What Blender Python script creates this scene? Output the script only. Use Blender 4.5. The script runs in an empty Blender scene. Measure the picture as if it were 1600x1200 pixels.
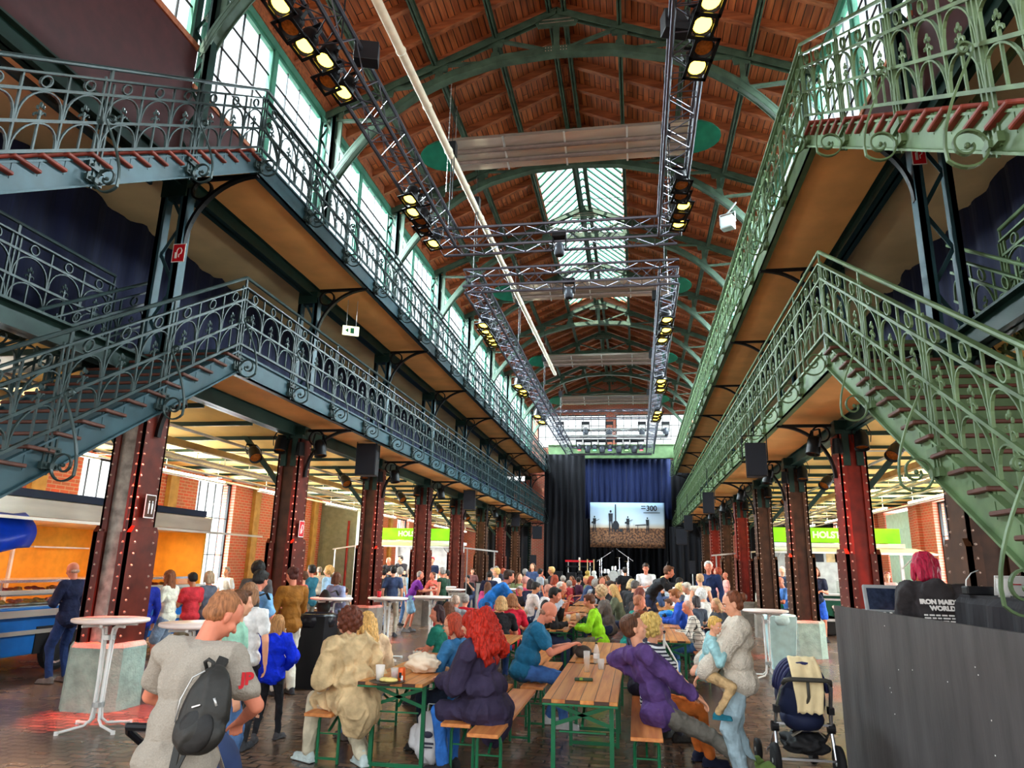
import bpy, bmesh, math, random
from mathutils import Vector, Matrix, Quaternion, noise
random.seed(7)
SC = bpy.context.scene
COL = SC.collection
PI = math.pi
V = Vector
# ---------------------------------------------------------------- camera
EYE = V((0, 0, 1.8)); FPX = 1099.93
YAW, PITCH, ROLL = .1758, .2502, .023
FWD = V((-math.sin(YAW)*math.cos(PITCH), math.cos(YAW)*math.cos(PITCH), math.sin(PITCH)))
_R = V((math.cos(YAW), math.sin(YAW), 0)); _U = _R.cross(FWD)
RGT = _R*math.cos(ROLL)+_U*math.sin(ROLL); UPV = -_R*math.sin(ROLL)+_U*math.cos(ROLL)
cd = bpy.data.cameras.new('camera'); cam = bpy.data.objects.new('camera', cd); COL.objects.link(cam)
cam.matrix_world = Matrix(((RGT.x, UPV.x, -FWD.x, EYE.x), (RGT.y, UPV.y, -FWD.y, EYE.y), (RGT.z, UPV.z, -FWD.z, EYE.z), (0, 0, 0, 1)))
cd.sensor_fit = 'HORIZONTAL'; cd.sensor_width = 36; cd.lens = 36*FPX/1600; cd.clip_end = 300; cd.clip_start = .05
SC.camera = cam
# ---------------------------------------------------------------- light
SC.view_settings.view_transform = 'Standard'; SC.view_settings.look = 'None'; SC.view_settings.gamma = 1
SC.view_settings.use_curve_mapping = False
SC.view_settings.exposure = 1.75
W = bpy.data.worlds.new('world'); SC.world = W; W.use_nodes = True
nt = W.node_tree; nt.nodes.clear()
bg = nt.nodes.new('ShaderNodeBackground'); wo = nt.nodes.new('ShaderNodeOutputWorld')
tc = nt.nodes.new('ShaderNodeTexCoord'); sx = nt.nodes.new('ShaderNodeSeparateXYZ'); cr = nt.nodes.new('ShaderNodeValToRGB')
nt.links.new(tc.outputs['Generated'], sx.inputs[0]); nt.links.new(sx.outputs['Z'], cr.inputs[0])
cr.color_ramp.elements[0].color = (1, .99, .96, 1); cr.color_ramp.elements[0].position = 0.0
cr.color_ramp.elements[1].color = (.72, .88, 1, 1); cr.color_ramp.elements[1].position = .9
nt.links.new(cr.outputs[0], bg.inputs[0]); bg.inputs[1].default_value = .8
nt.links.new(bg.outputs[0], wo.inputs[0])

def light(kind, name, loc, energy, color=(1, 1, 1), size=None, aim=None, spot=None, sy=None, blend=.6):
    l = bpy.data.lights.new(name, kind); l.energy = energy; l.color = color
    if kind == 'AREA':
        l.shape = 'RECTANGLE'; l.size = size; l.size_y = sy or size
    elif kind == 'SPOT':
        l.spot_size = spot; l.spot_blend = blend; l.shadow_soft_size = size or .05
    elif kind == 'SUN':
        l.angle = size or .01
    o = bpy.data.objects.new(name, l); COL.objects.link(o); o.location = loc
    if aim is not None:
        o.rotation_euler = (V(aim)-V(loc)).to_track_quat('-Z', 'Y').to_euler()
    return o
# daylight falling through the clerestory windows, the aisle windows and the roof glazing
for i, y in enumerate((14, 23, 32, 41)):
    light('AREA', 'clerestory_daylight', (-7.7, y, 11.6), 2000, (.86, .94, 1), 8, (-1, y, 6.5), sy=2)
    light('AREA', 'clerestory_daylight', (4.8, y, 11.6), 2000, (.86, .94, 1), 8, (-2, y, 6.5), sy=2)
for r_ in range(8):
    y = 8.3332+4.3507*r_+2.175
    light('AREA', 'aisle_window_daylight', (-12.9, y, 2.2), 210, (.96, .98, 1), 2.6 if r_ == 4 else 1.9, (-5, y, 3.0), sy=3.0)
    light('AREA', 'aisle_window_daylight', (10.0, y, 2.2), 210, (.96, .98, 1), 1.9, (2, y, 3.0), sy=3.0)
light('SUN', 'sun', (0, 0, 30), 8, (1, .94, .84), .02, (6, 17, 0))

# ---------------------------------------------------------------- materials
MC = {}
def lin(c): return tuple(((x/255)/12.92 if x/255 <= .04045 else ((x/255+.055)/1.055)**2.4) for x in c)
def mat(name, rgb, rough=.6, metal=0, var=.12, scale=6, bump=0, bscale=40, stretch=None, emit=0, alpha=None, rgb2=None, coat=0):
    """rgb in 0-255 sRGB; gentle noise variation, optional bump"""
    if name in MC: return MC[name]
    m = bpy.data.materials.new(name); m.use_nodes = True; n = m.node_tree; b = n.nodes['Principled BSDF']
    c = lin(rgb); b.inputs['Roughness'].default_value = rough; b.inputs['Metallic'].default_value = metal
    b.inputs['Coat Weight'].default_value = coat
    if metal < .3: b.inputs['Specular IOR Level'].default_value = .28
    t = n.nodes.new('ShaderNodeTexCoord'); mp = n.nodes.new('ShaderNodeMapping'); n.links.new(t.outputs['Object'], mp.inputs[0])
    if stretch: mp.inputs['Scale'].default_value = stretch
    if var > 0:
        nz = n.nodes.new('ShaderNodeTexNoise'); nz.inputs['Scale'].default_value = scale; nz.inputs['Detail'].default_value = 5
        n.links.new(mp.outputs[0], nz.inputs[0])
        r = n.nodes.new('ShaderNodeValToRGB'); n.links.new(nz.outputs['Fac'], r.inputs[0])
        c2 = lin(rgb2) if rgb2 else tuple(min(1, x*(1+var*2)) for x in c)
        c1 = tuple(x*(1-var*1.6) for x in c) if not rgb2 else c
        r.color_ramp.elements[0].position = .3; r.color_ramp.elements[1].position = .7
        r.color_ramp.elements[0].color = (*c1, 1); r.color_ramp.elements[1].color = (*c2, 1)
        n.links.new(r.outputs[0], b.inputs['Base Color'])
        if emit: n.links.new(r.outputs[0], b.inputs['Emission Color'])
    else:
        b.inputs['Base Color'].default_value = (*c, 1)
        if emit: b.inputs['Emission Color'].default_value = (*c, 1)
    if emit: b.inputs['Emission Strength'].default_value = emit
    if bump:
        nb = n.nodes.new('ShaderNodeTexNoise'); nb.inputs['Scale'].default_value = bscale; n.links.new(mp.outputs[0], nb.inputs[0])
        bp = n.nodes.new('ShaderNodeBump'); bp.inputs['Strength'].default_value = bump; bp.inputs['Distance'].default_value = .02
        n.links.new(nb.outputs['Fac'], bp.inputs['Height']); n.links.new(bp.outputs[0], b.inputs['Normal'])
    if alpha is not None:
        b.inputs['Alpha'].default_value = alpha
    MC[name] = m; return m

def swizzle(n, order):
    t = n.nodes.new('ShaderNodeTexCoord'); s = n.nodes.new('ShaderNodeSeparateXYZ'); c = n.nodes.new('ShaderNodeCombineXYZ')
    n.links.new(t.outputs['Object'], s.inputs[0])
    for i, k in enumerate(order): n.links.new(s.outputs['XYZ'.index(k)], c.inputs[i])
    return c
def brickmat(name, c1, c2, mortar, order, w, h, off=.5, rough=.75, msize=.012, bump=.5, wave=0, spec=None, noise_amt=.5):
    m = bpy.data.materials.new(name); m.use_nodes = True; n = m.node_tree; b = n.nodes['Principled BSDF']
    co = swizzle(n, order); src = co.outputs[0]
    if wave:
        nz = n.nodes.new('ShaderNodeTexNoise'); nz.inputs['Scale'].default_value = 5; n.links.new(src, nz.inputs[0])
        ml = n.nodes.new('ShaderNodeVectorMath'); ml.operation = 'SCALE'; ml.inputs['Scale'].default_value = wave; n.links.new(nz.outputs['Color'], ml.inputs[0])
        ad = n.nodes.new('ShaderNodeVectorMath'); ad.operation = 'ADD'; n.links.new(src, ad.inputs[0]); n.links.new(ml.outputs[0], ad.inputs[1]); src = ad.outputs[0]
    br = n.nodes.new('ShaderNodeTexBrick'); n.links.new(src, br.inputs['Vector'])
    br.inputs['Scale'].default_value = 1; br.inputs['Brick Width'].default_value = w; br.inputs['Row Height'].default_value = h
    br.inputs['Mortar Size'].default_value = msize; br.inputs['Mortar Smooth'].default_value = .3; br.inputs['Bias'].default_value = 0
    br.offset = off
    br.inputs['Color1'].default_value = (*lin(c1), 1); br.inputs['Color2'].default_value = (*lin(c2), 1); br.inputs['Mortar'].default_value = (*lin(mortar), 1)
    nz2 = n.nodes.new('ShaderNodeTexNoise'); nz2.inputs['Scale'].default_value = 1.3; nz2.inputs['Detail'].default_value = 6; n.links.new(src, nz2.inputs[0])
    mx = n.nodes.new('ShaderNodeMix'); mx.data_type = 'RGBA'; mx.blend_type = 'MULTIPLY'; mx.inputs[0].default_value = noise_amt
    r = n.nodes.new('ShaderNodeValToRGB'); r.color_ramp.elements[0].position = .3; r.color_ramp.elements[1].position = .75
    r.color_ramp.elements[0].color = (.35, .33, .32, 1); r.color_ramp.elements[1].color = (1, 1, 1, 1)
    n.links.new(nz2.outputs['Fac'], r.inputs[0]); n.links.new(br.outputs['Color'], mx.inputs[6]); n.links.new(r.outputs[0], mx.inputs[7])
    n.links.new(mx.outputs[2], b.inputs['Base Color'])
    rr = n.nodes.new('ShaderNodeMapRange'); rr.inputs['To Min'].default_value = rough*.55; rr.inputs['To Max'].default_value = rough*1.2
    n.links.new(nz2.outputs['Fac'], rr.inputs[0]); n.links.new(rr.outputs[0], b.inputs['Roughness'])
    bp = n.nodes.new('ShaderNodeBump'); bp.inputs['Strength'].default_value = bump; bp.inputs['Distance'].default_value = .012; bp.invert = True
    n.links.new(br.outputs['Fac'], bp.inputs['Height']); n.links.new(bp.outputs[0], b.inputs['Normal'])
    MC[name] = m; return m
def woodmat(name, c1, c2, board=None, order='XYZ', rough=.45, grain=(2, 30, 30), gap=.006, glen=3.0):
    m = bpy.data.materials.new(name); m.use_nodes = True; n = m.node_tree; b = n.nodes['Principled BSDF']
    co = swizzle(n, order); mp = n.nodes.new('ShaderNodeMapping'); mp.inputs['Scale'].default_value = grain; n.links.new(co.outputs[0], mp.inputs[0])
    nz = n.nodes.new('ShaderNodeTexNoise'); nz.inputs['Scale'].default_value = 1; nz.inputs['Detail'].default_value = 6; n.links.new(mp.outputs[0], nz.inputs[0])
    r = n.nodes.new('ShaderNodeValToRGB'); r.color_ramp.elements[0].position = .32; r.color_ramp.elements[1].position = .68
    r.color_ramp.elements[0].color = (*lin(c1), 1); r.color_ramp.elements[1].color = (*lin(c2), 1); n.links.new(nz.outputs['Fac'], r.inputs[0])
    out = r.outputs[0]
    if board:
        br = n.nodes.new('ShaderNodeTexBrick'); n.links.new(co.outputs[0], br.inputs['Vector'])
        br.inputs['Scale'].default_value = 1; br.inputs['Brick Width'].default_value = glen; br.inputs['Row Height'].default_value = board
        br.inputs['Mortar Size'].default_value = gap; br.inputs['Mortar Smooth'].default_value = .1
        br.inputs['Color1'].default_value = (1, 1, 1, 1); br.inputs['Color2'].default_value = (.62, .55, .5, 1); br.inputs['Mortar'].default_value = (.05, .03, .02, 1)
        mx = n.nodes.new('ShaderNodeMix'); mx.data_type = 'RGBA'; mx.blend_type = 'MULTIPLY'; mx.inputs[0].default_value = 1
        n.links.new(out, mx.inputs[6]); n.links.new(br.outputs['Color'], mx.inputs[7]); out = mx.outputs[2]
        bp = n.nodes.new('ShaderNodeBump'); bp.inputs['Strength'].default_value = .5; bp.inputs['Distance'].default_value = .01; bp.invert = True
        n.links.new(br.outputs['Fac'], bp.inputs['Height']); n.links.new(bp.outputs[0], b.inputs['Normal'])
    n.links.new(out, b.inputs['Base Color']); b.inputs['Roughness'].default_value = rough
    MC[name] = m; return m
def glassmat():
    m = bpy.data.materials.new('window_glass'); m.use_nodes = True; n = m.node_tree; n.nodes.clear()
    o = n.nodes.new('ShaderNodeOutputMaterial'); t = n.nodes.new('ShaderNodeBsdfTransparent'); g = n.nodes.new('ShaderNodeBsdfGlossy'); x = n.nodes.new('ShaderNodeMixShader')
    t.inputs[0].default_value = (.93, .97, .97, 1); g.inputs['Roughness'].default_value = .05; x.inputs[0].default_value = .07
    n.links.new(t.outputs[0], x.inputs[1]); n.links.new(g.outputs[0], x.inputs[2]); n.links.new(x.outputs[0], o.inputs[0])
    MC['glass'] = m; return m

GREEN = mat('dark_green_paint', (24, 48, 42), .4, .1, .2, 3)
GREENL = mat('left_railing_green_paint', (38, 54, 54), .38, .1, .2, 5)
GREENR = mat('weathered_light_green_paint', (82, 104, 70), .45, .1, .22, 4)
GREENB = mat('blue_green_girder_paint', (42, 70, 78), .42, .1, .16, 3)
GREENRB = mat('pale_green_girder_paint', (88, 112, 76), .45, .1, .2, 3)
TRUSSG = mat('truss_green_paint', (64, 82, 68), .45, .1, .2, 4)
WING = mat('window_frame_green_paint', (70, 128, 108), .45, 0, .12, 4)
COLBR = mat('column_oxblood_paint', (88, 32, 22), .38, .1, .22, 5)
COLRD = mat('column_red_paint', (128, 32, 18), .38, .1, .25, 3)
COLGY = mat('column_grey_paint', (150, 146, 138), .5, .05, .25, 9)
COLDB = mat('column_dark_brown_paint', (70, 42, 26), .38, .1, .22, 5)
RIV = mat('rivet_metal', (190, 160, 145), .35, .3, .05)
BLACK = mat('black_metal', (15, 16, 18), .45, .2, .1)
BLACKP = mat('black_plastic', (19, 19, 23), .5, 0, .1)
ALU = mat('truss_aluminium', (84, 84, 94), .35, .7, .1)
STEEL = mat('galvanised_steel', (190, 192, 190), .35, .6, .1)
CREAM = mat('soffit_cloth', (242, 182, 112), .8, 0, .07, 1.5, .25, 3)
CREAM2 = mat('soffit_pale_cloth', (226, 200, 150), .8, 0, .06, 1.5, .2, 3)
AISLEC = mat('aisle_ceiling_cloth', (238, 198, 122), .8, 0, .1, 1.2, .3, 2.5)
OCHRE = mat('ochre_beam_paint', (150, 118, 62), .6, 0, .15, 4)
NAVY = mat('navy_curtain', (9, 15, 42), .85, 0, .2, 3, stretch=(8, 8, .3))
BLKC = mat('black_curtain', (9, 9, 15), .9, 0, .25, 3, stretch=(8, 8, .3))
TREAD = mat('red_brown_tread', (120, 52, 40), .55, 0, .2, 8)
TREADD = mat('dark_wood_tread', (86, 52, 42), .5, 0, .2, 8)
WHITE = mat('white_paint', (232, 232, 228), .45, 0, .05)
CONC = mat('painted_concrete', (150, 172, 160), .8, 0, .14, 7, .5, 30)
CONCB = mat('painted_concrete_brown', (132, 122, 112), .8, 0, .14, 7, .5, 30)
REDP = mat('red_paint', (200, 28, 40), .45, 0, .06)
MAROON = mat('maroon_panel', (60, 24, 26), .5, 0, .12)
BRICK = brickmat('red_brick_wall', (188, 72, 44), (160, 84, 58), (176, 140, 120), 'YZX', .25, .085, noise_amt=.4)
BRICKX = brickmat('red_brick_end_wall', (188, 72, 44), (160, 84, 58), (176, 140, 120), 'XZY', .25, .085, noise_amt=.4)
PAVE = brickmat('floor_pavers', (138, 108, 88), (98, 80, 70), (30, 24, 20), 'XYZ', .215, .115, rough=.30, msize=.012, bump=1.0, wave=.07, noise_amt=.55)
ROOFW = woodmat('roof_boards', (146, 72, 38), (212, 122, 70), .13, 'YXZ', .5, (1.2, 14, 14), .009, 4.35)
RAFT = woodmat('roof_rafters', (118, 58, 32), (176, 100, 60), None, 'XYZ', .5, (1.5, 14, 14))
TABW = woodmat('table_wood', (196, 110, 44), (236, 166, 88), .115, 'YXZ', .35, (1.2, 18, 18), .003, 9)
BENW = woodmat('bench_wood', (196, 112, 56), (226, 150, 84), None, 'YXZ', .4, (1.4, 22, 22))
TGREEN = mat('beer_table_green', (24, 104, 66), .35, .1, .1)
GLASS = glassmat()

# ---------------------------------------------------------------- mesh builder
class MB:
    def __init__(s): s.v = []; s.f = []; s.m = []; s.mi = 0
    def add(s, vs, fs):
        b = len(s.v); s.v += [tuple(p) for p in vs]; s.f += [tuple(b+i for i in q) for q in fs]; s.m += [s.mi]*len(fs)
    def bb(s, a, b):
        (x0, y0, z0), (x1, y1, z1) = a, b
        s.add([(x0, y0, z0), (x1, y0, z0), (x1, y1, z0), (x0, y1, z0), (x0, y0, z1), (x1, y0, z1), (x1, y1, z1), (x0, y1, z1)],
              [(0, 3, 2, 1), (4, 5, 6, 7), (0, 1, 5, 4), (1, 2, 6, 5), (2, 3, 7, 6), (3, 0, 4, 7)])
    def box(s, c, d, M=None):
        hx, hy, hz = d[0]/2, d[1]/2, d[2]/2; c = V(c)
        vs = [V((x, y, z)) for z in (-hz, hz) for (x, y) in ((-hx, -hy), (hx, -hy), (hx, hy), (-hx, hy))]
        if M is not None: vs = [M @ q for q in vs]
        s.add([q+c for q in vs], [(0, 3, 2, 1), (4, 5, 6, 7), (0, 1, 5, 4), (1, 2, 6, 5), (2, 3, 7, 6), (3, 0, 4, 7)])
    def bar(s, p, q, w, h, up=(0, 0, 1)):
        p, q = V(p), V(q); d = (q-p)
        if d.length < 1e-6: return
        d.normalize(); up = V(up)
        if abs(d.dot(up)) > .98: up = V((0, 1, 0)) if abs(d.y) < .9 else V((1, 0, 0))
        a = d.cross(up).normalized(); b = a.cross(d)
        vs = []
        for o in (p, q):
            for i, j in ((-1, -1), (1, -1), (1, 1), (-1, 1)): vs.append(o+a*i*w/2+b*j*h/2)
        s.add(vs, [(0, 1, 2, 3), (7, 6, 5, 4), (0, 4, 5, 1), (1, 5, 6, 2), (2, 6, 7, 3), (3, 7, 4, 0)])
    def cyl(s, p, q, r0, r1=None, n=10, caps=True):
        p, q = V(p), V(q); r1 = r0 if r1 is None else r1; d = (q-p).normalized()
        a = d.orthogonal().normalized(); b = d.cross(a)
        vs = []
        for o, r in ((p, r0), (q, r1)):
            for i in range(n): t = 2*PI*i/n; vs.append(o+(a*math.cos(t)+b*math.sin(t))*r)
        fs = [(i, (i+1) % n, n+(i+1) % n, n+i) for i in range(n)]
        if caps: fs += [tuple(range(n-1, -1, -1)), tuple(range(n, 2*n))]
        s.add(vs, fs)
    def tube(s, pts, r, n=6, closed=False, flat=None):
        """sweep; flat=(w,h,axis): rectangular section with w across the given fixed axis"""
        pts = [V(p) for p in pts]; N = len(pts); rings = []
        pa = None
        for i in range(N):
            if closed: d = pts[(i+1) % N]-pts[i-1]
            else: d = pts[min(i+1, N-1)]-pts[max(i-1, 0)]
            d.normalize()
            if flat:
                a = V(flat[2]).normalized(); b = d.cross(a).normalized()
                w, h = flat[0]/2, flat[1]/2
                rings.append([pts[i]+a*x*w+b*y*h for x, y in ((-1, -1), (1, -1), (1, 1), (-1, 1))])
            else:
                if pa is None: a = d.orthogonal().normalized()
                else: a = (pa-d*pa.dot(d)); a = a.normalized() if a.length > 1e-6 else d.orthogonal().normalized()
                pa = a; b = d.cross(a)
                ri = r[i] if isinstance(r, (list, tuple)) else r
                rings.append([pts[i]+(a*math.cos(2*PI*k/n)+b*math.sin(2*PI*k/n))*ri for k in range(n)])
        m = len(rings[0]); vs = [p for g in rings for p in g]; fs = []
        for i in range(N if closed else N-1):
            j = (i+1) % N
            for k in range(m): fs.append((i*m+k, i*m+(k+1) % m, j*m+(k+1) % m, j*m+k))
        if not closed: fs += [tuple(range(m-1, -1, -1)), tuple(range((N-1)*m, N*m))]
        s.add(vs, fs)
    def lathe(s, prof, n=16, c=(0, 0, 0), ax=None):
        c = V(c); vs = []
        for r, z in prof:
            for i in range(n):
                t = 2*PI*i/n; p = V((r*math.cos(t), r*math.sin(t), z))
                if ax is not None: p = ax @ p
                vs.append(p+c)
        fs = []
        for j in range(len(prof)-1):
            for i in range(n): fs.append((j*n+i, j*n+(i+1) % n, (j+1)*n+(i+1) % n, (j+1)*n+i))
        if prof[0][0] > 1e-5: fs.append(tuple(range(n-1, -1, -1)))
        if prof[-1][0] > 1e-5: fs.append(tuple(range((len(prof)-1)*n, len(prof)*n)))
        s.add(vs, fs)
    def ell(s, c, r, M=None, nu=12, nv=8):
        c = V(c); vs = []
        for j in range(nv+1):
            ph = -PI/2+PI*j/nv
            for i in range(nu):
                t = 2*PI*i/nu; p = V((r[0]*math.cos(ph)*math.cos(t), r[1]*math.cos(ph)*math.sin(t), r[2]*math.sin(ph)))
                if M is not None: p = M @ p
                vs.append(c+p)
        s.add(vs, [(j*nu+i, j*nu+(i+1) % nu, (j+1)*nu+(i+1) % nu, (j+1)*nu+i) for j in range(nv) for i in range(nu)])
    def cap(s, p0, p1, r0, r1, n=10, sx=1, side=None):
        """tapered capsule; sx squashes across 'side' direction"""
        p0, p1 = V(p0), V(p1); d = p1-p0; L = d.length
        if L < 1e-5: s.ell(p0, (r0, r0, r0)); return
        d.normalize(); a = (V(side)-d*V(side).dot(d)).normalized() if side is not None else d.orthogonal().normalized(); b = d.cross(a)
        rings = []
        for k in range(4): t = -PI/2+PI/2*k/3.5; rings.append((p0+d*r0*math.sin(t), r0*math.cos(t)))
        for k in range(1, 5): t = PI/2*(k-.5)/3.5-0; t = min(t, PI/2); rings.append((p1+d*r1*math.sin(t), r1*math.cos(t)))
        vs = []
        for c, r in rings:
            for i in range(n): t = 2*PI*i/n; vs.append(c+a*math.cos(t)*r*sx+b*math.sin(t)*r)
        fs = [(j*n+i, j*n+(i+1) % n, (j+1)*n+(i+1) % n, (j+1)*n+i) for j in range(7) for i in range(n)]
        fs += [tuple(range(n-1, -1, -1)), tuple(range(7*n, 8*n))]
        s.add(vs, fs)
    def prism(s, poly, z0, z1, M=None):
        n = len(poly); vs = [V((x, y, z0)) for x, y in poly]+[V((x, y, z1)) for x, y in poly]
        if M is not None: vs = [M @ p for p in vs]
        s.add(vs, [tuple(range(n-1, -1, -1)), tuple(range(n, 2*n))]+[(i, (i+1) % n, n+(i+1) % n, n+i) for i in range(n)])
    def mesh(s, name, mats, smooth=False):
        me = bpy.data.meshes.new(name); me.from_pydata(s.v, [], s.f)
        for m in (mats if isinstance(mats, (list, tuple)) else [mats]): me.materials.append(m)
        if any(s.m): me.polygons.foreach_set('material_index', s.m)
        bm = bmesh.new(); bm.from_mesh(me); bmesh.ops.recalc_face_normals(bm, faces=bm.faces); bm.to_mesh(me); bm.free()
        if smooth: me.polygons.foreach_set('use_smooth', [True]*len(me.polygons))
        me.update(); return me
    def build(s, name, mats, parent=None, smooth=False, loc=None):
        return obj(name, s.mesh(name, mats, smooth), parent, loc)
def obj(name, me, parent=None, loc=None, rz=0):
    o = bpy.data.objects.new(name, me); COL.objects.link(o)
    if parent is not None: o.parent = parent
    if loc is not None: o.location = loc
    if rz: o.rotation_euler = (0, 0, rz)
    return o
def tag(o, label, cat, group=None, kind=None):
    o['label'] = label; o['category'] = cat
    if group: o['group'] = group
    if kind: o['kind'] = kind
    return o
def thing(name, label, cat, loc=(0, 0, 0), rz=0, group=None):
    return tag(obj(name, None, None, loc, rz), label, cat, group)
def struct(o): o['kind'] = 'structure'; return o
def dup(root, loc=None, rz=None, label=None):
    r = root.copy(); COL.objects.link(r)
    if loc is not None: r.location = loc
    if rz is not None: r.rotation_euler = (0, 0, rz)
    if label: r['label'] = label
    for ch in list(root.children):
        c = ch.copy(); COL.objects.link(c); c.parent = r
        for g in list(ch.children):
            d = g.copy(); COL.objects.link(d); d.parent = c
    return r
def bev(o, w=.004, seg=2):
    m = o.modifiers.new('bevel', 'BEVEL'); m.width = w; m.segments = seg; m.limit_method = 'ANGLE'; return o
def text_mesh(txt, size, depth, material, font_shear=0, bold=0):
    c = bpy.data.curves.new('t', 'FONT'); c.body = txt; c.size = size; c.extrude = depth; c.align_x = 'CENTER'; c.align_y = 'CENTER'; c.shear = font_shear; c.offset = bold
    o = bpy.data.objects.new('t', c); COL.objects.link(o)
    me = bpy.data.meshes.new_from_object(o.evaluated_get(bpy.context.evaluated_depsgraph_get())); me.materials.clear(); me.materials.append(material)
    bpy.data.objects.remove(o); return me
def ROW(k): return 8.3332+4.3507*k
XL, XR, CX = -6.504, 3.586, -1.459
def mir(x, s): return x if s < 0 else 2*CX-x      # s<0: left side, s>0: mirror across the hall centre
def P(x, y): return FWD*FPX+RGT*(x-800)-UPV*(y-600)
def atZ(x, y, z=0): d = P(x, y); return EYE+d*((z-EYE.z)/d.z)
def atY(x, y, Y): d = P(x, y); return EYE+d*(Y/d.y)
# ================================================================ shell
def box_struct(name, a, b, m):
    k = MB(); k.bb(a, b); return struct(k.build(name, m))
box_struct('floor', (-16, -34, -.2), (13, 46, 0), PAVE)  # runs on unseen behind the viewer to bounce sunlight up to the roof
WL, WR = -12.2, 9.28
def brick_wall(name, x, openings, thick=.45, y0=4, y1=46, ztop=4.6):
    k = MB(); s = -1 if x < CX else 1
    xa, xb = (x-thick, x) if s < 0 else (x, x+thick)
    ys = y0
    for (a, b, z0, z1) in openings:
        k.bb((xa, ys, 0), (xb, a, ztop))
        if z0 > 0: k.bb((xa, a, 0), (xb, b, z0))
        k.bb((xa, a, z1), (xb, b, ztop)); ys = b
    k.bb((xa, ys, 0), (xb, y1, ztop))
    return struct(k.build(name, BRICK))
def mid(k): return ROW(k)+2.175
opsL = []
for k in (0, 1, 2, 3, 4, 5, 6, 7):
    opsL.append((mid(k)-1.45, mid(k)+1.45, 0, 4.05) if k == 4 else (mid(k)-.97, mid(k)+.97, .8, 4.0))
opsR = []
for k in (0, 1, 2, 3, 4, 5, 6, 7):
    opsR.append((mid(k)-1.25, mid(k)+1.25, 0, 4.0) if k == 4 else (mid(k)-.97, mid(k)+.97, .8, 4.0))
brick_wall('wall_left', WL, opsL); brick_wall('wall_right', WR, opsR)
# pilasters on the brick walls
n = 0
for s, x in ((-1, WL), (1, WR)):
    for k in range(0, 9):
        n += 1; m = MB(); m.bb((x if s < 0 else x-.12, ROW(k)-.18, 0), (x+.12 if s < 0 else x, ROW(k)+.18, 4.4))
        struct(m.build('trim_%d' % n, OCHRE if s < 0 else BRICK))
wn = 0
def window(x, y0, y1, z0, z1, nx=5, nz=3, frame=WING, glassm=None, thick=.05):
    """steel window in a wall that runs along y"""
    global wn; wn += 1
    e = struct(obj('window_%d' % wn, None, None, (x, (y0+y1)/2, z0)))
    w = (y1-y0)/2; h = z1-z0; f = MB()
    for a in (-w+.03, w-.03): f.bb((-.04, a-.03, 0), (.04, a+.03, h))
    for a in (.03, h-.03): f.bb((-.04, -w, a-.03), (.04, w, a+.03))
    f.build('window_frame', frame, e)
    b = MB()
    for i in range(1, nx): yy = -w+2*w*i/nx; b.bb((-.015, yy-.01, .05), (.015, yy+.01, h-.05))
    for i in range(1, nz): zz = h*i/nz; b.bb((-.015, -w, zz-.01), (.015, w, zz+.01))
    b.build('glazing_bars', glassm or frame, e)
    g = MB(); g.bb((-.004, -w+.02, .02), (.004, w-.02, h-.02)); g.build('pane', GLASS, e)
    return e
for i, (a, b, z0, z1) in enumerate(opsL):
    if i != 4: window(WL-.2, a, b, z0, z1, 5, 3, BLACK)
for i, (a, b, z0, z1) in enumerate(opsR):
    if i != 4: window(WR+.2, a, b, z0, z1, 5, 3, BLACK)
# big doors standing open
dn = 0
def door(x, y, w, h, ang, m, s):
    global dn; dn += 1
    e = struct(obj('door_%d' % dn, None, None, (x, y, 0), ang))
    k = MB(); k.bb((0, -.03, .02), (w, .03, h)); bev(k.build('leaf', m, e), .01)
    k = MB()
    for z0, z1 in ((.15, 1.2), (1.35, 2.5), (2.65, h-.15)):
        k.bb((.1, -.05, z0), (w-.1, .05, z0+.06)); k.bb((.1, -.05, z1-.06), (w-.1, .05, z1)); k.bb((.1, -.05, z0), (.16, .05, z1)); k.bb((w-.16, -.05, z0), (w-.1, .05, z1))
    k.build('panel_moulding', m, e)
    k = MB(); k.cyl((w-.3, -.07, .6), (w-.3, -.07, 3.3), .045); k.build('bolt_rod', COLRD, e)
DG = mat('door_grey_green', (110, 116, 100), .4, .2, .1); DB = mat('door_pale_teal', (160, 205, 205), .5, 0, .06)
door(WL, mid(4)-1.45, 1.4, 4.0, .25, DG, -1); door(WL, mid(4)+1.45, 1.4, 4.0, .0, DG, -1)
k = MB(); k.bb((WR+.05, mid(4)-1.2, 0), (WR+.11, mid(4)+1.2, 3.9)); k.mi = 0
for z in (1.2, 2.4, 3.3): k.bb((WR+.02, mid(4)-1.2, z), (WR+.05, mid(4)+1.2, z+.05))
dn += 1; struct(k.build('door_%d' % dn, DB))
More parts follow.
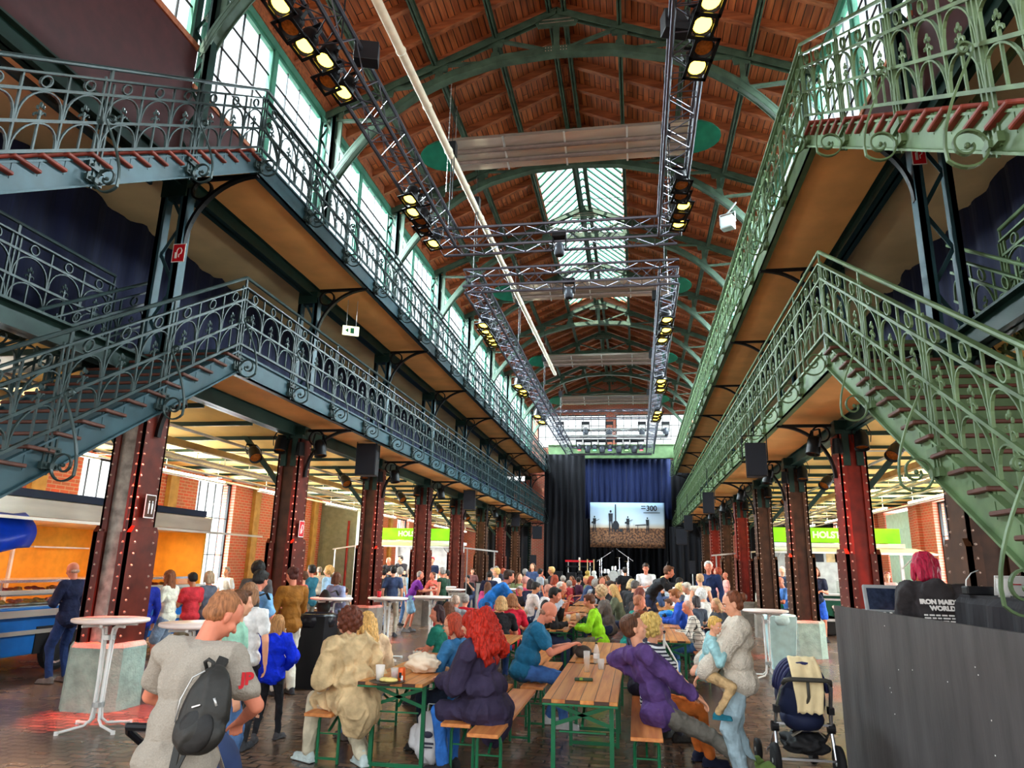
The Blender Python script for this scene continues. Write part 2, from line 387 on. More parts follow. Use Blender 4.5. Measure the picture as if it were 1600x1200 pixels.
# stained glass panel behind right aisle : green timber door near the stair
# ---- ceiling (roof): two slopes of boards, with the glazed ridge left open
ZR, ZE = 13.75, 11.55      # ridge / eaves level of the boards
SLP = (ZR-ZE)/5.2
def zroof(x): return ZR-abs(x-CX)*SLP
Y0R, Y1R = -6.0, 46.0  # near stretch, unseen above the viewer, keeps sun and sky off the foreground
SK0, SK1 = 18.4, 30.0; SKW = 1.28
k = MB()
def roofslab(xa, xb, ya, yb):
    za, zb = zroof(xa), zroof(xb); t = .06
    k.add([(xa, ya, za), (xb, ya, zb), (xb, yb, zb), (xa, yb, za), (xa, ya, za+t), (xb, ya, zb+t), (xb, yb, zb+t), (xa, yb, za+t)],
          [(0, 3, 2, 1), (4, 5, 6, 7), (0, 1, 5, 4), (1, 2, 6, 5), (2, 3, 7, 6), (3, 0, 4, 7)])
for s in (-1, 1):
    e = CX+s*5.3; r = CX+s*SKW
    roofslab(e, r, Y0R, Y1R); roofslab(r, CX, Y0R, SK0); roofslab(r, CX, SK1, Y1R)
ceil = struct(k.build('ceiling', ROOFW))
# wooden rafters, 5 to a bay, each is part of the ceiling
for s in (-1, 1):
    for i in range(54):
        y = -1.06+i*.87
        if y > Y1R: break
        a = CX+s*5.3; b = CX if not (SK0-.1 < y < SK1+.1) else CX+s*SKW
        k = MB(); k.bar((a, y, zroof(a)-.09), (b, y, zroof(b)-.09), .12, .2); k.build('rafter', RAFT, ceil)
# green steel purlins running the length of the hall
for i, x in enumerate((CX-3.9, CX-2.65, CX-SKW-.05, CX-.16, CX+.16, CX+SKW+.05, CX+2.65, CX+3.9)):
    k = MB(); z = zroof(x)-.28
    k.bb((x-.05, Y0R, z-.1), (x+.05, Y1R, z-.08)); k.bb((x-.05, Y0R, z+.08), (x+.05, Y1R, z+.1)); k.bb((x-.012, Y0R, z-.1), (x+.012, Y1R, z+.1))
    k.build('purlin', TRUSSG, ceil)
# ridge glazing
e = struct(obj('window_90', None, None, (CX, SK0, 0)))
for s in (-1, 1):
    k = MB(); L = SK1-SK0
    k.add([(0, 0, ZR), (s*SKW, 0, zroof(CX+SKW)), (s*SKW, L, zroof(CX+SKW)), (0, L, ZR)], [(0, 1, 2, 3)]); k.build('pane', GLASS, e)
    k = MB(); zz = zroof(CX+SKW)
    for i in range(-3, 28):
        ya, yb = i*.43, i*.43+1.15
        # slanting glazing bars
        xa, xb = 0.0, 1.0
        t0, t1 = 0.0, 1.0
        if yb != ya:
            lo = min(ya, yb); hi = max(ya, yb)
            if lo < 0:
                tt = (0-ya)/(yb-ya)
                if ya < 0: t0 = tt
                else: t1 = tt
            if hi > L:
                tt = (L-ya)/(yb-ya)
                if yb > L: t1 = tt
                else: t0 = tt
        if t1-t0 < .02: continue
        pa = (s*SKW*t0, ya+(yb-ya)*t0, ZR+(zz-ZR)*t0-.02); pb = (s*SKW*t1, ya+(yb-ya)*t1, ZR+(zz-ZR)*t1-.02)
        k.bar(pa, pb, .05, .05)
    k.build('glazing_bars', WING, e)
k = MB()
for i in range(7): k.bar((-SKW, i*1.95, zroof(CX+SKW)-.1), (SKW, i*1.95, zroof(CX+SKW)-.1), .015, .015)
for x in (-.1, .1): k.bar((x, 0, ZR-.1), (x, SK1-SK0, ZR-.1), .07, .07)
k.build('tie_rods', GREEN, e)
# ---- clerestory: sill panel, posts, eaves beam, windows
for s, nm in ((-1, 'left'), (1, 'right')):
    x = mir(XL-.06, s); k = MB(); a, b = sorted((x, x-.12*(1 if s < 0 else -1)))
    k.bb((a, 5.0, 7.4), (b, ROW(0), 9.4)); k.bb((a, ROW(0), 7.4), (b, 45, 8.75)); struct(k.build('wall_upper_%s' % nm, MAROON))
    k = MB(); k.bb((a-.03, 5.0, 9.4), (b+.03, ROW(0), 9.5)); k.bb((a-.03, ROW(0), 8.75), (b+.03, 45, 8.83)); struct(k.build('trim_%d' % (30+s), RAFT))
    k = MB(); k.bb((a-.02, 5.0, 11.18), (b+.02, 45, 11.34)); struct(k.build('trim_%d' % (40+s), WING))
    k = MB(); k.bb((a-.04, 5.0, 11.34), (b+.04, 45, 11.62)); struct(k.build('trim_%d' % (50+s), RAFT))
    for r in range(-1, 9):
        y0, y1 = ROW(r), ROW(r+1)
        y1 = min(y1, 45); y0 = max(y0, 5.0)
        if y1-y0 < 1: continue
        ym = (y0+y1)/2
        for ya, yb in ((y0+.14, ym-.05), (ym+.05, y1-.14)):
            window((a+b)/2, ya, yb, 9.5 if r < 0 else 8.83, 11.18, 4, 3 if r < 0 else 4, WING, BLACK)
        k = MB(); k.bb((a, ym-.06, 8.8 if r >= 0 else 9.4), (b, ym+.06, 11.2)); struct(k.build('trim_%d' % (100+r+20*s), WING))
# ---- end wall above the stage with its windows, cross beam and bridge
YE = 45.0
k = MB(); k.bb((XL-.5, YE, 7.0), (XR+.5, YE+.3, 9.15)); k.bb((XL-.5, YE, 11.3), (XR+.5, YE+.3, 14.2)); k.bb((XL-5.8, YE, 0), (XR+5.8, YE+.3, 7.0))
k.bb((-1.75, YE, 9.15), (-1.15, YE+.3, 11.3)); k.bb((XL-.5, YE, 9.15), (-6.2, YE+.3, 11.3)); k.bb((3.3, YE, 9.15), (XR+.5, YE+.3, 11.3))
struct(k.build('wall_back', BRICKX))
def window_x(x0, x1, y, z0, z1, nx, nz, frame=BLACK):
    global wn; wn += 1
    e = struct(obj('window_%d' % wn, None, None, ((x0+x1)/2, y, z0))); w = (x1-x0)/2; h = z1-z0
    f = MB()
    for a in (-w+.03, w-.03): f.bb((a-.03, -.04, 0), (a+.03, .04, h))
    for a in (.03, h-.03): f.bb((-w, -.04, a-.03), (w, .04, a+.03))
    f.build('window_frame', frame, e); b = MB()
    for i in range(1, nx): b.bb((-w+2*w*i/nx-.015, -.02, 0), (-w+2*w*i/nx+.015, .02, h))
    for i in range(1, nz): b.bb((-w, -.02, h*i/nz-.015), (w, .02, h*i/nz+.015))
    b.build('glazing_bars', frame, e)
    g = MB(); g.bb((-w+.02, -.004, .02), (w-.02, .004, h-.02)); g.build('pane', GLASS, e)
window_x(-6.2, -1.75, YE+.12, 9.15, 11.3, 9, 3); window_x(-1.15, 3.3, YE+.12, 9.15, 11.3, 9, 3)
k = MB(); k.bb((-5.3, 43.3, 8.25), (2.4, 43.5, 9.0)); k.bb((-5.3, 43.2, 8.2), (2.4, 43.6, 8.25)); k.bb((-5.3, 43.2, 9.0), (2.4, 43.6, 9.05))
tag(k.build('stage_bridge_girder', GREENRB), 'pale green steel girder spanning the hall above the stage curtain', 'girder')

# ================================================================ columns
def rivets(k, pts, nrm, r=.017):
    nrm = V(nrm)
    for p in pts: k.cyl(V(p), V(p)+nrm*.014, r, r*.55, 6)
def column_meshes(side):
    """lower riveted box column, local origin at its centre on the floor; built-up of web, flanges and gusset plates"""
    hx, hy = .215, .235      # half sizes
    H = 4.06
    web = MB(); web.bb((-hx+.03, -hy+.05, .6), (hx-.03, hy-.05, H))
    fl = MB()
    for sx_ in (-1, 1):
        x0 = sx_*hx
        a, b = sorted((x0, x0-sx_*.03)); fl.bb((a, -hy, .6), (b, hy, H))                    # side plates
        for sy_ in (-1, 1):
            c, d = sorted((x0-sx_*.0, x0-sx_*.1)); e, f = sorted((sy_*hy, sy_*(hy-.03))); fl.bb((c, e, .6), (d, f, H))   # corner flanges
    gs = MB()
    for sx_ in (-1, 1):
        for sy_ in (-1, 1):
            a, b = sorted((sx_*(hx+.05), sx_*(hx-.1))); c, d = sorted((sy_*(hy+.03), sy_*(hy-.02)))
            gs.bb((a, c, .6), (b, d, 2.08))
        a, b = sorted((sx_*(hx+.055), sx_*(hx-.01)))
        gs.prism([(-hy-.03, .6), (hy+.03, .6), (hy+.03, 2.08), (hy-.02, 2.16), (-hy+.02, 2.16), (-hy-.03, 2.08)], a, b, Matrix(((0, 0, 1), (1, 0, 0), (0, 1, 0))))
    rv = MB()
    zs = [.7+i*.14 for i in range(24)]
    for sx_ in (-1, 1):
        for z in zs:
            o = .055 if z < 2.12 else 0; oy = .03 if z < 2.12 else 0
            rivets(rv, [(sx_*(hx-.045), -hy-oy, z)], (0, -1, 0)); 
            rivets(rv, [(sx_*(hx+o), y, z) for y in (-hy+.06, hy-.06)], (sx_, 0, 0))
    cp = MB(); cp.bb((-hx-.04, -hy-.04, H-.02), (hx+.04, hy+.04, H+.05)); cp.bb((-.16, -.2, H-.55), (-.05, -.26, H)); cp.bb((.05, -.2, H-.55), (.16, -.26, H))
    return web, fl, gs, rv, cp
CM = {k: None for k in 'x'}
web, fl, gs, rv, cp = column_meshes(-1)
def mk(mb, nm, m): return mb.mesh(nm, m)
M_web = mk(web, 'web', COLGY); M_fl = mk(fl, 'flange_plates', COLBR); M_gs = mk(gs, 'base_gusset', COLBR); M_rv = mk(rv, 'rivets', RIV); M_cp = mk(cp, 'capital', GREEN)
def omat(o, m):
    o.material_slots[0].link = 'OBJECT'; o.material_slots[0].material = m; return o
ORD = ['nearest', 'second', 'third', 'fourth', 'fifth', 'sixth', 'seventh', 'eighth', 'farthest']
LC = [(COLGY, COLBR), (COLDB, COLBR), (COLDB, COLBR), (COLBR, COLBR), (COLBR, COLBR), (COLDB, COLDB), (COLBR, COLBR), (COLDB, COLDB), (GREEN, GREEN)]
RC = [(COLDB, COLDB), (COLRD, COLBR), (COLDB, COLDB), (COLDB, COLDB), (COLRD, COLBR), (COLDB, COLDB), (COLRD, COLRD), (COLDB, COLDB), (GREEN, GREEN)]
# arched bracket + ring, in the x-z plane, for the left side (mirrored for the right)
def bracket(k, ring_z, tip, post_x, foot_z, s, R=.14, rx=.42):
    fx = lambda x: mir(x, s)-mir(XL, s)
    pts = []
    x0, z0 = post_x, foot_z; x1, z1 = tip
    for i in range(15):
        t = PI/2*i/14; pts.append((fx(x0+(x1-x0)*(1-math.cos(t))), 0, z0+(z1-z0)*math.sin(t)))
    k.tube(pts, 0, flat=(.075, .045, (0, 1, 0)))
    rc = V((fx(XL+rx), 0, ring_z))
    k.tube([rc+V((math.cos(a)*R, 0, math.sin(a)*R)) for a in [2*PI*i/24 for i in range(24)]], 0, closed=True, flat=(.06, .028, (0, 1, 0)))
    k.bar((fx(post_x), 0, z1+.0), (fx(x1), 0, z1+.0), .06, .05)
for s, nm, CC in ((-1, 'left', LC), (1, 'right', RC)):
    X = mir(XL, s)
    for r in range(9):
        if r == 0 and s > 0: pass
        extra = 'with a light grey web' if (s < 0 and r == 0) else ('painted bright red' if CC[r][0] is COLRD else 'dark oxblood brown' if CC[r][0] is not GREEN else 'painted dark green')
        t = thing('riveted_column', '%s iron column of the %s arcade from the viewer, %s' % (ORD[r], nm, extra), 'column', (X, ROW(r), 0), 0, 'arcade columns')
        omat(obj('web', M_web, t), CC[r][0]); omat(obj('flange_plates', M_fl, t), CC[r][1] if CC[r][0] is not COLRD else COLRD); omat(obj('base_gusset', M_gs, t), CC[r][1])
        obj('rivets', M_rv, t); obj('capital', M_cp, t)
        k = MB(); bracket(k, 4.085, (mir(-5.37, s)*1 if s < 0 else -5.37, 4.23), XL+.24, 3.33, s); k.build('gallery_bracket', BLACK, t)
        k = MB(); sg = 1 if s < 0 else -1
        k.bar((-sg*.2, 0, 3.1), (-sg*1.15, 0, 4.2), .07, .09); k.build('aisle_strut', GREEN, t)
        # upper posts: laced angle pairs
        for (z0, z1, nm2) in ((4.5, 6.98, 'middle_post'), (7.45, 11.2, 'upper_post')):
            k = MB()
            for dx in (-.16, .16):
                k.bb((dx-.05, -.09, z0), (dx+.05, -.07, z1)); k.bb((dx-.012 if dx > 0 else dx-.05, -.09, z0), (dx+.05 if dx > 0 else dx+.012, .09, z1))
            nn = int((z1-z0)/.45)
            for i in range(nn):
                za = z0+(z1-z0)*i/nn; zb = z0+(z1-z0)*(i+1)/nn
                k.bar((-.14, 0, za), (.14, 0, zb), .012, .05) if i % 2 else k.bar((.14, 0, za), (-.14, 0, zb), .012, .05)
            k.build(nm2, GREENB if z0 < 6 else GREEN, t)
        k = MB(); bracket(k, 6.975, (-5.27, 7.15), XL+.2, 6.12, s, .15, .37); k.build('upper_bracket', BLACK, t)
        k = MB(); k.bb((-.2, -.12, 6.85), (.2, .12, 7.1)); k.bb((-.22, -.12, 4.08), (.22, .12, 4.3)); k.build('beam_seat', GREEN, t)
# concrete plinth blocks at the column feet
def plinth(k, H=.76, w=.38, c=.16):
    P8 = [(-w, -w+c), (-w+c, -w), (w-c, -w), (w, -w+c), (w, w-c), (w-c, w), (-w+c, w), (-w, w-c)]
    n = 8; top = [(x*.93, y*.93) for x, y in P8]
    k.add([(x, y, 0) for x, y in P8]+[(x*.97, y*.97, H-.05) for x, y in P8]+[(x*.9, y*.9, H) for x, y in P8],
          [tuple(range(7, -1, -1))]+[(i, (i+1) % 8, 8+(i+1) % 8, 8+i) for i in range(8)]+[(8+i, 8+(i+1) % 8, 16+(i+1) % 8, 16+i) for i in range(8)]+[tuple(range(16, 24))])
k = MB(); plinth(k); PL = k.mesh('plinth', CONC); PL2 = PL.copy()
for s, nm in ((-1, 'left'), (1, 'right')):
    for r in range(9):
        o = obj('concrete_plinth', PL, None, (mir(XL, s), ROW(r), 0))
        tag(o, 'chamfered concrete block at the foot of the %s column of the %s arcade' % (ORD[r], nm), 'plinth', 'column foot blocks')
        omat(o, CONC if (r == 0 or (s > 0 and r < 3)) else CONCB)
for (x, y, sgn) in ((XL+.28, ROW(0)-.3, 1), (XL+.25, ROW(1)-.3, 1), (XL+.25, ROW(2)-.3, 1), (XR-.25, ROW(1)-.3, -1), (XR-.25, ROW(2)-.3, -1)):
    e = thing('par_can_lamp', 'small black lamp glowing red under the gallery beside the arcade column near x %.0f y %.0f' % (x, y), 'stage lamp', (x, y, 3.95), 0, 'red downlights on the columns')
    e['label'] = 'small black lamp with red beam on the %s %s arcade column' % (ORD[int(round((y+.3-ROW(0))/4.3507))], 'left' if x < 0 else 'right')
    k = MB(); k.cyl((0, 0, 0), (0, 0, -.26), .07, .09, 12, False); k.cyl((0, 0, 0), (0, 0, -.01), .07, .07, 12); k.build('housing', BLACK, e)
    k = MB(); k.cyl((0, 0, -.2), (0, 0, -.21), .08, .08, 12); k.build('lens', mat('warm_red_lens', (255, 150, 110), .3, 0, 0, emit=6), e)
    light('SPOT', 'red_beam', (x, y-.02, 3.68), 900 if y < 10 else 500, (1, .06, .03), .05, (x+sgn*.15, y-.15, 0), .5)
# ================================================================ galleries
GY0, GY1 = 8.75, 43.1
G0 = {(-1, 0): (8.45, 1.04), (-1, 1): (8.25, 1.02), (1, 0): (8.95, 1.18), (1, 1): (8.65, 1.18)}
PL_N = 22; PLEN = (GY1-GY0)/PL_N
def railing_panel(L, slope, bays=3, hs=1):
    """one railing panel in the y-z plane from y=0 to y=-L or +L (y grows), z measured from the fascia's lower edge"""
    k = MB(); sh = lambda y, z: (0, y, z*hs+slope*y)
    up = (1, 0, 0); bw = L/bays
    for z, t, w in ((.40, .03, .04), (.70, .028, .035), (1.02, .028, .035), (1.19, .02, .06)):
        k.bar(sh(0, z), sh(L, z), t, w, up) if False else k.bar(sh(0, z), sh(L, z), w, t, (0, 0, 1))
    k.tube([sh(0, 1.33), sh(L, 1.33)], .024, 8)
    for i in range(bays+1):
        y = i*bw
        if 0 < i < bays: k.bar(sh(y, .40), sh(y, 1.19), .02, .02)
        if i == 0: k.bar(sh(y+.02, 1.19), sh(y+.02, 1.33), .016, .016)
    for i in range(bays):
        c = (i+.5)*bw; R = bw/2-.015
        # circle between the two top rails
        k.tube([sh(c+.058*math.cos(a), 1.105+.058*math.sin(a)) for a in [2*PI*j/14 for j in range(14)]], 0, closed=True, flat=(.026, .014, (1, 0, 0)))
        for zb, ht in ((.41, .27), (.71, .29)):
            pts = []
            for j in range(13):
                a = PI*j/12; pts.append(sh(c-R*math.cos(a), zb+(ht-.0)*math.sin(a)**.8))
            k.tube(pts, 0, flat=(.024, .014, (1, 0, 0)))
        k.bar(sh(c, .41), sh(c, .70), .018, .018)
        # fleur: stem, three leaves, two curled sepals
        z0 = .71
        k.bar(sh(c, z0), sh(c, z0+.1), .02, .02)
        for dy, dz, r in ((0, .155, .026), (-.03, .13, .02), (.03, .13, .02)):
            p = sh(c+dy, z0+dz); k.ell(p, (.012, r*.75, r*1.25), None, 6, 4)
        for sg in (-1, 1):
            k.tube([sh(c, z0+.05), sh(c+sg*.03, z0+.075), sh(c+sg*.055, z0+.065), sh(c+sg*.058, z0+.045)], [.012, .013, .012, .008], 5)
    return k
def railing_post():
    k = MB()
    for dy in (-.06, 0, .06): k.bar((0, dy, .02 if dy else -.02), (0, dy, 1.19), .02, .02)
    k.bar((0, 0, 1.19), (0, 0, 1.33), .02, .02)
    for z in (.06, .2):
        k.bb((-.04, -.1, z-.03), (.035, .1, z+.03))
        for dy in (-.06, .06): k.ell((.045, dy, z), (.014, .016, .016), None, 6, 4)
    return k
def scroll(sg):
    """curled strut in the x-z plane standing out from the fascia by sg"""
    k = MB(); pts = []
    C = V((.17, 0, .07))
    for j in range(34):     # big spiral from its eye outwards, ending low then rising outside
        a = -PI*.2-2*PI*1.45*(1-j/33); r = .03+.125*(j/33)
        pts.append(C+V((r*math.cos(a), 0, r*math.sin(a))))
    e = pts[-1]
    for t in [i/8 for i in range(1, 9)]:
        a = e; b = V((.34, 0, .2)); c = V((.14, 0, .55)); d = V((.05, 0, .72))
        pts.append(a*(1-t)**3+b*3*t*(1-t)**2+c*3*t*t*(1-t)+d*t**3)
    C2 = V((.0, 0, .74)); C2 = pts[-1]+V((.055, 0, .015))
    for j in range(1, 20):
        a = PI*1.05-2*PI*1.2*(j/19); r = .056-.045*(j/19)
        pts.append(C2+V((r*math.cos(a), 0, r*math.sin(a))))
    k.tube([(p.x*sg, p.y, p.z) for p in pts], 0, flat=(.03, .014, (0, 1, 0)))
    k.ell((C.x*sg, 0, C.z), (.02, .022, .02), None, 8, 5)
    k.bar((0, 0, .06), (.06*sg, 0, .06), .05, .05)
    return k
STL = 5.0/3     # railing panel length on the stairs (in plan)
RM = {}
def rmesh(key, fn):
    if key not in RM: RM[key] = fn()
    return RM[key]
def railing(name_lab, side_s, x, y_start, n, L, slope, zbase, m, scr=True, lab='', grp=None, endpost=True, hs=1):
    """railing running from y_start towards +y (n panels); slope = dz/dy"""
    t = thing('gallery_railing' if not slope else 'stair_railing', lab, 'railing', (x, y_start, zbase), 0, grp)
    pm = rmesh(('p', L, slope, hs), lambda: railing_panel(L, slope, 3, hs).mesh('lattice_panel', GREEN, False))
    po = rmesh('post', lambda: railing_post().mesh('post', GREEN))
    sc = rmesh(('s', side_s), lambda: scroll(side_s).mesh('scroll_strut', GREEN))
    for i in range(n):
        omat(obj('lattice_panel', pm, t, (0, i*L, slope*i*L)), m)
    for i in range(n+1):
        if i == n and not endpost: continue
        q_ = omat(obj('post', po, t, (0, i*L, slope*i*L)), m); q_.scale = (1, 1, hs)
        if scr: q_ = omat(obj('scroll_strut', sc, t, (0, i*L, slope*i*L)), m); q_.scale = (1, 1, hs**.5)
    return t
EL, EU = -5.34, -5.265      # gallery edge x (left), lower and upper
ZL, ZU = 4.235, 7.155       # fascia lower edge
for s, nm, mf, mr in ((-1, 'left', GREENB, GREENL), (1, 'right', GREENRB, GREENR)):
    inn = 1 if s < 0 else -1     # direction from column towards the nave
    for lv, ex, zb, z_in, ln in ((0, EL, ZL, 4.3, 'lower'), (1, EU, ZU, 7.2, 'upper')):
        x = mir(ex, s); GY0 = G0[(s, lv)][0]; HS = G0[(s, lv)][1]; PLEN = (GY1-GY0)/PL_N
        g = thing('gallery_deck', '%s %s gallery deck with painted edge girder and warm cloth soffit' % (ln, nm), 'gallery', (0, 0, 0))
        k = MB(); k.bb(*[tuple(q) for q in (sorted((x, x-inn*.02))[0:1]+[GY0, zb], sorted((x, x-inn*.02))[1:]+[GY1, zb+.3])])
        k.bb((min(x, x-inn*.1), GY0, zb), (max(x, x-inn*.1), GY1, zb+.025)); k.bb((min(x+inn*.03, x-inn*.1), GY0, zb+.28), (max(x+inn*.03, x-inn*.1), GY1, zb+.31))
        k.build('edge_girder', mf, g)
        xi = mir(XL-.1, s)
        k = MB(); a, b = sorted((x-inn*.1, xi)); k.bb((a, GY0, zb+.2), (b, GY1, zb+.3)); k.build('deck_floor', BLACKP, g) if lv == 0 else k.build('deck_floor', BLACKP, g)
        # soffit cloth: sagging between the brackets
        k = MB(); xa = x-inn*.08; xb = mir(XL, s)+inn*.1; nx = 8; y0 = GY0; ny = 64
        vs = []
        for j in range(ny+1):
            y = y0+(GY1-y0)*j/ny; ph = ((y-ROW(0))/4.3507) % 1
            for i in range(nx+1):
                u = i/nx; sag = .05*math.sin(PI*ph)*math.sin(PI*u)+.012*noise.noise(V((u*3, y*1.1, lv*7+s)))
                vs.append((xa+(xb-xa)*u, y, zb+.16-.05*u-sag))
        k.add(vs, [(j*(nx+1)+i, j*(nx+1)+i+1, (j+1)*(nx+1)+i+1, (j+1)*(nx+1)+i) for j in range(ny) for i in range(nx)])
        k.build('soffit_cloth', CREAM, g, True)
        k = MB(); bx = mir(XL, s); k.bb((bx-.1, 3.5, zb-.14), (bx+.1, GY1, zb-.11)); k.bb((bx-.1, 3.5, zb+.12), (bx+.1, GY1, zb+.15)); k.bb((bx-.015, 3.5, zb-.14), (bx+.015, GY1, zb+.15)); k.build('arcade_beam', GREEN, g)
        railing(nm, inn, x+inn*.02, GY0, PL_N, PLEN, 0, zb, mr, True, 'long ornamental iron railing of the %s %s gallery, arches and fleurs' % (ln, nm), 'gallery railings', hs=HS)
    # soffit further out under the upper gallery + curtain of the middle level
    xa, xb = mir(XL-.1, s), mir(XL-1.9, s); k = MB(); vs = []
    for j in range(65):
        y = 3.0+(GY1+1-3.0)*j/64
        for i in range(5):
            vs.append((xa+(xb-xa)*i/4, y, 7.2-.03*math.sin(i/4*PI)+.02*noise.noise(V((i, y*.9, s)))))
    k.add(vs, [(j*5+i, j*5+i+1, (j+1)*5+i+1, (j+1)*5+i) for j in range(64) for i in range(4)])
    tag(k.build('upper_gallery_soffit', CREAM2, None, True), 'pale cream cloth soffit behind the upper %s gallery columns' % nm, 'soffit')
    xc = mir(XL-1.15, s); k = MB(); vs = []; ny = 420
    for j in range(ny+1):
        y = 2.5+(GY1+1-2.5)*j/ny; w = .05*math.sin(j*1.35)+.03*math.sin(j*.47+1)
        top = 6.95-.12*abs(math.sin((y-2.5)/1.1*PI))**.5
        vs += [(xc+w*.5, y, top), (xc+w, y, 4.45)]
    k.add(vs, [(2*j, 2*j+1, 2*j+3, 2*j+2) for j in range(ny)])
    o = k.build('stage_curtain', NAVY, None, True); tag(o, 'dark curtain hung along the back of the %s middle gallery' % nm, 'curtain')
    so = o.modifiers.new('t', 'SOLIDIFY'); so.thickness = .01
    # outer gallery deck at the middle level (floor above the aisle) and the aisle ceiling cloth below it
    xo = WL if s < 0 else WR
    a, b = sorted((mir(XL, s)-inn*.36, xo)); k = MB(); k.bb((a, 3.0, 4.42), (b, 45, 4.5)); tag(k.build('aisle_gallery_floor', BLACKP), 'dark timber floor over the %s aisle' % nm, 'floor deck')
    k = MB(); vs = []; ny = 340; nx = 6; Y0, Y1 = 3.0, 45.0
    xa = mir(XL, s)-inn*.12; xb = xo
    for j in range(ny+1):
        y = Y0+(Y1-Y0)*j/ny; ph = ((y-ROW(0))/1.4502) % 1; arc = .16*math.sin(PI*ph)
        for i in range(nx+1): vs.append((xa+(xb-xa)*i/nx, y, 4.12+arc*.9+.02*noise.noise(V((i*1.3, y*1.7, 3)))))
    k.add(vs, [(j*(nx+1)+i, j*(nx+1)+i+1, (j+1)*(nx+1)+i+1, (j+1)*(nx+1)+i) for j in range(ny) for i in range(nx)])
    c = thing('aisle_ceiling', 'cream cloth vaults over the %s aisle between dark cross beams' % nm, 'aisle ceiling')
    k.build('vault_cloth', AISLEC, c, True)
    k = MB()
    for j in range(29):
        y = ROW(0)-4.3507+j*1.4502
        k.bb((min(xa, xb), y-.015, 4.06), (max(xa, xb), y+.015, 4.14))
    k.build('cross_beams', GREEN, c)
    k = MB()
    for q, (dx, z, w, h) in enumerate(((1.9, 3.86, .2, .2),)):
        x = mir(XL-dx, s); k.bb((x-w*.3, 3, z-h*.3), (x+w*.3, 45, z+h*.3))
    k.build('ochre_beam', OCHRE, c)
    k = MB()
    for dx, z in ((2.3, 3.72), (2.42, 3.66), (2.55, 3.72), (2.9, 3.6), (4.6, 3.8), (1.2, 3.95)):
        x = mir(XL-dx, s); k.cyl((x, 3, z), (x, 45, z), .028, n=8)
    for j in range(40):
        y = 4+j*1.02; x = mir(XL-2.42, s); k.bar((x-.2, y, 3.75), (x+.2, y, 3.75), .03, .02); k.bar((x, y, 3.7), (x, y, 4.1), .012, .012)
    k.build('pipes_and_trays', STEEL, c)
    k = MB()
    for j in range(10):
        y = 5.2+j*4.35
        k.cyl((mir(XL-.3, s), y, 3.98), (mir(XL-5.4, s), y, 3.98), .015, n=6)
    k.build('cross_rods', STEEL, c)
    for j in range(8):  # added tubes with upward area lights, there to brighten the ceiling cloth
        y = mid(j); x = mir(XL-3.6, s); tl_ = thing('fill_tube_lamp', 'added white tube brightening the %s aisle ceiling, %s from the viewer' % (nm, ['nearest', 'second', 'third', 'fourth', 'fifth', 'sixth', 'seventh', 'farthest'][j]), 'lamp', (x, y, 3.62))
        k = MB(); k.cyl((0, -1.3, 0), (0, 1.3, 0), .025, n=10); k.build('tube', mat('fill_tube', (255, 248, 226), .4, 0, 0, emit=4), tl_)
        k = MB(); k.bb((-.05, -1.35, -.07), (.05, 1.35, -.04)); k.cyl((0, -1, 0), (0, -1, .5), .008); k.cyl((0, 1, 0), (0, 1, .5), .008); k.build('reflector', STEEL, tl_)
        light('AREA', 'aisle_ceiling_fill', (x, y, 3.66), 32, (1, .9, .7), .3, (x, y, 5), sy=2.6)
    # ------------------------------------------------ stairs (two flights per side, both come down towards the viewer)
    for lv, sl, ex, zb, ln in ((0, .611, EL, ZL, 'lower'), (1, .655, EU, ZU, 'upper')):
        x0 = mir(ex, s); x1 = mir(XL-.35, s); GY0 = G0[(s, lv)][0]; HS = G0[(s, lv)][1]
        t = thing('iron_staircase', '%s %s iron staircase with red-brown treads coming down from the %s gallery' % (ln, nm, ln), 'staircase')
        run = 5.75 if lv == 0 else 5.7; ya = GY0
        for xx, mm, snm in ((x0, mf, 'outer_stringer'), (x1, mf, 'inner_stringer')):
            k = MB(); yb = ya-run; zz = zb-sl*run; w = .03
            k.add([(xx-w/2, ya, zb), (xx+w/2, ya, zb), (xx+w/2, yb, zz), (xx-w/2, yb, zz), (xx-w/2, ya, zb+.32), (xx+w/2, ya, zb+.32), (xx+w/2, yb, zz+.32), (xx-w/2, yb, zz+.32)],
                  [(0, 1, 2, 3), (7, 6, 5, 4), (0, 4, 5, 1), (1, 5, 6, 2), (2, 6, 7, 3), (3, 7, 4, 0)])
            k.bar((xx+inn*.02, ya, zb+.012), (xx+inn*.02, yb, zz+.012), .07, .02); k.bar((xx+inn*.01, ya, zb+.31), (xx+inn*.01, yb, zz+.31), .06, .02)
            k.build(snm, mm, t)
        nst = int(run*sl/.171)
        rise = .171; go = rise/sl
        for i in range(nst):
            z = zb+.34-rise*(i+1); y = ya-go*(i+1)
            k = MB(); a, b = sorted((x0-inn*.03+inn*.1, x1)); k.bb((a, y-.03, z-.0), (b, y+go, z+.035)); 
            bev(k.build('tread', TREAD if lv else TREADD, t), .008, 1)
        k = MB()
        for i in range(nst):
            z = zb+.34-rise*(i+1); y = ya-go*(i+1); a, b = sorted((x0, x1)); k.bb((a, y+go-.01, z+.03), (b, y+go, z+rise)); 
            # triangular cheek plates carrying each tread on the outside
            for xx in (x0, x1): k.add([(xx, y, z), (xx, y+go, z), (xx, y+go, z-sl*0-.0+rise*0), (xx, y, z-.19), (xx+inn*.02, y, z), (xx+inn*.02, y+go, z), (xx+inn*.02, y+go, z-.0), (xx+inn*.02, y, z-.19)], [(0, 1, 3), (4, 7, 5), (0, 4, 5, 1), (0, 3, 7, 4), (1, 5, 7, 3)])
        k.build('risers', mf, t)
        n = 4; L = 1.41 if lv == 0 else 1.40
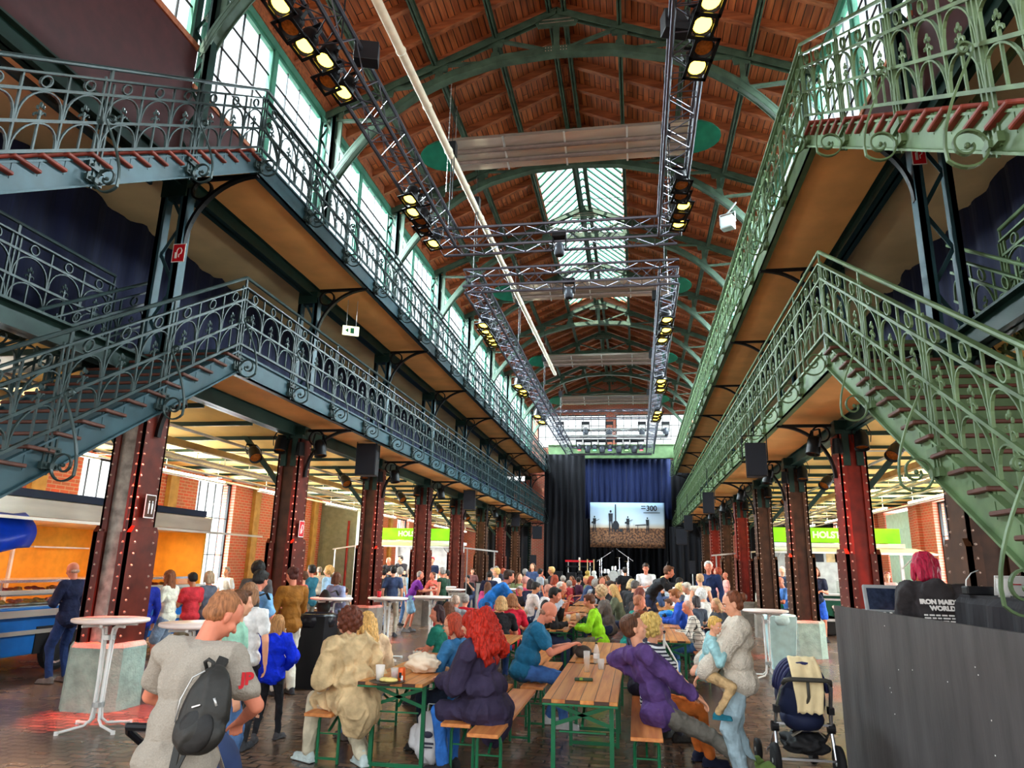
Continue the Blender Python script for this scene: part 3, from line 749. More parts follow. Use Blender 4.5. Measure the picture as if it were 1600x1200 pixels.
        y_low = ya-L*n; railing(nm, inn, x0+inn*.02, y_low, n, L, sl, zb-sl*L*n, mr, True, 'outer sloping ornamental railing of the %s %s staircase' % (ln, nm), 'stair railings', endpost=False, hs=HS)
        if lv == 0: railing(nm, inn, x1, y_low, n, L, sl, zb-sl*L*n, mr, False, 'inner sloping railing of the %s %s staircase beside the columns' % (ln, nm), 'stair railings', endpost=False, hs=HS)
    # level railings of the galleries that continue beside the stairwell, set back behind the flights
    xr = mir(XL-.42, s)
    railing(nm, inn, xr, 3.2, 3, 1.56, 0, 4.15, mr, False, 'short level railing beside the %s middle gallery stairwell, behind the stairs' % nm, 'stairwell railings')
    railing(nm, inn, xr, 2.9, 3, 1.72, 0, 7.1, mr, False, 'short level railing beside the %s upper gallery stairwell' % nm, 'stairwell railings')
    for zb, dk in ((4.15, 0), (7.1, 1)):
        a, b = sorted((xr, mir(XL-2.6, s))); k = MB(); k.bb((a, 2.8, zb+.05), (b, GY0, zb+.3)); k.bb((a-.02, 2.8, zb), (a+.02 if s > 0 else b+.02, GY0, zb+.04)) if False else None
        tag(k.build('landing_deck', CREAM2 if dk else GREEN), '%s stair landing deck behind the %s stairwell railing' % ('upper' if dk else 'middle', nm), 'landing')
        k = MB(); k.bb((xr-.02, 2.8, zb-.02), (xr+.02, GY0, zb+.32)); tag(k.build('landing_girder', mf), 'steel edge girder of the %s %s stair landing' % ('upper' if dk else 'middle', nm), 'girder')
# lean-to aisle roofs outside the clerestory so daylight only enters through glass
for s, nm in ((-1, 'left'), (1, 'right')):
    xi = mir(XL-1.95, s); xo = (WL-.4) if s < 0 else (WR+.4)
    k = MB(); a, b = sorted((mir(XL-.15, s), xi)); k.bb((a, 8.9, 7.42), (b, 45, 7.5)); k.bb((min(xi, xi+.1*s), 2.5, 4.5), (max(xi, xi+.1*s), 45, 7.5))
    struct(k.build('wall_gallery_%s' % nm, MAROON))

# ================================================================ roof trusses
def truss():
    k = MB(); A = lambda dx: 12.31-.0-(0.30*(abs(dx)/2.35)**2*1.0 if abs(dx) < 0 else 0)
    def arch(dx):
        d = abs(dx)
        tab = [(0, 12.36), (1.2, 12.28), (2.35, 11.98), (3.0, 11.66), (3.6, 11.22), (4.1, 10.72), (4.5, 10.2), (4.8, 9.72), (4.97, 9.3)]
        for (a, za), (b, zb) in zip(tab, tab[1:]):
            if d <= b: return za+(zb-za)*(d-a)/(b-a)
        return 9.3
    raft = lambda dx: 13.36-abs(dx)*.413
    N = 40; pts = []
    for i in range(N+1):
        a = -1+2*i/N; dx = math.sin(a*PI/2)*4.97; pts.append((dx, 0, arch(dx)))
    for dy in (-.085, .085): k.tube([(p[0], dy, p[2]) for p in pts], 0, flat=(.02, .15, (0, 1, 0)))
    k.tube([(p[0], 0, p[2]-.075) for p in pts], 0, flat=(.2, .015, (0, 1, 0))); k.tube([(p[0], 0, p[2]+.075) for p in pts], 0, flat=(.2, .015, (0, 1, 0)))
    for s in (-1, 1):
        for dy in (-.06, .06): k.bar((0, dy, raft(0)), (s*5.09, dy, raft(5.09)), .02, .15)
        k.bar((0, 0, raft(0)+.07), (s*5.09, 0, raft(5.09)+.07), .17, .015)
        nodes = [0, 1.33, 2.55, 3.75, 4.75]
        for i, d in enumerate(nodes):
            if i: k.bar((s*d, 0, raft(d)), (s*d, 0, arch(min(d, 4.9))), .1, .05)
        for d0, d1 in ((1.33, 0), (2.55, 1.33), (3.75, 2.6), (4.9, 3.7)):
            k.bar((s*d0, 0, raft(d0)), (s*d1, 0, arch(d1)), .09, .05) if d0 < 4 else k.bar((s*5.05, 0, 11.15), (s*3.75, 0, arch(3.75)), .09, .05)
        k.bar((s*5.05, 0, 11.1), (s*4.55, 0, arch(4.55)), .08, .05)
        k.bar((s*5.05, 0, 10.0), (s*4.75, 0, 9.8), .08, .05)
        for d in (1.33, 2.55, 3.75):
            k.prism([(s*d-.16, raft(d)-.18), (s*d+.16, raft(d)-.18), (s*d+.2, raft(d)+.05), (s*d-.2, raft(d)+.05)], -.02, .02, Matrix(((1, 0, 0), (0, 0, 1), (0, 1, 0))))
        for d in (1.33, 2.55, 3.75):
            k.prism([(s*d-.13, arch(d)), (s*d+.13, arch(d)), (s*d+.08, arch(d)+.25), (s*d-.08, arch(d)+.25)], -.02, .02, Matrix(((1, 0, 0), (0, 0, 1), (0, 1, 0))))
    k.bar((0, 0, 13.36), (0, 0, 12.4), .12, .08)
    k.prism([(-.4, 13.0), (.4, 13.0), (.5, 13.2), (0, 13.45), (-.5, 13.2)], -.03, .03, Matrix(((1, 0, 0), (0, 0, 1), (0, 1, 0))))
    return k
TM = truss().mesh('truss', TRUSSG)
rvt = MB()
for sx_ in range(-12, 13):
    for z in (13.08, 13.16): rivets(rvt, [(sx_*.03, -.04, z)], (0, -1, 0), .012)
for sx_ in (-.22, -.16, -.1, .1, .16, .22):
    for z in (12.33, 12.4): rivets(rvt, [(sx_, -.1, z)], (0, -1, 0), .012)
RVT = rvt.mesh('rivets', RIV)
pk = MB(); pk.bb((-.26, -.1, 12.29), (.26, -.085, 12.44)); PK = pk.mesh('splice_plate', TRUSSG)
for r in range(9):
    t = thing('roof_truss', '%s arched green roof truss from the viewer with riveted bracing' % ORD[r], 'roof truss', (CX, ROW(r), 0), 0, 'roof trusses')
    obj('truss_frame', TM, t); obj('rivets', RVT, t); obj('splice_plate', PK, t)
# thick pale duct along the left slope and thin hanging cables
k = MB(); DA, DB_ = V((-3.72, 6.5, 10.0)), V((-3.4, 30, 10.0)); k.cyl(DA, DB_, .075, n=14)
for j in range(1, 16): k.cyl(DA.lerp(DB_, j/16), DA.lerp(DB_, j/16+.0015), .09, n=14)
tag(k.build('ventilation_duct', mat('duct_cream', (222, 210, 186), .5, 0, .05), None, True), 'long cream round duct running under the left roof slope', 'duct')
# ================================================================ lighting trusses
def truss_seg(k, p, q, s=.2, step=.4, up=V((0, 0, 1))):
    """box truss between p and q: four chords + zigzags"""
    p, q = V(p), V(q); d = (q-p); L = d.length; d.normalize(); a = d.cross(up).normalized(); b = a.cross(d)
    C4 = [(-1, -1), (1, -1), (1, 1), (-1, 1)]
    for i, j in C4: k.cyl(p+a*i*s+b*j*s, q+a*i*s+b*j*s, .03, n=6)
    n = max(2, int(L/step)); 
    for m in range(n):
        for e in range(4):
            (i0, j0), (i1, j1) = C4[e], C4[(e+1) % 4]
            if m % 2: (i0, j0), (i1, j1) = (i1, j1), (i0, j0)
            k.bar(p+d*(L*m/n)+a*i0*s+b*j0*s, p+d*(L*(m+1)/n)+a*i1*s+b*j1*s, .013, .013)
        for e in (0, 2):
            (i0, j0), (i1, j1) = C4[e], C4[(e+1) % 4]; k.bar(p+d*(L*m/n)+a*i0*s+b*j0*s, p+d*(L*m/n)+a*i1*s+b*j1*s, .012, .012)
ZT = 8.1; xa, xb = -3.62, .74
t = thing('lighting_truss', 'near lighting truss ring hung under the roof with yellow spotlights', 'lighting truss')
for nm, p, q in (('left_run', (xa, 3.5, ZT), (xa, 12.55, ZT)), ('cross_run', (xa-.16, 12.72, ZT), (xb+.16, 12.72, ZT)), ('right_run', (xb, 3.5, ZT), (xb, 12.55, ZT))):
    k = MB(); truss_seg(k, p, q); k.build('truss_run', ALU, t)
t = thing('lighting_truss', 'far lighting truss ring running back to the stage', 'lighting truss'); YF = 39.5
for p, q in (((xa-.16, 14.75, ZT), (xb+.3, 14.75, ZT)), ((xa, 14.95, ZT), (xa, YF, ZT)), ((xb+.1, 14.95, ZT), (xb+.1, YF, ZT)), ((xa, YF+.2, ZT), (xb+.2, YF+.2, ZT)), ((-4.0, 35.0, 9.2), (1.3, 35.0, 9.2)), ((-4.2, 40.9, 9.3), (1.9, 40.9, 9.3))):
    k = MB(); truss_seg(k, p, q); k.build('truss_run', ALU, t)
k = MB(); truss_seg(k, (-4.2, 37.6, 8.75), (1.6, 37.6, 8.75), .18); k.cyl((-4.3, 38.2, 9.05), (1.9, 38.2, 9.05), .05); tag(k.build('stage_front_truss', STEEL), 'front stage truss bar carrying moving heads', 'lighting truss')
# chain hoists
HM = MB(); HM.bb((-.09, -.09, 1.9), (.09, .09, 2.2)); HM.cyl((0, 0, .15), (0, 0, 1.9), .012); HM.cyl((0, 0, 2.2), (0, 0, 3.6), .008); HM.cyl((.05, 0, .9), (.05, 0, 1.9), .01)
HMM = HM.mesh('hoist', BLACK)
i = 0
for x in (xa, xb):
    for y in (7.2, 12.6, 14.9, 21.4, 27.9, 34.4):
        i += 1; o = obj('chain_hoist', HMM, None, (x, y, ZT)); tag(o, 'chain hoist above the %s run of the lighting trusses, %s from the viewer' % ('left' if x < 0 else 'right', ORD[(7.2, 12.6, 14.9, 21.4, 27.9, 34.4).index(y)]), 'chain hoist', 'chain hoists')
# par spotlights
LENSY = mat('lit_amber_lens', (255, 214, 70), .3, 0, 0, emit=3.2); LENSO = mat('unlit_amber_lens', (150, 84, 30), .25, 0, .2, 30)
def par_meshes():
    h = MB(); h.lathe([(.02, -.30), (.08, -.29), (.115, -.2), (.12, .0), (.125, .02), (.118, .02), (.112, -.03)], 16)
    f = MB(); 
    for a, b in (((-.15, -.15, .02), (-.11, .15, .035)), ((.11, -.15, .02), (.15, .15, .035)), ((-.15, -.15, .02), (.15, -.11, .035)), ((-.15, .11, .02), (.15, .15, .035))): f.bb(a, b)
    l = MB(); l.lathe([(.001, -.02), (.06, -.022), (.108, -.03)], 16)
    y = MB(); y.tube([(-.14, 0, -.1), (-.16, 0, -.25), (-.1, 0, -.42), (.1, 0, -.42), (.16, 0, -.25), (.14, 0, -.1)], 0, flat=(.04, .012, (0, 1, 0)))
    return h.mesh('housing', BLACK, True), f.mesh('gel_frame', BLACK), l.mesh('lens', LENSY), y.mesh('yoke', BLACK)
PH, PF, PLN, PY = par_meshes()
def spot(px, py, z, lit, s, n_, wh, aimv=(0, -.25, -1)):
    p = atZ(px, py, z)
    t = thing('par_spotlight', '%s spotlight, %s, %s' % ('lit yellow' if lit else 'dark amber', wh, n_), 'spotlight', p, 0, 'par spotlights')
    t.rotation_euler = V(aimv).to_track_quat('Z', 'Y').to_euler(); t.scale = (s, s, s)
    obj('housing', PH, t); obj('gel_frame', PF, t); omat(obj('lens', PLN, t), LENSY if lit else LENSO); obj('yoke', PY, t)
S1 = [(437, 8, 1), (452, 44, 0), (475, 72, 1), (507, 95, 1), (511, 128, 0), (536, 145, 1)]
S2 = [(1112, 2, 1), (1098, 40, 1), (1100, 75, 0), (1089, 106, 1)]
S3 = [(640, 312, 1), (645, 332, 1), (657, 346, 0), (661, 358, 0), (677, 381, 1)]
S4 = [(1065, 290, 0), (1064, 306, 0), (1068, 322, 1), (1061, 337, 0), (1061, 350, 1)]
S5 = [(755, 509, 1), (758, 518, 1), (763, 524, 1), (767, 531, 1), (770, 537, 1)]
S6 = [(1042, 500, 1), (1041, 516, 1), (1037, 521, 1), (1035, 532, 1)]
S7 = [(810, 604, 1), (817, 611, 1), (818, 616, 1), (840, 651, 1), (847, 660, 1)]
S8 = [(1033, 596, 1), (1034, 602, 1), (1033, 609, 1), (1028, 645, 1), (1026, 650, 1), (1025, 655, 1)]
NUM = ['first', 'second', 'third', 'fourth', 'fifth', 'sixth']
for grp, z, sz, wh in ((S1, 7.75, 1, 'left run of the near truss'), (S2, 7.75, 1, 'right run of the near truss'), (S3, 7.72, 1.0, 'left corner of the near truss'), (S4, 7.75, 1.0, 'right corner of the near truss'),
                   (S5, 7.75, 1.1, 'left run of the far truss'), (S6, 7.75, 1.1, 'right run of the far truss'), (S7, 7.75, 1.3, 'far end of the left run near the stage'), (S8, 7.75, 1.3, 'far end of the right run near the stage')):
    for q, (x, y, l) in enumerate(grp): spot(x, y, z, l, sz, '%s from viewer' % NUM[q], wh, (-.12 if x < 900 else .1, -.35, -1))
# moving head lamps
def moving_head(x, y, z, s, lab, lens=None):
    t = thing('moving_head_lamp', lab, 'stage lamp', (x, y, z), 0, 'moving head lamps'); t.scale = (s, s, s)
    k = MB(); k.bb((-.17, -.12, -.1), (.17, .12, 0)); k.build('base', BLACKP, t)
    k = MB(); k.bb((-.17, -.06, -.42), (-.14, .06, -.1)); k.bb((.14, -.06, -.42), (.17, .06, -.1)); k.build('yoke', BLACKP, t)
    k = MB(); k.lathe([(.06, -.24), (.11, -.28), (.13, -.4), (.12, -.55), (.1, -.57)], 14); k.build('head', mat('lamp_grey', (70, 74, 82), .4, .2, .1), t, True)
    k = MB(); k.cyl((0, 0, -.571), (0, 0, -.575), .09, n=14); k.build('lens', lens or BLACK, t)
for n_, (x, y) in enumerate(((874, 388), (889, 456))):
    p = atZ(x, y, 7.7); moving_head(p.x, p.y, 8.0, .8, 'moving head lamp under the %s cross run of the lighting truss' % ('near' if n_ == 0 else 'far'))
LC_ = [(255, 60, 70), None, (80, 240, 150), None, (90, 70, 255), None, (150, 245, 120), None, (255, 60, 80)]
for i, px in enumerate((905, 918, 929, 941, 953, 967, 979, 991, 1002)):
    p = atY(px, 700, 38.6); c = LC_[i]
    moving_head(p.x, 38.6, p.z+.45+.0, 1.25 if c is None else 1.0, 'front row stage lamp above the curtain, %s' % ('number %d from left, %s light' % (i+1, {0: 'red', 2: 'green', 4: 'violet', 6: 'lime', 8: 'rose'}[i]) if c else 'unlit head between %s' % ('red and green', 'green and violet', 'violet and lime', 'lime and rose')[i//2]),
                mat('lens_%d' % i, c, .3, 0, 0, emit=4) if c else None)
zb_ = atY(950, 700, 38.6).z+.45; k = MB(); k.cyl((-4.4, 38.6, zb_+.03), (2.0, 38.6, zb_+.03), .04, n=8); k.bar((-3.9, 38.6, zb_), (-3.9, 37.7, 8.7), .04, .04); k.bar((1.4, 38.6, zb_), (1.4, 37.7, 8.7), .04, .04); tag(k.build('lamp_bar', STEEL), 'steel pipe carrying the front row of coloured stage lamps', 'lamp bar')
for i, px in enumerate((875, 915, 952, 1003, 1040)):
    p = atY(px, 668, 37.6); moving_head(p.x, 37.6, p.z+.3, 1.25, 'large moving head on the front stage truss bar, %s from the left' % NUM[i])
# floodlight on the right arch
p = atY(1137, 348, ROW(2)-.2)
t = thing('floodlight', 'square grey floodlight bolted to the right leg of a roof arch', 'floodlight', p, -.5)
k = MB(); k.bb((-.16, -.12, -.18), (.16, .12, .16)); bev(k.build('housing', STEEL, t), .02); k = MB(); k.bb((-.13, -.13, -.15), (.13, -.121, .12)); k.build('lens', mat('flood_glass', (190, 214, 226), .15, 0, .05), t)
k = MB(); k.tube([(-.2, 0, -.02), (-.2, 0, .25), (.2, 0, .25), (.2, 0, -.02)], .015); k.bar((0, 0, .25), (.25, 0, .5), .03, .03); k.build('bracket', STEEL, t)
for (px, py, z) in ((573, 85, 8.3), (1055, 38, 8.3), (970, 325, 10.2)):
    p = atZ(px, py, z)
    if px == 970: continue
    k = MB(); k.bb((-.16, -.1, -.14), (.16, .1, .14)); o = bev(k.build('dimmer_box', BLACKP, None, False, p), .01); o.rotation_euler = (0, 0, .3)
    tag(o, 'black junction box clamped on the %s run of the near truss' % ('left' if px < 800 else 'right'), 'box')
# long hanging heater reflectors
def heater(y, nm):
    t = thing('reflector_lamp', 'long green-backed reflector fixture across the hall, %s from the viewer' % nm, 'lamp fixture', (-1.42, y, 11.1), 0, 'long hanging fixtures'); t.scale = (1, 1.25, 1.25); t.rotation_euler = (-.3, 0, 0)
    k = MB(); Lh = 2.75; prof = []
    for i in range(9): a = PI*i/8; prof.append((-.36*math.cos(a), .05+.2*math.sin(a)))
    vs = []
    for x in (-Lh, Lh): vs += [(x, p_[0], p_[1]) for p_ in prof]
    n = len(prof); k.add(vs, [(i, i+1, n+i+1, n+i) for i in range(n-1)]); o = k.build('hood', TRUSSG if False else mat('hood_green', (18, 92, 70), .35, .1, .1), t, True); sm = o.modifiers.new('s', 'SOLIDIFY'); sm.thickness = .02
    k = MB(); k.bb((-Lh, -.33, .02), (Lh, .33, .05)); k.bb((-Lh, -.36, .02), (Lh, -.33, .1)); k.bb((-Lh, .33, .02), (Lh, .36, .1))
    k.build('reflector', mat('reflector_metal', (196, 180, 166), .25, .7, .1, 2, stretch=(.4, 4, 4)), t)
    k = MB(); k.cyl((-Lh, -.12, -.02), (Lh, -.12, -.02), .04, n=8); k.cyl((-Lh, .14, -.02), (Lh, .14, -.02), .04, n=8); k.build('tube', mat('tube_grey', (120, 100, 92), .4, .4, .1), t)
    k = MB()
    for x in (-Lh, -1.4, 0, 1.4, Lh): k.bb((x-.02, -.38, -.01), (x+.02, .38, .02))
    k.build('strap', STEEL, t)
    for s in (-1, 1):
        k = MB(); vs = []
        for j in range(5):
            ph = PI/2*j/4
            for i in range(9):
                a = PI*i/8; vs.append((s*(Lh+.72*math.sin(ph)), -.36*math.cos(a)*math.cos(ph), .05+.2*math.sin(a)*math.cos(ph)))
        k.add(vs, [(j*9+i, j*9+i+1, (j+1)*9+i+1, (j+1)*9+i) for j in range(4) for i in range(8)])
        k.prism([(s*Lh, -.36)]+[(s*(Lh+.72*math.sin(PI*j/10)), -.36*math.cos(PI*j/10)) for j in range(1, 10)]+[(s*Lh, .36)], .03, .05)
        k.build('end_cap', MC['hood_green'], t, False)
    for x in (-2.65, 2.65): k = MB(); k.cyl((x, 0, .2), (x, -.3, 1.1), .01); k.build('hanger', STEEL, t)
for i, y in enumerate((14.35, 23.1, 31.9, 40.2)): heater(y, ['nearest', 'second', 'third', 'farthest'][i])
# black spotlights clamped to the heads of the arcade columns
for s_, nm_ in ((-1, 'left'), (1, 'right')):
    for r_ in range(8):
        for q_, (dx, dy, dz, av) in enumerate(((-.1, -.42, 3.78, (.1, -.3, -1)), (.5*-1, -.55, 3.62, (.6, -.5, -.7)), (.62, -.2, 3.72, (.2, -.1, -1)))):
            if s_ > 0: dx = -dx; av = (-av[0], av[1], av[2])
            if r_ > 5 and q_: continue
            t = thing('column_spotlight', 'black spotlight on the %s %s column head, %s' % (ORD[r_], nm_, ['facing the viewer', 'on the aisle side', 'on the nave side'][q_]), 'spotlight', (mir(XL, s_)+dx, ROW(r_)+dy, dz), 0, 'spotlights on the column heads')
            t.rotation_euler = V(av).to_track_quat('Z', 'Y').to_euler(); t.scale = (.95, .95, 1.0)
            obj('housing', PH, t); omat(obj('lens', PLN, t), LENSO); obj('yoke', PY, t)
# thin vertical chains seen in front of the roof
for i, (px, py0, py1, Y) in enumerate(((697, 150, 300, 12.9), (570, 0, 60, 12.0), (1045, 130, 330, 12.9), (1044, 400, 460, 15))):
    a = atY(px, py0, Y); b = atY(px, py1, Y); a.z += (1.3, 0, .4, 0)[i]; k = MB(); n = int((a-b).length/.06)
    for j in range(n):
        z = b.z+(a.z-b.z)*j/n; k.cyl((b.x, Y, z), (b.x, Y, z+.045), .014 if j % 2 else .008, n=5)
    tag(k.build('hanging_chain', STEEL), 'thin hanging chain %s' % ['on the left beside the duct', 'above the near left spotlights', 'on the right with a yellow hook end', 'above the far truss corner'][i], 'chain')
# ================================================================ loudspeakers, signs
def speaker(px0, py0, px1, py1, Y, lab, hang=True):
    a = atY(px0, py0, Y); b = atY(px1, py1, Y); w = abs(b.x-a.x); h = abs(a.z-b.z); c = (a+b)/2
    t = thing('loudspeaker', lab, 'loudspeaker', (c.x, Y, c.z))
    k = MB(); k.prism([(-w/2, -.02), (w/2, -.02), (w/2*.75, w*.75), (-w/2*.75, w*.75)], -h/2, h/2); bev(k.build('cabinet', BLACKP, t), .01)
    k = MB(); k.bb((-w/2+.015, -.035, -h/2+.015), (w/2-.015, -.02, h/2-.015)); k.build('grille', mat('speaker_grille', (24, 27, 36), .6, 0, .2, 200), t)
    if hang:
        k = MB(); k.tube([(-w/2-.03, .1, 0), (-w/2-.03, .1, h/2+.14), (w/2+.03, .1, h/2+.14), (w/2+.03, .1, 0)], .012); k.cyl((0, .1, h/2+.14), (0, .1, max(h/2+.3, 4.42-c.z)), .012); k.build('hanging_frame', BLACK, t)
    return t
speaker(558, 693, 586, 742, 14.4, 'black loudspeaker hanging under the left gallery between the second and third columns')
speaker(725, 766, 742, 796, 24.5, 'black loudspeaker hanging under the left gallery, small, second in the row')
speaker(800, 800, 812, 822, 34.5, 'black loudspeaker hanging under the far left gallery near the stage')
speaker(832, 822, 847, 842, 37.5, 'grey-fronted loudspeaker hung at the end of the left gallery')
speaker(1163, 692, 1200, 744, 12.7, 'large black loudspeaker hanging under the right gallery')
speaker(1097, 769, 1117, 802, 19.5, 'black loudspeaker hanging under the right gallery, second in the row')
speaker(1068, 805, 1083, 829, 26.5, 'black loudspeaker under the right gallery, third in the row')
speaker(1056, 826, 1074, 851, 31.0, 'black loudspeaker under the right gallery nearest the stage curtain')
for px0, py0, px1, py1, Y, lb in ((828, 867, 838, 888, 36.5, 'left'), (1077, 876, 1087, 897, 35.0, 'right')):
    t = speaker(px0, py0, px1, py1, Y, 'loudspeaker on a pole stand at the %s side of the stage' % lb, False)
    k = MB(); z = t.location.z; k.cyl((0, .1, -z+.0), (0, .1, -.2), .02); k.cyl((-.35, .1, -z), (0, .1, -z+.5), .012); k.cyl((.35, .1, -z), (0, .1, -z+.5), .012); k.cyl((0, .45, -z), (0, .1, -z+.5), .012); k.build('stand', STEEL, t)
WSIGN = mat('sign_white', (240, 236, 232), .5, 0, 0)
def ext_sign(p, w, h, lab, face='y', base=REDP, kind='ext'):
    t = thing('wall_sign', lab, 'sign', p, 0 if face == 'y' else (-PI/2 if face == 'x-' else PI/2))
    k = MB(); k.bb((-w/2, -.006, -h/2), (w/2, 0, h/2)); k.build('plate', WSIGN, t)
    k = MB(); k.bb((-w/2+w*.06, -.009, -h/2+w*.06), (w/2-w*.06, -.006, h/2-w*.06)); k.build('ground', base, t)
    k = MB(); y = -.013
    if kind == 'ext':
        k.tube([(-.12*w, y, -.3*h), (-.12*w, y, .12*h), (-.02*w, y, .25*h), (.16*w, y, .25*h), (.26*w, y, .12*h), (.2*w, y, -.05*h), (.05*w, y, -.1*h), (.05*w, y, -.25*h)], w*.035, 6)
        k.bb((-.24*w, y-.002, -.32*h), (-.0*w, y+.004, .06*h)) if False else k.cyl((-.22*w, y, -.3*h), (-.22*w, y, .02*h), w*.05, n=8)
    else:
        for sx_ in (-1, 1):
            k.ell((sx_*.16*w, y, .2*h), (.06*w, .004, .045*h), None, 8, 5); k.bb((sx_*.16*w-.07*w, y-.003, -.12*h), (sx_*.16*w+.07*w, y+.003, .14*h)); k.bb((sx_*.16*w-.05*w, y-.003, -.32*h), (sx_*.16*w-.01*w, y+.003, -.12*h)); k.bb((sx_*.16*w+.01*w, y-.003, -.32*h), (sx_*.16*w+.05*w, y+.003, -.12*h))
    k.build('pictogram', WSIGN, t)
ext_sign((XL+.22, ROW(0)-.1, 5.95), .2, .28, 'red fire hose sign on the blue-green post of the left middle gallery')
ext_sign((XR-.14, ROW(0)-.1, 6.7), .16, .3, 'red fire hose sign on the pale post of the right middle gallery')
ext_sign((XL+.275, ROW(0)-.0, 2.42), .2, .3, 'framed brown sign with white figures on the nearest left column', 'x+', COLDB, 'wc')
ext_sign((XL+.275, ROW(1)-.0, 2.35), .2, .3, 'small red sign on the side of the second left column', 'x+', REDP)
ext_sign((XR+.1, ROW(0)-.3, 2.45), .16, .3, 'framed sign with white figures on the nearest right column', 'y', COLBR, 'wc')
# exit sign on the left middle level
p = atY(548, 517, 13.4); t = thing('exit_sign', 'small pale emergency exit sign hanging under the left upper gallery', 'sign', (p.x, 13.4, p.z), .5)
for x_ in (-.1, .1): k = MB(); k.cyl((x_, 0, .1), (x_, 0, 7.2-p.z), .006); k.build('hanger', STEEL, t)
k = MB(); k.bb((-.17, -.02, -.1), (.17, .02, .1)); k.build('box', mat('exit_sign_box', (250, 246, 190), .4, 0, 0, emit=.6), t)
k = MB(); k.bb((-.01, -.025, -.06), (.07, -.02, .06)); k.prism([(-.12, 0), (-.05, -.05), (-.05, .05)], -.025, -.02, Matrix(((1, 0, 0), (0, 0, 1), (0, 1, 0)))); k.build('arrow', mat('exit_green', (20, 110, 70), .4, 0, 0), t)
# ================================================================ stage
DK = mat('dark_stage_deck', (26, 26, 30), .6, 0, .15)
k = MB(); k.bb((-5.6, 38.2, 0), (2.9, 44.2, .98)); tag(k.build('stage', DK), 'low black stage platform at the far end of the hall', 'stage')
def curtain(name, x0, x1, y, z0, z1, m, lab, amp=.1, n=None, side=False):
    k = MB(); n = n or int(abs(x1-x0)*14); vs = []
    for i in range(n+1):
        u = i/n; x = x0+(x1-x0)*u; w = amp*math.sin(i*1.25)+amp*.6*math.sin(i*.43+.8)
        for j in range(5):
            z = z1+(z0-z1)*j/4; ww = w*(.35+.65*j/4)
            vs.append((x, y+ww, z) if not side else (y+ww, x, z))
    k.add(vs, [(i*5+j, i*5+j+1, (i+1)*5+j+1, (i+1)*5+j) for i in range(n) for j in range(4)])
    o = k.build(name, m, None, True); tag(o, lab, 'curtain'); q = o.modifiers.new('t', 'SOLIDIFY'); q.thickness = .012; return o
NAVYB = mat('bright_navy_curtain', (12, 26, 66), .8, 0, .2, 3, stretch=(8, 8, .3))
curtain('stage_curtain', -3.05, 2.15, 44.0, 4.6, 8.3, NAVYB, 'navy velour border curtain above the stage banner', .12)
curtain('stage_curtain', -5.3, -2.9, 41.6, .98, 8.2, BLKC, 'tall black leg curtain on the left of the stage', .12)
curtain('stage_curtain', -3.2, 5.4, 44.4, .98, 8.3, BLKC, 'black backdrop curtain behind the drum kit', .12)
curtain('stage_curtain', 1.9, 5.0, 42.6, .0, 4.1, BLKC, 'black curtain closing the right side of the stage', .12)
curtain('stage_curtain', -9.4, -6.4, 42.6, .0, 4.0, BLKC, 'black curtain closing the left aisle end', .1)
curtain('stage_curtain', 5.0, 9.2, 36.0, .0, 4.0, BLKC, 'black curtain across the right aisle behind the beer trailer', .1)
# printed banner
a = atY(922, 785, 43.0); b = atY(1040, 857, 43.0); bw = b.x-a.x; bh = a.z-b.z; bx, bz = (a.x+b.x)/2, (a.z+b.z)/2
t = thing('banner', 'large printed banner of musicians in a field under a pale sky above the stage', 'banner', (bx, 43.0, bz))
sky = bpy.data.materials.new('banner_print'); sky.use_nodes = True; n_ = sky.node_tree; b_ = n_.nodes['Principled BSDF']
tc_ = n_.nodes.new('ShaderNodeTexCoord'); sp_ = n_.nodes.new('ShaderNodeSeparateXYZ'); n_.links.new(tc_.outputs['Object'], sp_.inputs[0])
mr_ = n_.nodes.new('ShaderNodeMapRange'); mr_.inputs['From Min'].default_value = -bh/2; mr_.inputs['From Max'].default_value = bh/2; n_.links.new(sp_.outputs['Z'], mr_.inputs[0])
rp_ = n_.nodes.new('ShaderNodeValToRGB'); n_.links.new(mr_.outputs[0], rp_.inputs[0])
E0 = rp_.color_ramp.elements; E0[0].position = 0; E0[0].color = (*lin((120, 84, 60)), 1); E0[1].position = 1; E0[1].color = (*lin((150, 180, 210)), 1)
for p_, c_ in ((.42, (150, 104, 70)), (.45, (196, 180, 160)), (.55, (196, 212, 224))): e_ = E0.new(p_); e_.color = (*lin(c_), 1)
vz = n_.nodes.new('ShaderNodeTexNoise'); vz.inputs['Scale'].default_value = 9; vz.inputs['Detail'].default_value = 8; n_.links.new(tc_.outputs['Object'], vz.inputs[0])
rr_ = n_.nodes.new('ShaderNodeValToRGB'); rr_.color_ramp.elements[0].position = .42; rr_.color_ramp.elements[1].position = .6; rr_.color_ramp.elements[0].color = (.18, .13, .1, 1); rr_.color_ramp.elements[1].color = (1, .95, .85, 1); n_.links.new(vz.outputs['Fac'], rr_.inputs[0])
gt = n_.nodes.new('ShaderNodeMath'); gt.operation = 'LESS_THAN'; gt.inputs[1].default_value = .43; n_.links.new(mr_.outputs[0], gt.inputs[0])
mx_ = n_.nodes.new('ShaderNodeMix'); mx_.data_type = 'RGBA'; mx_.blend_type = 'MULTIPLY'; n_.links.new(gt.outputs[0], mx_.inputs[0]); n_.links.new(rp_.outputs[0], mx_.inputs[6]); n_.links.new(rr_.outputs[0], mx_.inputs[7]); n_.links.new(mx_.outputs[2], b_.inputs['Base Color']); b_.inputs['Roughness'].default_value = .6
k = MB(); nx = 40; vs = []
for i in range(nx+1):
    for j in range(9): vs.append((-bw/2+bw*i/nx, .02*noise.noise(V((i*.3, j*.4, 1))), -bh/2+bh*j/8))
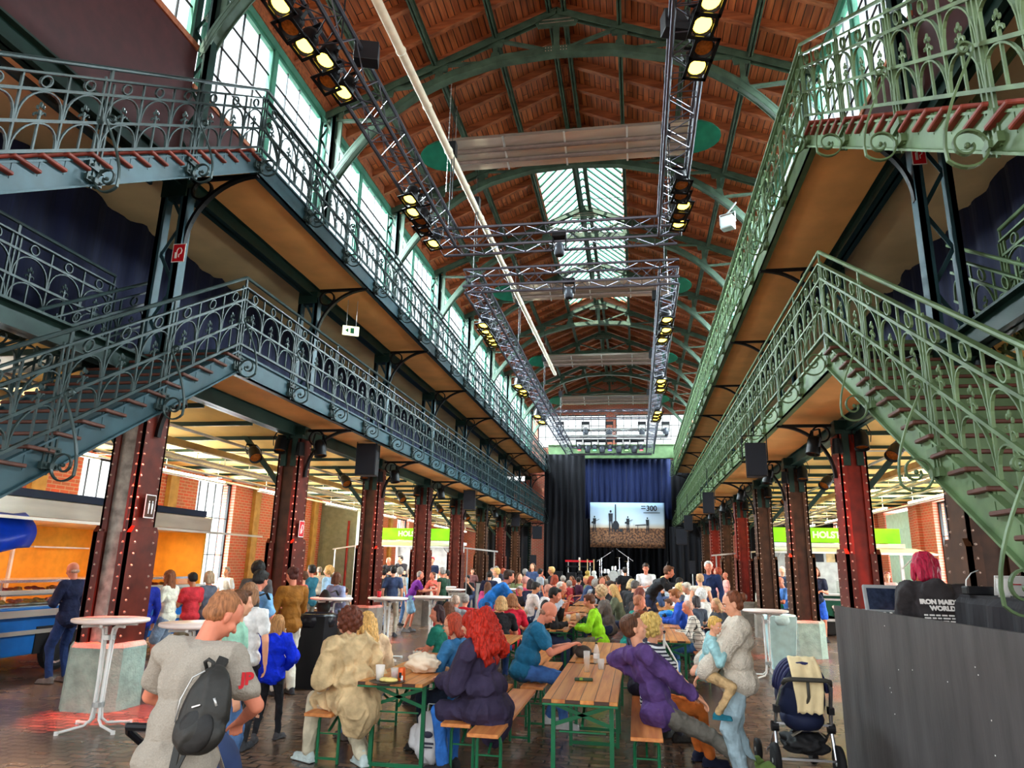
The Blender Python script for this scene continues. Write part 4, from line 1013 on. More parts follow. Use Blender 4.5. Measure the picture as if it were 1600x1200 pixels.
k.add(vs, [(i*9+j, (i+1)*9+j, (i+1)*9+j+1, i*9+j+1) for i in range(nx) for j in range(8)]); o = k.build('printed_cloth', sky, t, True); q = o.modifiers.new('t', 'SOLIDIFY'); q.thickness = .01
FIG = mat('print_silhouette', (38, 40, 46), .7, 0, .1)
def sil(x, z, h, inst):
    k = MB(); y = -.045
    k.ell((x, y, z+h*.93), (h*.045, .006, h*.06), None, 8, 6); k.prism([(x-h*.1, z+h*.84), (x+h*.1, z+h*.84), (x+h*.08, z+h*.48), (x-h*.08, z+h*.48)], y-.004, y+.004, Matrix(((1, 0, 0), (0, 0, 1), (0, 1, 0))))
    k.bar((x-h*.04, y, z+h*.5), (x-h*.07, y, z), h*.05, .008, (0, 1, 0)); k.bar((x+h*.04, y, z+h*.5), (x+h*.08, y, z), h*.05, .008, (0, 1, 0))
    if inst == 'g': k.bar((x-h*.2, y, z+h*.55), (x+h*.3, y, z+h*.78), h*.03, .008, (0, 1, 0)); k.ell((x-h*.1, y, z+h*.58), (h*.1, .006, h*.07), None, 8, 5)
    if inst == 'b': k.bar((x+h*.22, y, z), (x+h*.22, y, z+h*1.25), h*.06, .008, (0, 1, 0)); k.ell((x+h*.22, y, z+h*.3), (h*.14, .006, h*.22), None, 8, 5)
    if inst == 'k': k.bar((x-h*.75, y, z+h*.48), (x-h*.1, y, z+h*.52), h*.06, .008, (0, 1, 0)); k.bar((x-h*.6, y, z), (x-h*.6, y, z+h*.5), h*.03, .008, (0, 1, 0))
    if inst == 'd': k.ell((x+h*.3, y, z+h*.1), (h*.2, .006, h*.2), None, 10, 6); k.bar((x-h*.3, y, z+h*.6), (x-h*.1, y, z+h*.62), h*.03, .008, (0, 1, 0))
    k.build('silhouette', FIG, t)
sil(-bw*.44, -bh*.16, .95, 'g'); sil(-bw*.22, -bh*.16, 1.3, 'b'); sil(-bw*.12, -bh*.14, .5, 'd'); sil(bw*.01, -bh*.16, .95, 'g'); sil(bw*.27, -bh*.18, .95, 'k')
o = obj('printed_title', text_mesh('300', .42, .003, FIG, 0, .01), t, (bw*.33, -.05, bh*.37)); o.rotation_euler = (PI/2, 0, 0)
k = MB(); k.bb((bw*.19, -.05, bh*.41), (bw*.25, -.045, bh*.43)); k.bb((bw*.19, -.05, bh*.36), (bw*.25, -.045, bh*.38)); k.bb((bw*.22, -.05, bh*.27), (bw*.44, -.045, bh*.285)); k.build('title_bars', FIG, t)
k = MB()
for x in (-bw/2+.1, 0, bw/2-.1): k.cyl((x, 0, bh/2), (x, .35, 8.25-bz), .008)
k.build('hanging_cords', BLACK, t)
# instruments on stage (stage top .98)
def sp(px, Y): return atY(px, 900, Y).x
SIL = mat('chrome', (210, 212, 216), .2, .9, .03)
dx = sp(958, 41.5); t = thing('drum_kit', 'silver drum kit in the middle of the stage', 'drum kit', (dx, 41.5, .98))
for (x, y, z, r, h, nm, ax) in ((0, 0, .3, .3, .4, 'bass_drum', 'y'), (-.35, -.1, .55, .17, .22, 'tom', 'z'), (.05, -.1, .72, .15, .2, 'tom', 'z'), (.42, .1, .5, .2, .3, 'floor_tom', 'z'), (-.55, .1, .5, .17, .14, 'snare', 'z')):
    k = MB(); d = V((0, h/2, 0)) if ax == 'y' else V((0, 0, h/2)); k.cyl(V((x, y, z))-d, V((x, y, z))+d, r, n=18); k.build(nm, SIL if nm != 'bass_drum' else WHITE, t)
for (x, y, z) in ((-.75, 0, 1.15), (.35, 0, 1.3), (.8, .1, 1.1)):
    k = MB(); k.cyl((x, y, 0), (x, y, z), .014); k.build('stand', SIL, t); k = MB(); k.cyl((x, y, z), (x, y, z+.015), .22, .02, 16); k.build('cymbal', mat('brass', (200, 170, 90), .3, .8, .05), t)
def mic(px, py_top, Y, lab, dirx=.5):
    x = sp(px, Y); top = atY(px, py_top, Y).z-.98
    t = thing('microphone_stand', lab, 'microphone stand', (x, Y, .98)); k = MB(); k.cyl((0, 0, 0), (0, 0, top*.8), .012); k.cyl((0, 0, 0), (0, 0, .02), .14, n=14); k.bar((-dirx*.5, 0, top*.66), (dirx, 0, top), .016, .016); k.build('stand', SIL, t)
    k = MB(); k.cap((dirx, 0, top), (dirx*1.15, 0, top+.05), .03, .035); k.build('microphone', BLACKP, t)
mic(940, 862, 40.6, 'boom microphone stand left of the drum kit', .55); mic(982, 860, 40.8, 'boom microphone stand right of the drum kit', -.55)
mic(1040, 880, 39.0, 'straight microphone stand at the right front of the stage', .1)
x = sp(905, 40); t = thing('keyboard_stand', 'red keyboard on a stand at the left of the stage', 'keyboard', (x, 40, .98))
k = MB(); k.bb((-.75, -.18, 1.0), (.75, .18, 1.1)); k.build('red_keyboard', REDP, t); k = MB(); k.bb((-.7, -.2, .72), (.7, .12, .8)); k.build('lower_keyboard', BLACKP, t)
k = MB()
for s in (-1, 1): k.bar((s*.6, -.3, 0), (s*.6, .1, 1.0), .04, .04); k.bar((s*.6, .3, 0), (s*.6, -.1, 1.0), .04, .04)
k.bb((-.03, -.02, .1), (.06, .02, 1.25)); k.build('stand', WHITE, t)
for i, px in enumerate((906, 918, 928)):
    x = sp(px, 39.2); t = thing('guitar', ['dark guitar on a stand at the stage front', 'tan guitar on a stand beside the dark one', 'rightmost pale guitar standing at the stage front'][i], 'guitar', (x, 39.2, .98))
    k = MB(); k.ell((0, 0, .22), (.17, .04, .17), None, 14, 8); k.ell((0, 0, .45), (.13, .04, .13), None, 14, 8); k.build('body', [BLACKP, MC['brass'], WHITE][i], t, True); k = MB(); k.bb((-.025, -.02, .5), (.025, .02, 1.05)); k.bb((-.035, -.02, 1.02), (.035, .02, 1.16)); k.build('neck', mat('guitar_neck', (210, 180, 130), .4), t)
for i, (px, w, h) in enumerate(((893, .5, .45), (1000, .6, .3), (870, .6, .5))):
    x = sp(px, 38.9); k = MB(); k.bb((x-w/2, 38.7, .98), (x+w/2, 39.1, .98+h)); tag(bev(k.build('stage_monitor', BLACKP), .02), 'black monitor wedge on the stage edge, %s' % ['left of the guitars', 'right of the drums', 'far left'][i], 'monitor')
# ================================================================ trailers
LBLUE = mat('trailer_blue', (20, 96, 168), .35, 0, .05); TSIL = mat('trailer_silver', (196, 190, 178), .3, .5, .08, 2, stretch=(3, .4, 3)); TNAVY = mat('trailer_navy', (28, 44, 72), .4, 0, .05)
YEL = mat('yellow_interior', (236, 170, 52), .55, 0, .06); CHR = SIL; WHR = mat('white_trailer', (226, 230, 230), .4, 0, .05)
TIRE = mat('tyre_rubber', (30, 30, 32), .8, 0, .1)
TX = -9.15; TY0, TY1 = 5.2, 14.6; TW = 2.2
t = thing('food_trailer', 'long blue and silver butcher trailer with an open serving side in the left aisle', 'food trailer', (TX, TY0, 0)); L = TY1-TY0
k = MB(); k.bb((-TW, 0, .3), (0, L-.4, .9)); k.bb((-.02, 0, .9), (.05, L-.4, 1.0)); bev(k.build('blue_body', LBLUE, t), .02)
k = MB(); k.bb((.0, 0, .86), (.07, L-.4, .96)); k.bb((.0, 0, .6), (.04, L-.4, .66)); k.bb((0, 0, 1.2), (.12, L-.4, 1.25)); k.build('chrome_strips', TSIL, t)
k = MB(); k.bb((-TW, 0, .9), (-TW+.05, L-.4, 2.3)); k.bb((-TW, L-.45, .9), (0, L-.4, 2.3)); k.bb((-TW, 0, .88), (0, L-.4, .92)); 
k.build('back_wall', YEL, t)
k = MB()
for y in (2.0, 4.1, 6.3): k = MB(); k.bb((-TW+.05, y, .9), (-TW+.1, y+.05, 2.3)); k.build('wall_batten', WHITE, t)
k = MB(); k.bb((-TW+.05, 3.4, 1.7), (-TW+.3, 5.2, 1.74)); k.build('shelf', WHITE, t); k = MB(); k.bb((-TW+.05, 6.6, 1.9), (-TW+.25, 8.0, 1.93)); k.build('shelf', WHITE, t)
k = MB(); k.bb((-TW-.05, -.1, 2.3), (.05, L-.35, 2.36)); 
k.prism([(0, 2.3), (.14, 2.34), (.16, 2.6), (.1, 2.62), (0, 2.5)], -.1, L-.5, Matrix(((1, 0, 0), (0, 0, 1), (0, 1, 0)))); k.build('roof_fascia', TSIL, t)
k = MB(); k.bb((-TW-.05, -.1, 2.62), (.14, L-.7, 2.74)); k.build('roof_band', TNAVY, t)
k = MB(); k.add([(.12, .3, 2.33), (1.15, .3, 2.27), (1.15, L-.1, 2.27), (.12, L-.1, 2.33)], [(0, 1, 2, 3)]); o = k.build('raised_flap', TSIL, t); q = o.modifiers.new('t', 'SOLIDIFY'); q.thickness = .04
k = MB(); k.bb((-.75, .2, .95), (-.05, L-.7, 1.0)); k.bb((-.7, .2, 1.16), (-.08, L-.7, 1.18)); k.build('counter_shelves', WHITE, t)
k = MB(); k.bb((-.04, .2, 1.0), (-.03, L-.7, 1.36)); k.build('display_glass', GLASS, t)
k = MB(); k.bb((-.8, .2, 1.36), (0, L-.7, 1.4)); 
for y in (.3, 2.2, 4.1, 6.0, 7.9): k.bb((-.05, y, 1.0), (-.03, y+.03, 1.38))
k.build('display_rail', CHR, t)
for y in (5.3, 6.35):
    k = MB(); ax = Matrix.Rotation(PI/2, 3, 'Y'); k.lathe([(.0, -.1), (.26, -.1), (.3, -.06), (.3, .04), (.24, .06), (.2, .03)], 24, (.02, y, .32), ax); w = k.build('wheel', TIRE, t)
    k = MB(); k.lathe([(.19, .0), (.2, .035), (.17, .03), (.12, .01), (.06, .02), (.0, .03)], 18, (.02, y, .32), ax); h = k.build('hub_cap', SIL, w)
k = MB(); k.bb((-.3, 4.85, .3), (.015, 6.85, .7)); k.build('wheel_arch', BLACKP, t)
light('AREA', 'trailer_counter_light', (TX-.4, 9.5, 2.25), 45, (1, .62, .42), 8, (TX-.3, 9.5, 1), sy=.3)
# trays of meat and cheese
MEAT = [mat('sausage_red', (188, 70, 56), .5, 0, .2, 20), mat('ham_pink', (226, 140, 124), .5, 0, .2, 20), mat('bread_brown', (206, 140, 76), .6, 0, .2, 20), mat('cheese', (238, 206, 124), .5, 0, .1, 20)]
TRAY = MB(); TRAY.bb((-.17, -.15, 0), (.17, .15, .02)); TRAYM = TRAY.mesh('tray', WHITE)
i = 0
for y in [5.6+.36*j for j in range(23)]:
    for x, z in ((-.35, 1.02), (-.35, 1.2)):
        i += 1; tt = obj('meat_tray', None, None, (TX+x, y, z)); mm = MEAT[i % 4]; nth = int(round((y-5.6)/.36))+1
        F_ = ['red sausages', 'pink ham slices', 'brown rolls', 'cheese pieces'][i % 4]; sh_ = 'lower' if z < 1.1 else 'upper'
        tag(tt, '%s on tray %d from the near end, %s shelf of the trailer' % (F_, nth, sh_), 'food tray', '%s in the counter, %s shelf' % (F_, sh_))
        obj('tray', TRAYM, tt)
        k = MB()
        for q in range(7):
            a = random.uniform(0, PI); c = (random.uniform(-.1, .1), random.uniform(-.1, .1), .04+random.uniform(0, .03))
            k.ell(c, (.06, .03, .028), Matrix.Rotation(a, 3, 'Z'), 8, 5)
        k.build('food', mm, tt, True)
# blue tarpaulin on the near end of the trailer
k = MB(); vs = []; 
for i in range(15):
    for j in range(15):
        u, v = i/14, j/14
        y = 6.0+3.1*u; z = 2.36-v*(1.1-.62*u)+.03*math.sin(u*19+v*3); x = TX+.3+.25*math.sin(v*2.4)+.05*math.sin(u*15)
        vs.append((x, y, z))
k.add(vs, [(i*15+j, i*15+j+1, (i+1)*15+j+1, (i+1)*15+j) for i in range(14) for j in range(14)])
o = k.build('tarpaulin', mat('blue_tarpaulin', (16, 70, 214), .3, 0, .15, 3, .4, 6), None, True); q = o.modifiers.new('t', 'SOLIDIFY'); q.thickness = .01; tag(o, 'crumpled blue tarpaulin hanging from the trailer roof at the left edge', 'tarpaulin')
# beer trailers facing the viewer
SGN = mat('sign_green_light', (84, 176, 8), .4, 0, .12, 1.2, emit=.3, rgb2=(136, 214, 24)); TGRN = mat('trailer_dark_green', (16, 84, 62), .35, 0, .08)
def beer(x0, x1, Y, zs0, zs1, body, lab, side, flip=0):
    t = thing('beer_trailer', lab, 'beer trailer', ((x0+x1)/2, Y, 0)); w = (x1-x0)/2; z = zs0
    k = MB(); k.bb((-w, 0, .35), (w, 2.0, 1.12)); bev(k.build('body', body, t), .03)
    k = MB(); k.bb((-w-.02, -.03, .4), (w+.02, 0, .47)); k.bb((-w-.02, -.03, .98), (w+.02, 0, 1.03)); k.bb((-w-.1, -.3, 1.12), (w+.1, .25, 1.17)); k.build('counter', WHR if side < 0 else STEEL, t)
    k = MB(); k.bb((-w-.1, -.1, z-.14), (w+.1, 2.1, z-.02)); k.build('roof', WHR, t)
    k = MB(); k.add([(-w-.3, 0, z-.14), (w+.4, 0, z-.14), (w+.5, -1.3, z-.3), (-w-.5, -1.3, z-.3)], [(0, 1, 2, 3)]); o = k.build('awning', WHR, t); q = o.modifiers.new('t', 'SOLIDIFY'); q.thickness = .05
    for x in (-w, w):
        k = MB(); k.bb((x-.04, .0, 1.1), (x+.04, .08, z-.1)); k.bar((x, 0, z-.7), (x, -1.2, z-.3), .03, .03); k.build('post', STEEL, t); k = MB(); k.bb((x-.04, 1.9, 1.1), (x+.04, 2, z-.1)); k.build('post', STEEL, t)
    k = MB(); k.bb((-w, 1.95, 1.1), (w, 2.0, z-.1)); k.build('rear_panel', mat('trailer_inside', (150, 150, 148), .5, 0, .1), t)
    sg = MB(); sg.bb((-w, -.1, zs0), (w, .12, zs1)); s_ = bev(sg.build('sign_box', SGN, t), .02)
    o = obj('sign_lettering', text_mesh('HOLSTEN', (zs1-zs0)*.6, .006, WSIGN, 0, .012), s_, (-w*.1 if side < 0 else -w*.05, -.115, (zs0+zs1)/2-.0)); o.rotation_euler = (PI/2, 0, 0)
    for wx in (-w*.5, -w*.5+.55):
        k = MB(); ax = Matrix.Rotation(PI/2, 3, 'X'); k.lathe([(0, -.1), (.26, -.1), (.3, 0), (.26, .1), (0, .1)], 20, (wx, .1, .3), ax); k.build('wheel', TIRE, t)
    k = MB()
    for i in range(9): x = -w*.8+i*w*.2; k.cyl((x, 1.5, 1.17), (x, 1.5, 1.38), .035, n=8); k.cyl((x, 1.5, 1.38), (x, 1.5, 1.46), .014, n=6)
    k.build('bottles', mat('bottle_clear', (214, 206, 190), .2, 0, .2, 3), t)
    k = MB(); k.bb((w*.1, .6, 1.17), (w*.45, 1.0, 1.55)); bev(k.build('coffee_machine', STEEL, t), .03)
    light('AREA', 'beer_counter_light', ((x0+x1)/2, Y+.8, z-.2), 25, (1, .95, .85), w*1.6, ((x0+x1)/2, Y+.8, 1), sy=.8)
    return t
def XY(px, Y): return atY(px, 840, Y).x
tl = beer(XY(597, 27), XY(706, 27), 27.0, 2.62, 3.06, WHR, 'white beer trailer under a glowing green sign in the left aisle', -1)
tr_ = beer(XY(1206, 22.6), XY(1405, 22.6), 22.6, 2.62, 3.04, TGRN, 'dark green beer trailer under a glowing green sign in the right aisle', 1)
# white knight-like emblem blob on the green body
k = MB(); w = 0
for (x, z, rx, rz) in ((0, .72, .22, .1), (.15, .8, .1, .12), (.22, .9, .05, .06), (-.15, .6, .05, .12), (.1, .58, .05, .12), (-.2, .8, .06, .05), (.3, .66, .06, .04)): k.ell((x, -.035, z), (rx, .012, rz), None, 12, 6)
k.build('white_emblem', WSIGN, tr_, True)
# hanging towels
for i, (px, c) in enumerate(((1240, (60, 100, 170)), (1270, (60, 64, 70)), (1292, (236, 206, 150)), (1305, (90, 130, 190)))):
    x = XY(px, 22.4); k = MB(); k.bb((x-.16, 22.0, 2.05), (x+.16, 22.03, 2.34)); tag(k.build('towel', mat('towel_%d' % i, c, .8), None), ['blue', 'grey', 'cream', 'light blue'][i]+' towel hanging under the right beer trailer awning', 'towel')
# umbrella arms / folded white awnings seen in front of trailers
for (p, q, lab) in (((520, 858), (560, 852), 'thin white awning edge by the left doorway'), ((725, 856), (778, 862), 'grey awning rail past the left beer trailer'), ((1112, 868), (1180, 862), 'pale awning rail between the right columns')):
    a = atY(p[0], p[1], 26); b = atY(q[0], q[1], 26.2); k = MB(); k.bar(a, b, .1, .05)
    for c_ in (a.lerp(b, .1), a.lerp(b, .9)): k.bar(c_, (c_.x, c_.y, 0), .04, .04)
    tag(k.build('awning_rail', STEEL), lab, 'awning')
# white counters on the right between columns
k = MB(); a = atZ(1120, 985, 0); k.bb((2.6+1.3, 23, 0), (6.0, 23.5, 1.0)) if False else None
for (x0, x1, Y, h, m, lab) in ((3.9, 6.2, 27.0, 1.05, WHR, 'long white serving counter behind the right columns'), (-6.1, -4.9, 27.5, 1.1, STEEL, 'grey bar counter beside the sixth left column')):
    t = thing('serving_counter', lab, 'counter', ((x0+x1)/2, Y, 0)); w = (x1-x0)/2
    k = MB(); k.bb((-w, 0, 0), (w, .5, h-.04)); k.build('front', m, t); k = MB(); k.bb((-w-.05, -.06, h-.04), (w+.05, .56, h)); k.build('worktop', BLACKP, t)

# ================================================================ beer tables and benches
LT = 2.2
def table_parts(W, L=LT, H=.76):
    top = MB(); top.bb((-W/2, 0, H-.03), (W/2, L, H)); rim = MB(); rim.bb((-W/2, .0, H-.045), (W/2, .03, H-.03))
    legs = []
    for y, d in ((.28, 1), (L-.28, -1)):
        k = MB(); w = W/2-.06
        for x in (-w, w): k.bar((x, y, 0), (x, y, H-.045), .035, .035, (0, 1, 0))
        k.bar((-w, y, .03), (w, y, .03), .03, .03); k.bar((-w, y, H-.06), (w, y, H-.06), .035, .03)
        k.bar((-w, y, .52), (w, y, H-.08), .03, .012, (0, 1, 0)); k.bar((w, y, .52), (-w, y, H-.08), .03, .012, (0, 1, 0))
        k.bar((-w*.8, y, .47), (w*.8, y, .47), .012, .012)
        legs.append(k.mesh('leg_frame', TGREEN))
        br = MB(); br.bar((0, y, .52), (0, y+d*.45, H-.05), .02, .02); legs.append(br.mesh('brace', TGREEN))
    return top.mesh('tabletop', TABW), rim.mesh('edge_rim', TGREEN), legs
TP = table_parts(.6); BP = None
def bench_parts(W=.26, L=LT, H=.47):
    top = MB(); top.bb((-W/2, 0, H-.03), (W/2, L, H)); legs = []
    for y, d in ((.28, 1), (L-.28, -1)):
        k = MB(); w = W/2-.03
        k.tube([(-w, y, 0), (-w, y, H-.12), (-w*.8, y, H-.045), (w*.8, y, H-.045), (w, y, H-.12), (w, y, 0)], .015, 8)
        k.bar((-w, y, .04), (w, y, .04), .02, .02); k.bar((-w, y, .25), (w, y, .25), .012, .012); k.bar((-w, y+.02, H-.05), (w, y+.02, H-.05), .04, .03)
        legs.append(k.mesh('leg_frame', TGREEN)); br = MB(); br.bar((0, y, .27), (0, y+d*.35, H-.04), .018, .018); legs.append(br.mesh('brace', TGREEN))
    return top.mesh('seat_board', BENW), None, legs
BP = bench_parts()
def place(parts, name, x, y, lab, cat, grp, rz=0):
    t = thing(name, lab, cat, (x, y, 0), rz, grp)
    o = obj('tabletop' if cat == 'table' else 'seat_board', parts[0], t); bev(o, .004, 1)
    if parts[1]: obj('edge_rim', parts[1], t)
    for m in parts[2]: obj('leg_frame' if m.name.startswith('leg') else 'brace', m, t)
    return t
TT = []
def tb(x, y, lab): TT.append((x, y)); return place(TP, 'beer_table', x, y, lab, 'table', 'beer garden tables')
def bn(x, y, lab, rz=0): return place(BP, 'beer_bench', x, y, lab, 'bench', 'beer garden benches', rz)
A, B, Cc = -2.17, -.47, 1.0
tb(A, 6.4, 'wooden beer table with a cup, can and tissue paper on it, left foreground')
tb(B, 6.05, 'wooden beer table in the centre foreground with a tall beer glass')
tb(B, 8.36, 'second wooden beer table behind the centre foreground one, cap on it')
tb(A+.15, 8.95, 'wooden beer table behind the left foreground table')
tb(-1.45, 12.2, 'wooden beer table in the middle where the lime jacket sits')
tb(-1.45, 14.6, 'wooden beer table behind the lime jacket'); tb(-2.9, 13.6, 'dark wooden beer table left of the middle row'); tb(.45, 11.2, 'wooden beer table with a blue soft toy beside the plaid shirt')
tb(.45, 13.6, 'wooden beer table behind the blue soft toy'); tb(.5, 16.2, 'third wooden table of the right row from the viewer'); tb(-1.45, 17.2, 'third wooden table of the middle row')
tb(-2.9, 16.2, 'second table of the left far row'); tb(.5, 19, 'fourth wooden table of the right row'); tb(-1.45, 20, 'fourth wooden table of the middle row'); tb(-2.9, 19, 'third table of the left far row')
tb(-1.45, 23, 'fifth table of the middle row near the stage'); tb(.5, 22, 'fifth table of the right row near the stage'); tb(-3.2, 22.2, 'last table of the left far row')
bn(A-.66, 6.42, 'bench left of the left foreground table under the tan trench coat')
bn(A+.62, 6.35, 'bench with the red-haired woman on it')
bn(B-.78, 6.05, 'long empty bench running into the picture in the centre foreground')
bn(B-.72, 8.4, 'bench under the man in the blue t-shirt')
bn(B+.52, 6.28, 'bench with the boy in the purple hoodie on its near end'); bn(B+.52, 8.5, 'bench behind the purple hoodie on the right')
bn(A+.75, 9.9, 'bench running back behind the red-haired woman'); bn(A-.5, 9.0, 'bench of the two brown-haired women on the left')
bn(-2.05, 12.2, 'bench left of the middle table'); bn(-.85, 12.2, 'bench under the lime green jacket'); bn(-2.05, 14.6, 'bench left of the second middle table'); bn(-.85, 14.6, 'bench right of the second middle table')
bn(-.15, 11.2, 'bench under the man in the teal shirt'); bn(1.02, 12.3, 'bench with green legs under the plaid shirt man'); bn(-.1, 13.6, 'bench left of the table behind the soft toy'); bn(1.05, 14.7, 'bench right of the table behind the soft toy')
for i, (x, y) in enumerate(((-2.05, 17.2), (-.85, 17.2), (-.05, 16.2), (1.1, 17.2), (-2.05, 20), (-.85, 20), (-3.5, 13.6), (-3.5, 16.2), (-.05, 19), (1.1, 19.8))):
    bn(x, y, 'far beer bench in the crowd, %s' % ['left of third middle table', 'right of third middle table', 'left of third right table', 'right of third right table', 'left of fourth middle table', 'right of fourth middle table', 'left of the dark table', 'left of the second left table', 'left of fourth right table', 'right of fourth right table'][i])
# ---- things on the tables
H_ = .76
PLAS = mat('cup_plastic', (236, 226, 216), .3, 0, .05)
def cup(x, y, h, r, lab, m=PLAS, z=H_, beer_=None):
    t = thing('cup', lab, 'cup', (x, y, z)); k = MB(); k.lathe([(r*.0, .003), (r*.75, 0), (r, h), (r*.94, h), (r*.7, .006), (0, .006)], 18); k.build('cup_wall', m, t, True)
    if beer_: k = MB(); k.cyl((0, 0, .008), (0, 0, h*.7*1.0), r*.7, r*.86, 14); k.build('beer', beer_, t)
    return t
BEER = mat('beer_amber', (226, 160, 40), .15, 0, .05)
CLR = mat('clear_plastic', (240, 240, 236), .1, 0, 0, alpha=.35)
p = atZ(593, 1063, H_); cup(p.x, p.y, .13, .042, 'white plastic cup standing on the left foreground table')
p = atZ(627, 1064, H_); t = thing('drink_can', 'orange drink can on the left foreground table', 'can', (p.x, p.y, H_)); k = MB(); k.lathe([(0, 0), (.028, 0), (.033, .008), (.033, .105), (.028, .116), (0, .114)], 20); k.build('can_body', mat('can_orange', (220, 92, 30), .3, .3, .05), t, True)
k = MB(); k.bb((-.014, -.0345, .03), (.01, -.032, .075)); k.build('dark_label', BLACKP, t); k = MB(); k.bb((.004, -.0345, .01), (.024, -.031, .05)); k.build('white_label', WSIGN, t)
p = atZ(617, 1062, H_); t = thing('dessert_cup', 'clear cup with pink berries beside the orange can', 'cup', (p.x, p.y, H_)); k = MB(); k.lathe([(0, 0), (.03, 0), (.045, .1), (.04, .1), (.025, .005)], 16); k.build('cup_wall', CLR, t, True)
k = MB()
for i in range(8): k.ell((random.uniform(-.02, .02), random.uniform(-.02, .02), .03+random.random()*.03), (.012,)*3, None, 8, 6)
k.build('berries', mat('berry_pink', (206, 40, 90), .4), t, True)
p = atZ(605, 1066, H_); t = thing('tray', 'dark tray with crumpled white paper on the left foreground table', 'tray', (p.x, p.y, H_)); k = MB(); k.lathe([(0, 0), (.13, 0), (.16, .012), (.15, .012), (.12, .004)], 28); k.build('tray_rim', mat('tray_dark', (60, 50, 40), .4), t, True)
k = MB(); k.ell((.03, 0, .02), (.07, .05, .02), None, 12, 6); k.ell((-.03, .02, .02), (.05, .06, .018), None, 12, 6); k.build('paper', mat('yellow_paper', (240, 214, 130), .7, 0, .1), t, True)
def crumple(c, r, m, name, lab, cat, seed=0, parent=None):
    k = MB(); bm = bmesh.new(); bmesh.ops.create_icosphere(bm, subdivisions=4, radius=1)
    for v in bm.verts:
        n = v.co.copy(); f = 1+.35*(noise.noise(n*2.3+V((seed, 0, 0))))+.18*abs(noise.noise(n*5+V((0, seed, 0))))
        v.co = V((n.x*r[0]*f, n.y*r[1]*f, max(-r[2]*.9, n.z*r[2]*f)))
    me = bpy.data.meshes.new(name); bm.to_mesh(me); bm.free(); me.materials.append(m); me.polygons.foreach_set('use_smooth', [True]*len(me.polygons))
    o = obj(name, me, parent, c); 
    if lab: tag(o, lab, cat)
    return o
p = atZ(652, 1052, H_); crumple((p.x+.03, p.y+.05, H_+.085), (.15, .12, .09), mat('bag_cream', (240, 222, 196), .6, 0, .06, 4, .4, 12), 'cloth_bag', 'crumpled cream plastic bag on the left foreground table', 'bag', 3)
cup(A+.12, 7.35, .12, .04, 'milky plastic cup in front of the red-haired woman')
p = atZ(917, 1050, H_); cup(p.x, p.y, .2, .035, 'tall clear glass with a little beer on the centre table', CLR, H_, BEER)
p = atZ(912, 1064, H_); t = thing('sunglasses_case', 'dark green folded case lying on the centre foreground table', 'case', (p.x, p.y, H_), .1); k = MB(); k.bb((-.085, -.02, 0), (.085, .02, .028)); bev(k.build('case_body', mat('case_green', (40, 60, 36), .4), t), .008)
k = MB(); k.bb((-.04, -.022, .01), (-.01, .022, .03)); k.build('case_band', mat('case_lime', (120, 150, 50), .4), t)
p = atZ(932, 1036, H_); t = thing('water_bottle', 'clear plastic water bottle with white label on the second centre table', 'bottle', (p.x, p.y, H_)); k = MB(); k.lathe([(0, 0), (.033, 0), (.033, .13), (.02, .17), (.013, .19), (.013, .2)], 16); k.build('bottle_body', CLR, t, True); k = MB(); k.cyl((0, 0, .05), (0, 0, .1), .034, n=16); k.build('label', WSIGN, t); k = MB(); k.cyl((0, 0, .2), (0, 0, .215), .015, n=12); k.build('cap', BLACKP, t)
p = atZ(936, 1046, H_); cup(p.x+.02, p.y+.02, .1, .038, 'clear short plastic cup beside the purple sleeve', CLR)
for i, (px, py, lb) in enumerate(((888, 972, 'beer cup left of the lime jacket'), (903, 970, 'beer cup in front of the lime jacket'), (822, 960, 'amber beer cup behind the black t-shirt'), (1000, 955, 'beer cup near the teal shirt'), (1020, 940, 'small cup on the right row of tables'))):
    p = atZ(px, py, H_); cup(p.x, p.y, .14, .045, lb, CLR if i < 4 else PLAS, H_, BEER)
# blue soft toy / bag with white mesh
p = atZ(1045, 972, H_); t = thing('sports_bag', 'blue and white striped bag lying on the right table', 'bag', (p.x, p.y+.1, H_)); crumple((0, 0, .1), (.2, .14, .1), mat('bag_blue', (20, 120, 190), .5, 0, .1), 'blue_panel', None, '', 5, t); crumple((.14, .02, .1), (.14, .13, .1), mat('bag_white', (232, 232, 226), .6), 'white_panel', None, '', 8, t); crumple((-.08, -.1, .1), (.05, .05, .06), BLACKP, 'black_patch', None, '', 9, t)
# white plastic carrier bag on the floor with elephant-like print
t = thing('carrier_bag', 'white printed carrier bag on the floor beside the red-haired woman\'s feet', 'bag', (-1.93, 6.98, 0)); crumple((0, 0, .2), (.17, .12, .23), mat('bag_plastic', (228, 226, 228), .35, 0, .05, 4, .5, 10), 'bag_body', None, '', 11, t)
k = MB(); k.ell((0, -.13, .26), (.05, .012, .03), None, 10, 6); k.bb((-.06, -.145, .18), (.06, -.13, .195)); k.bb((-.04, -.145, .15), (.05, -.13, .16)); k.build('print', mat('print_grey', (60, 60, 80), .5), t)
k = MB(); k.tube([(-.05, 0, .4), (-.04, 0, .5), (.04, 0, .5), (.05, 0, .4)], 0, flat=(.03, .006, (0, 1, 0))); k.build('handle', MC['bag_plastic'], t)
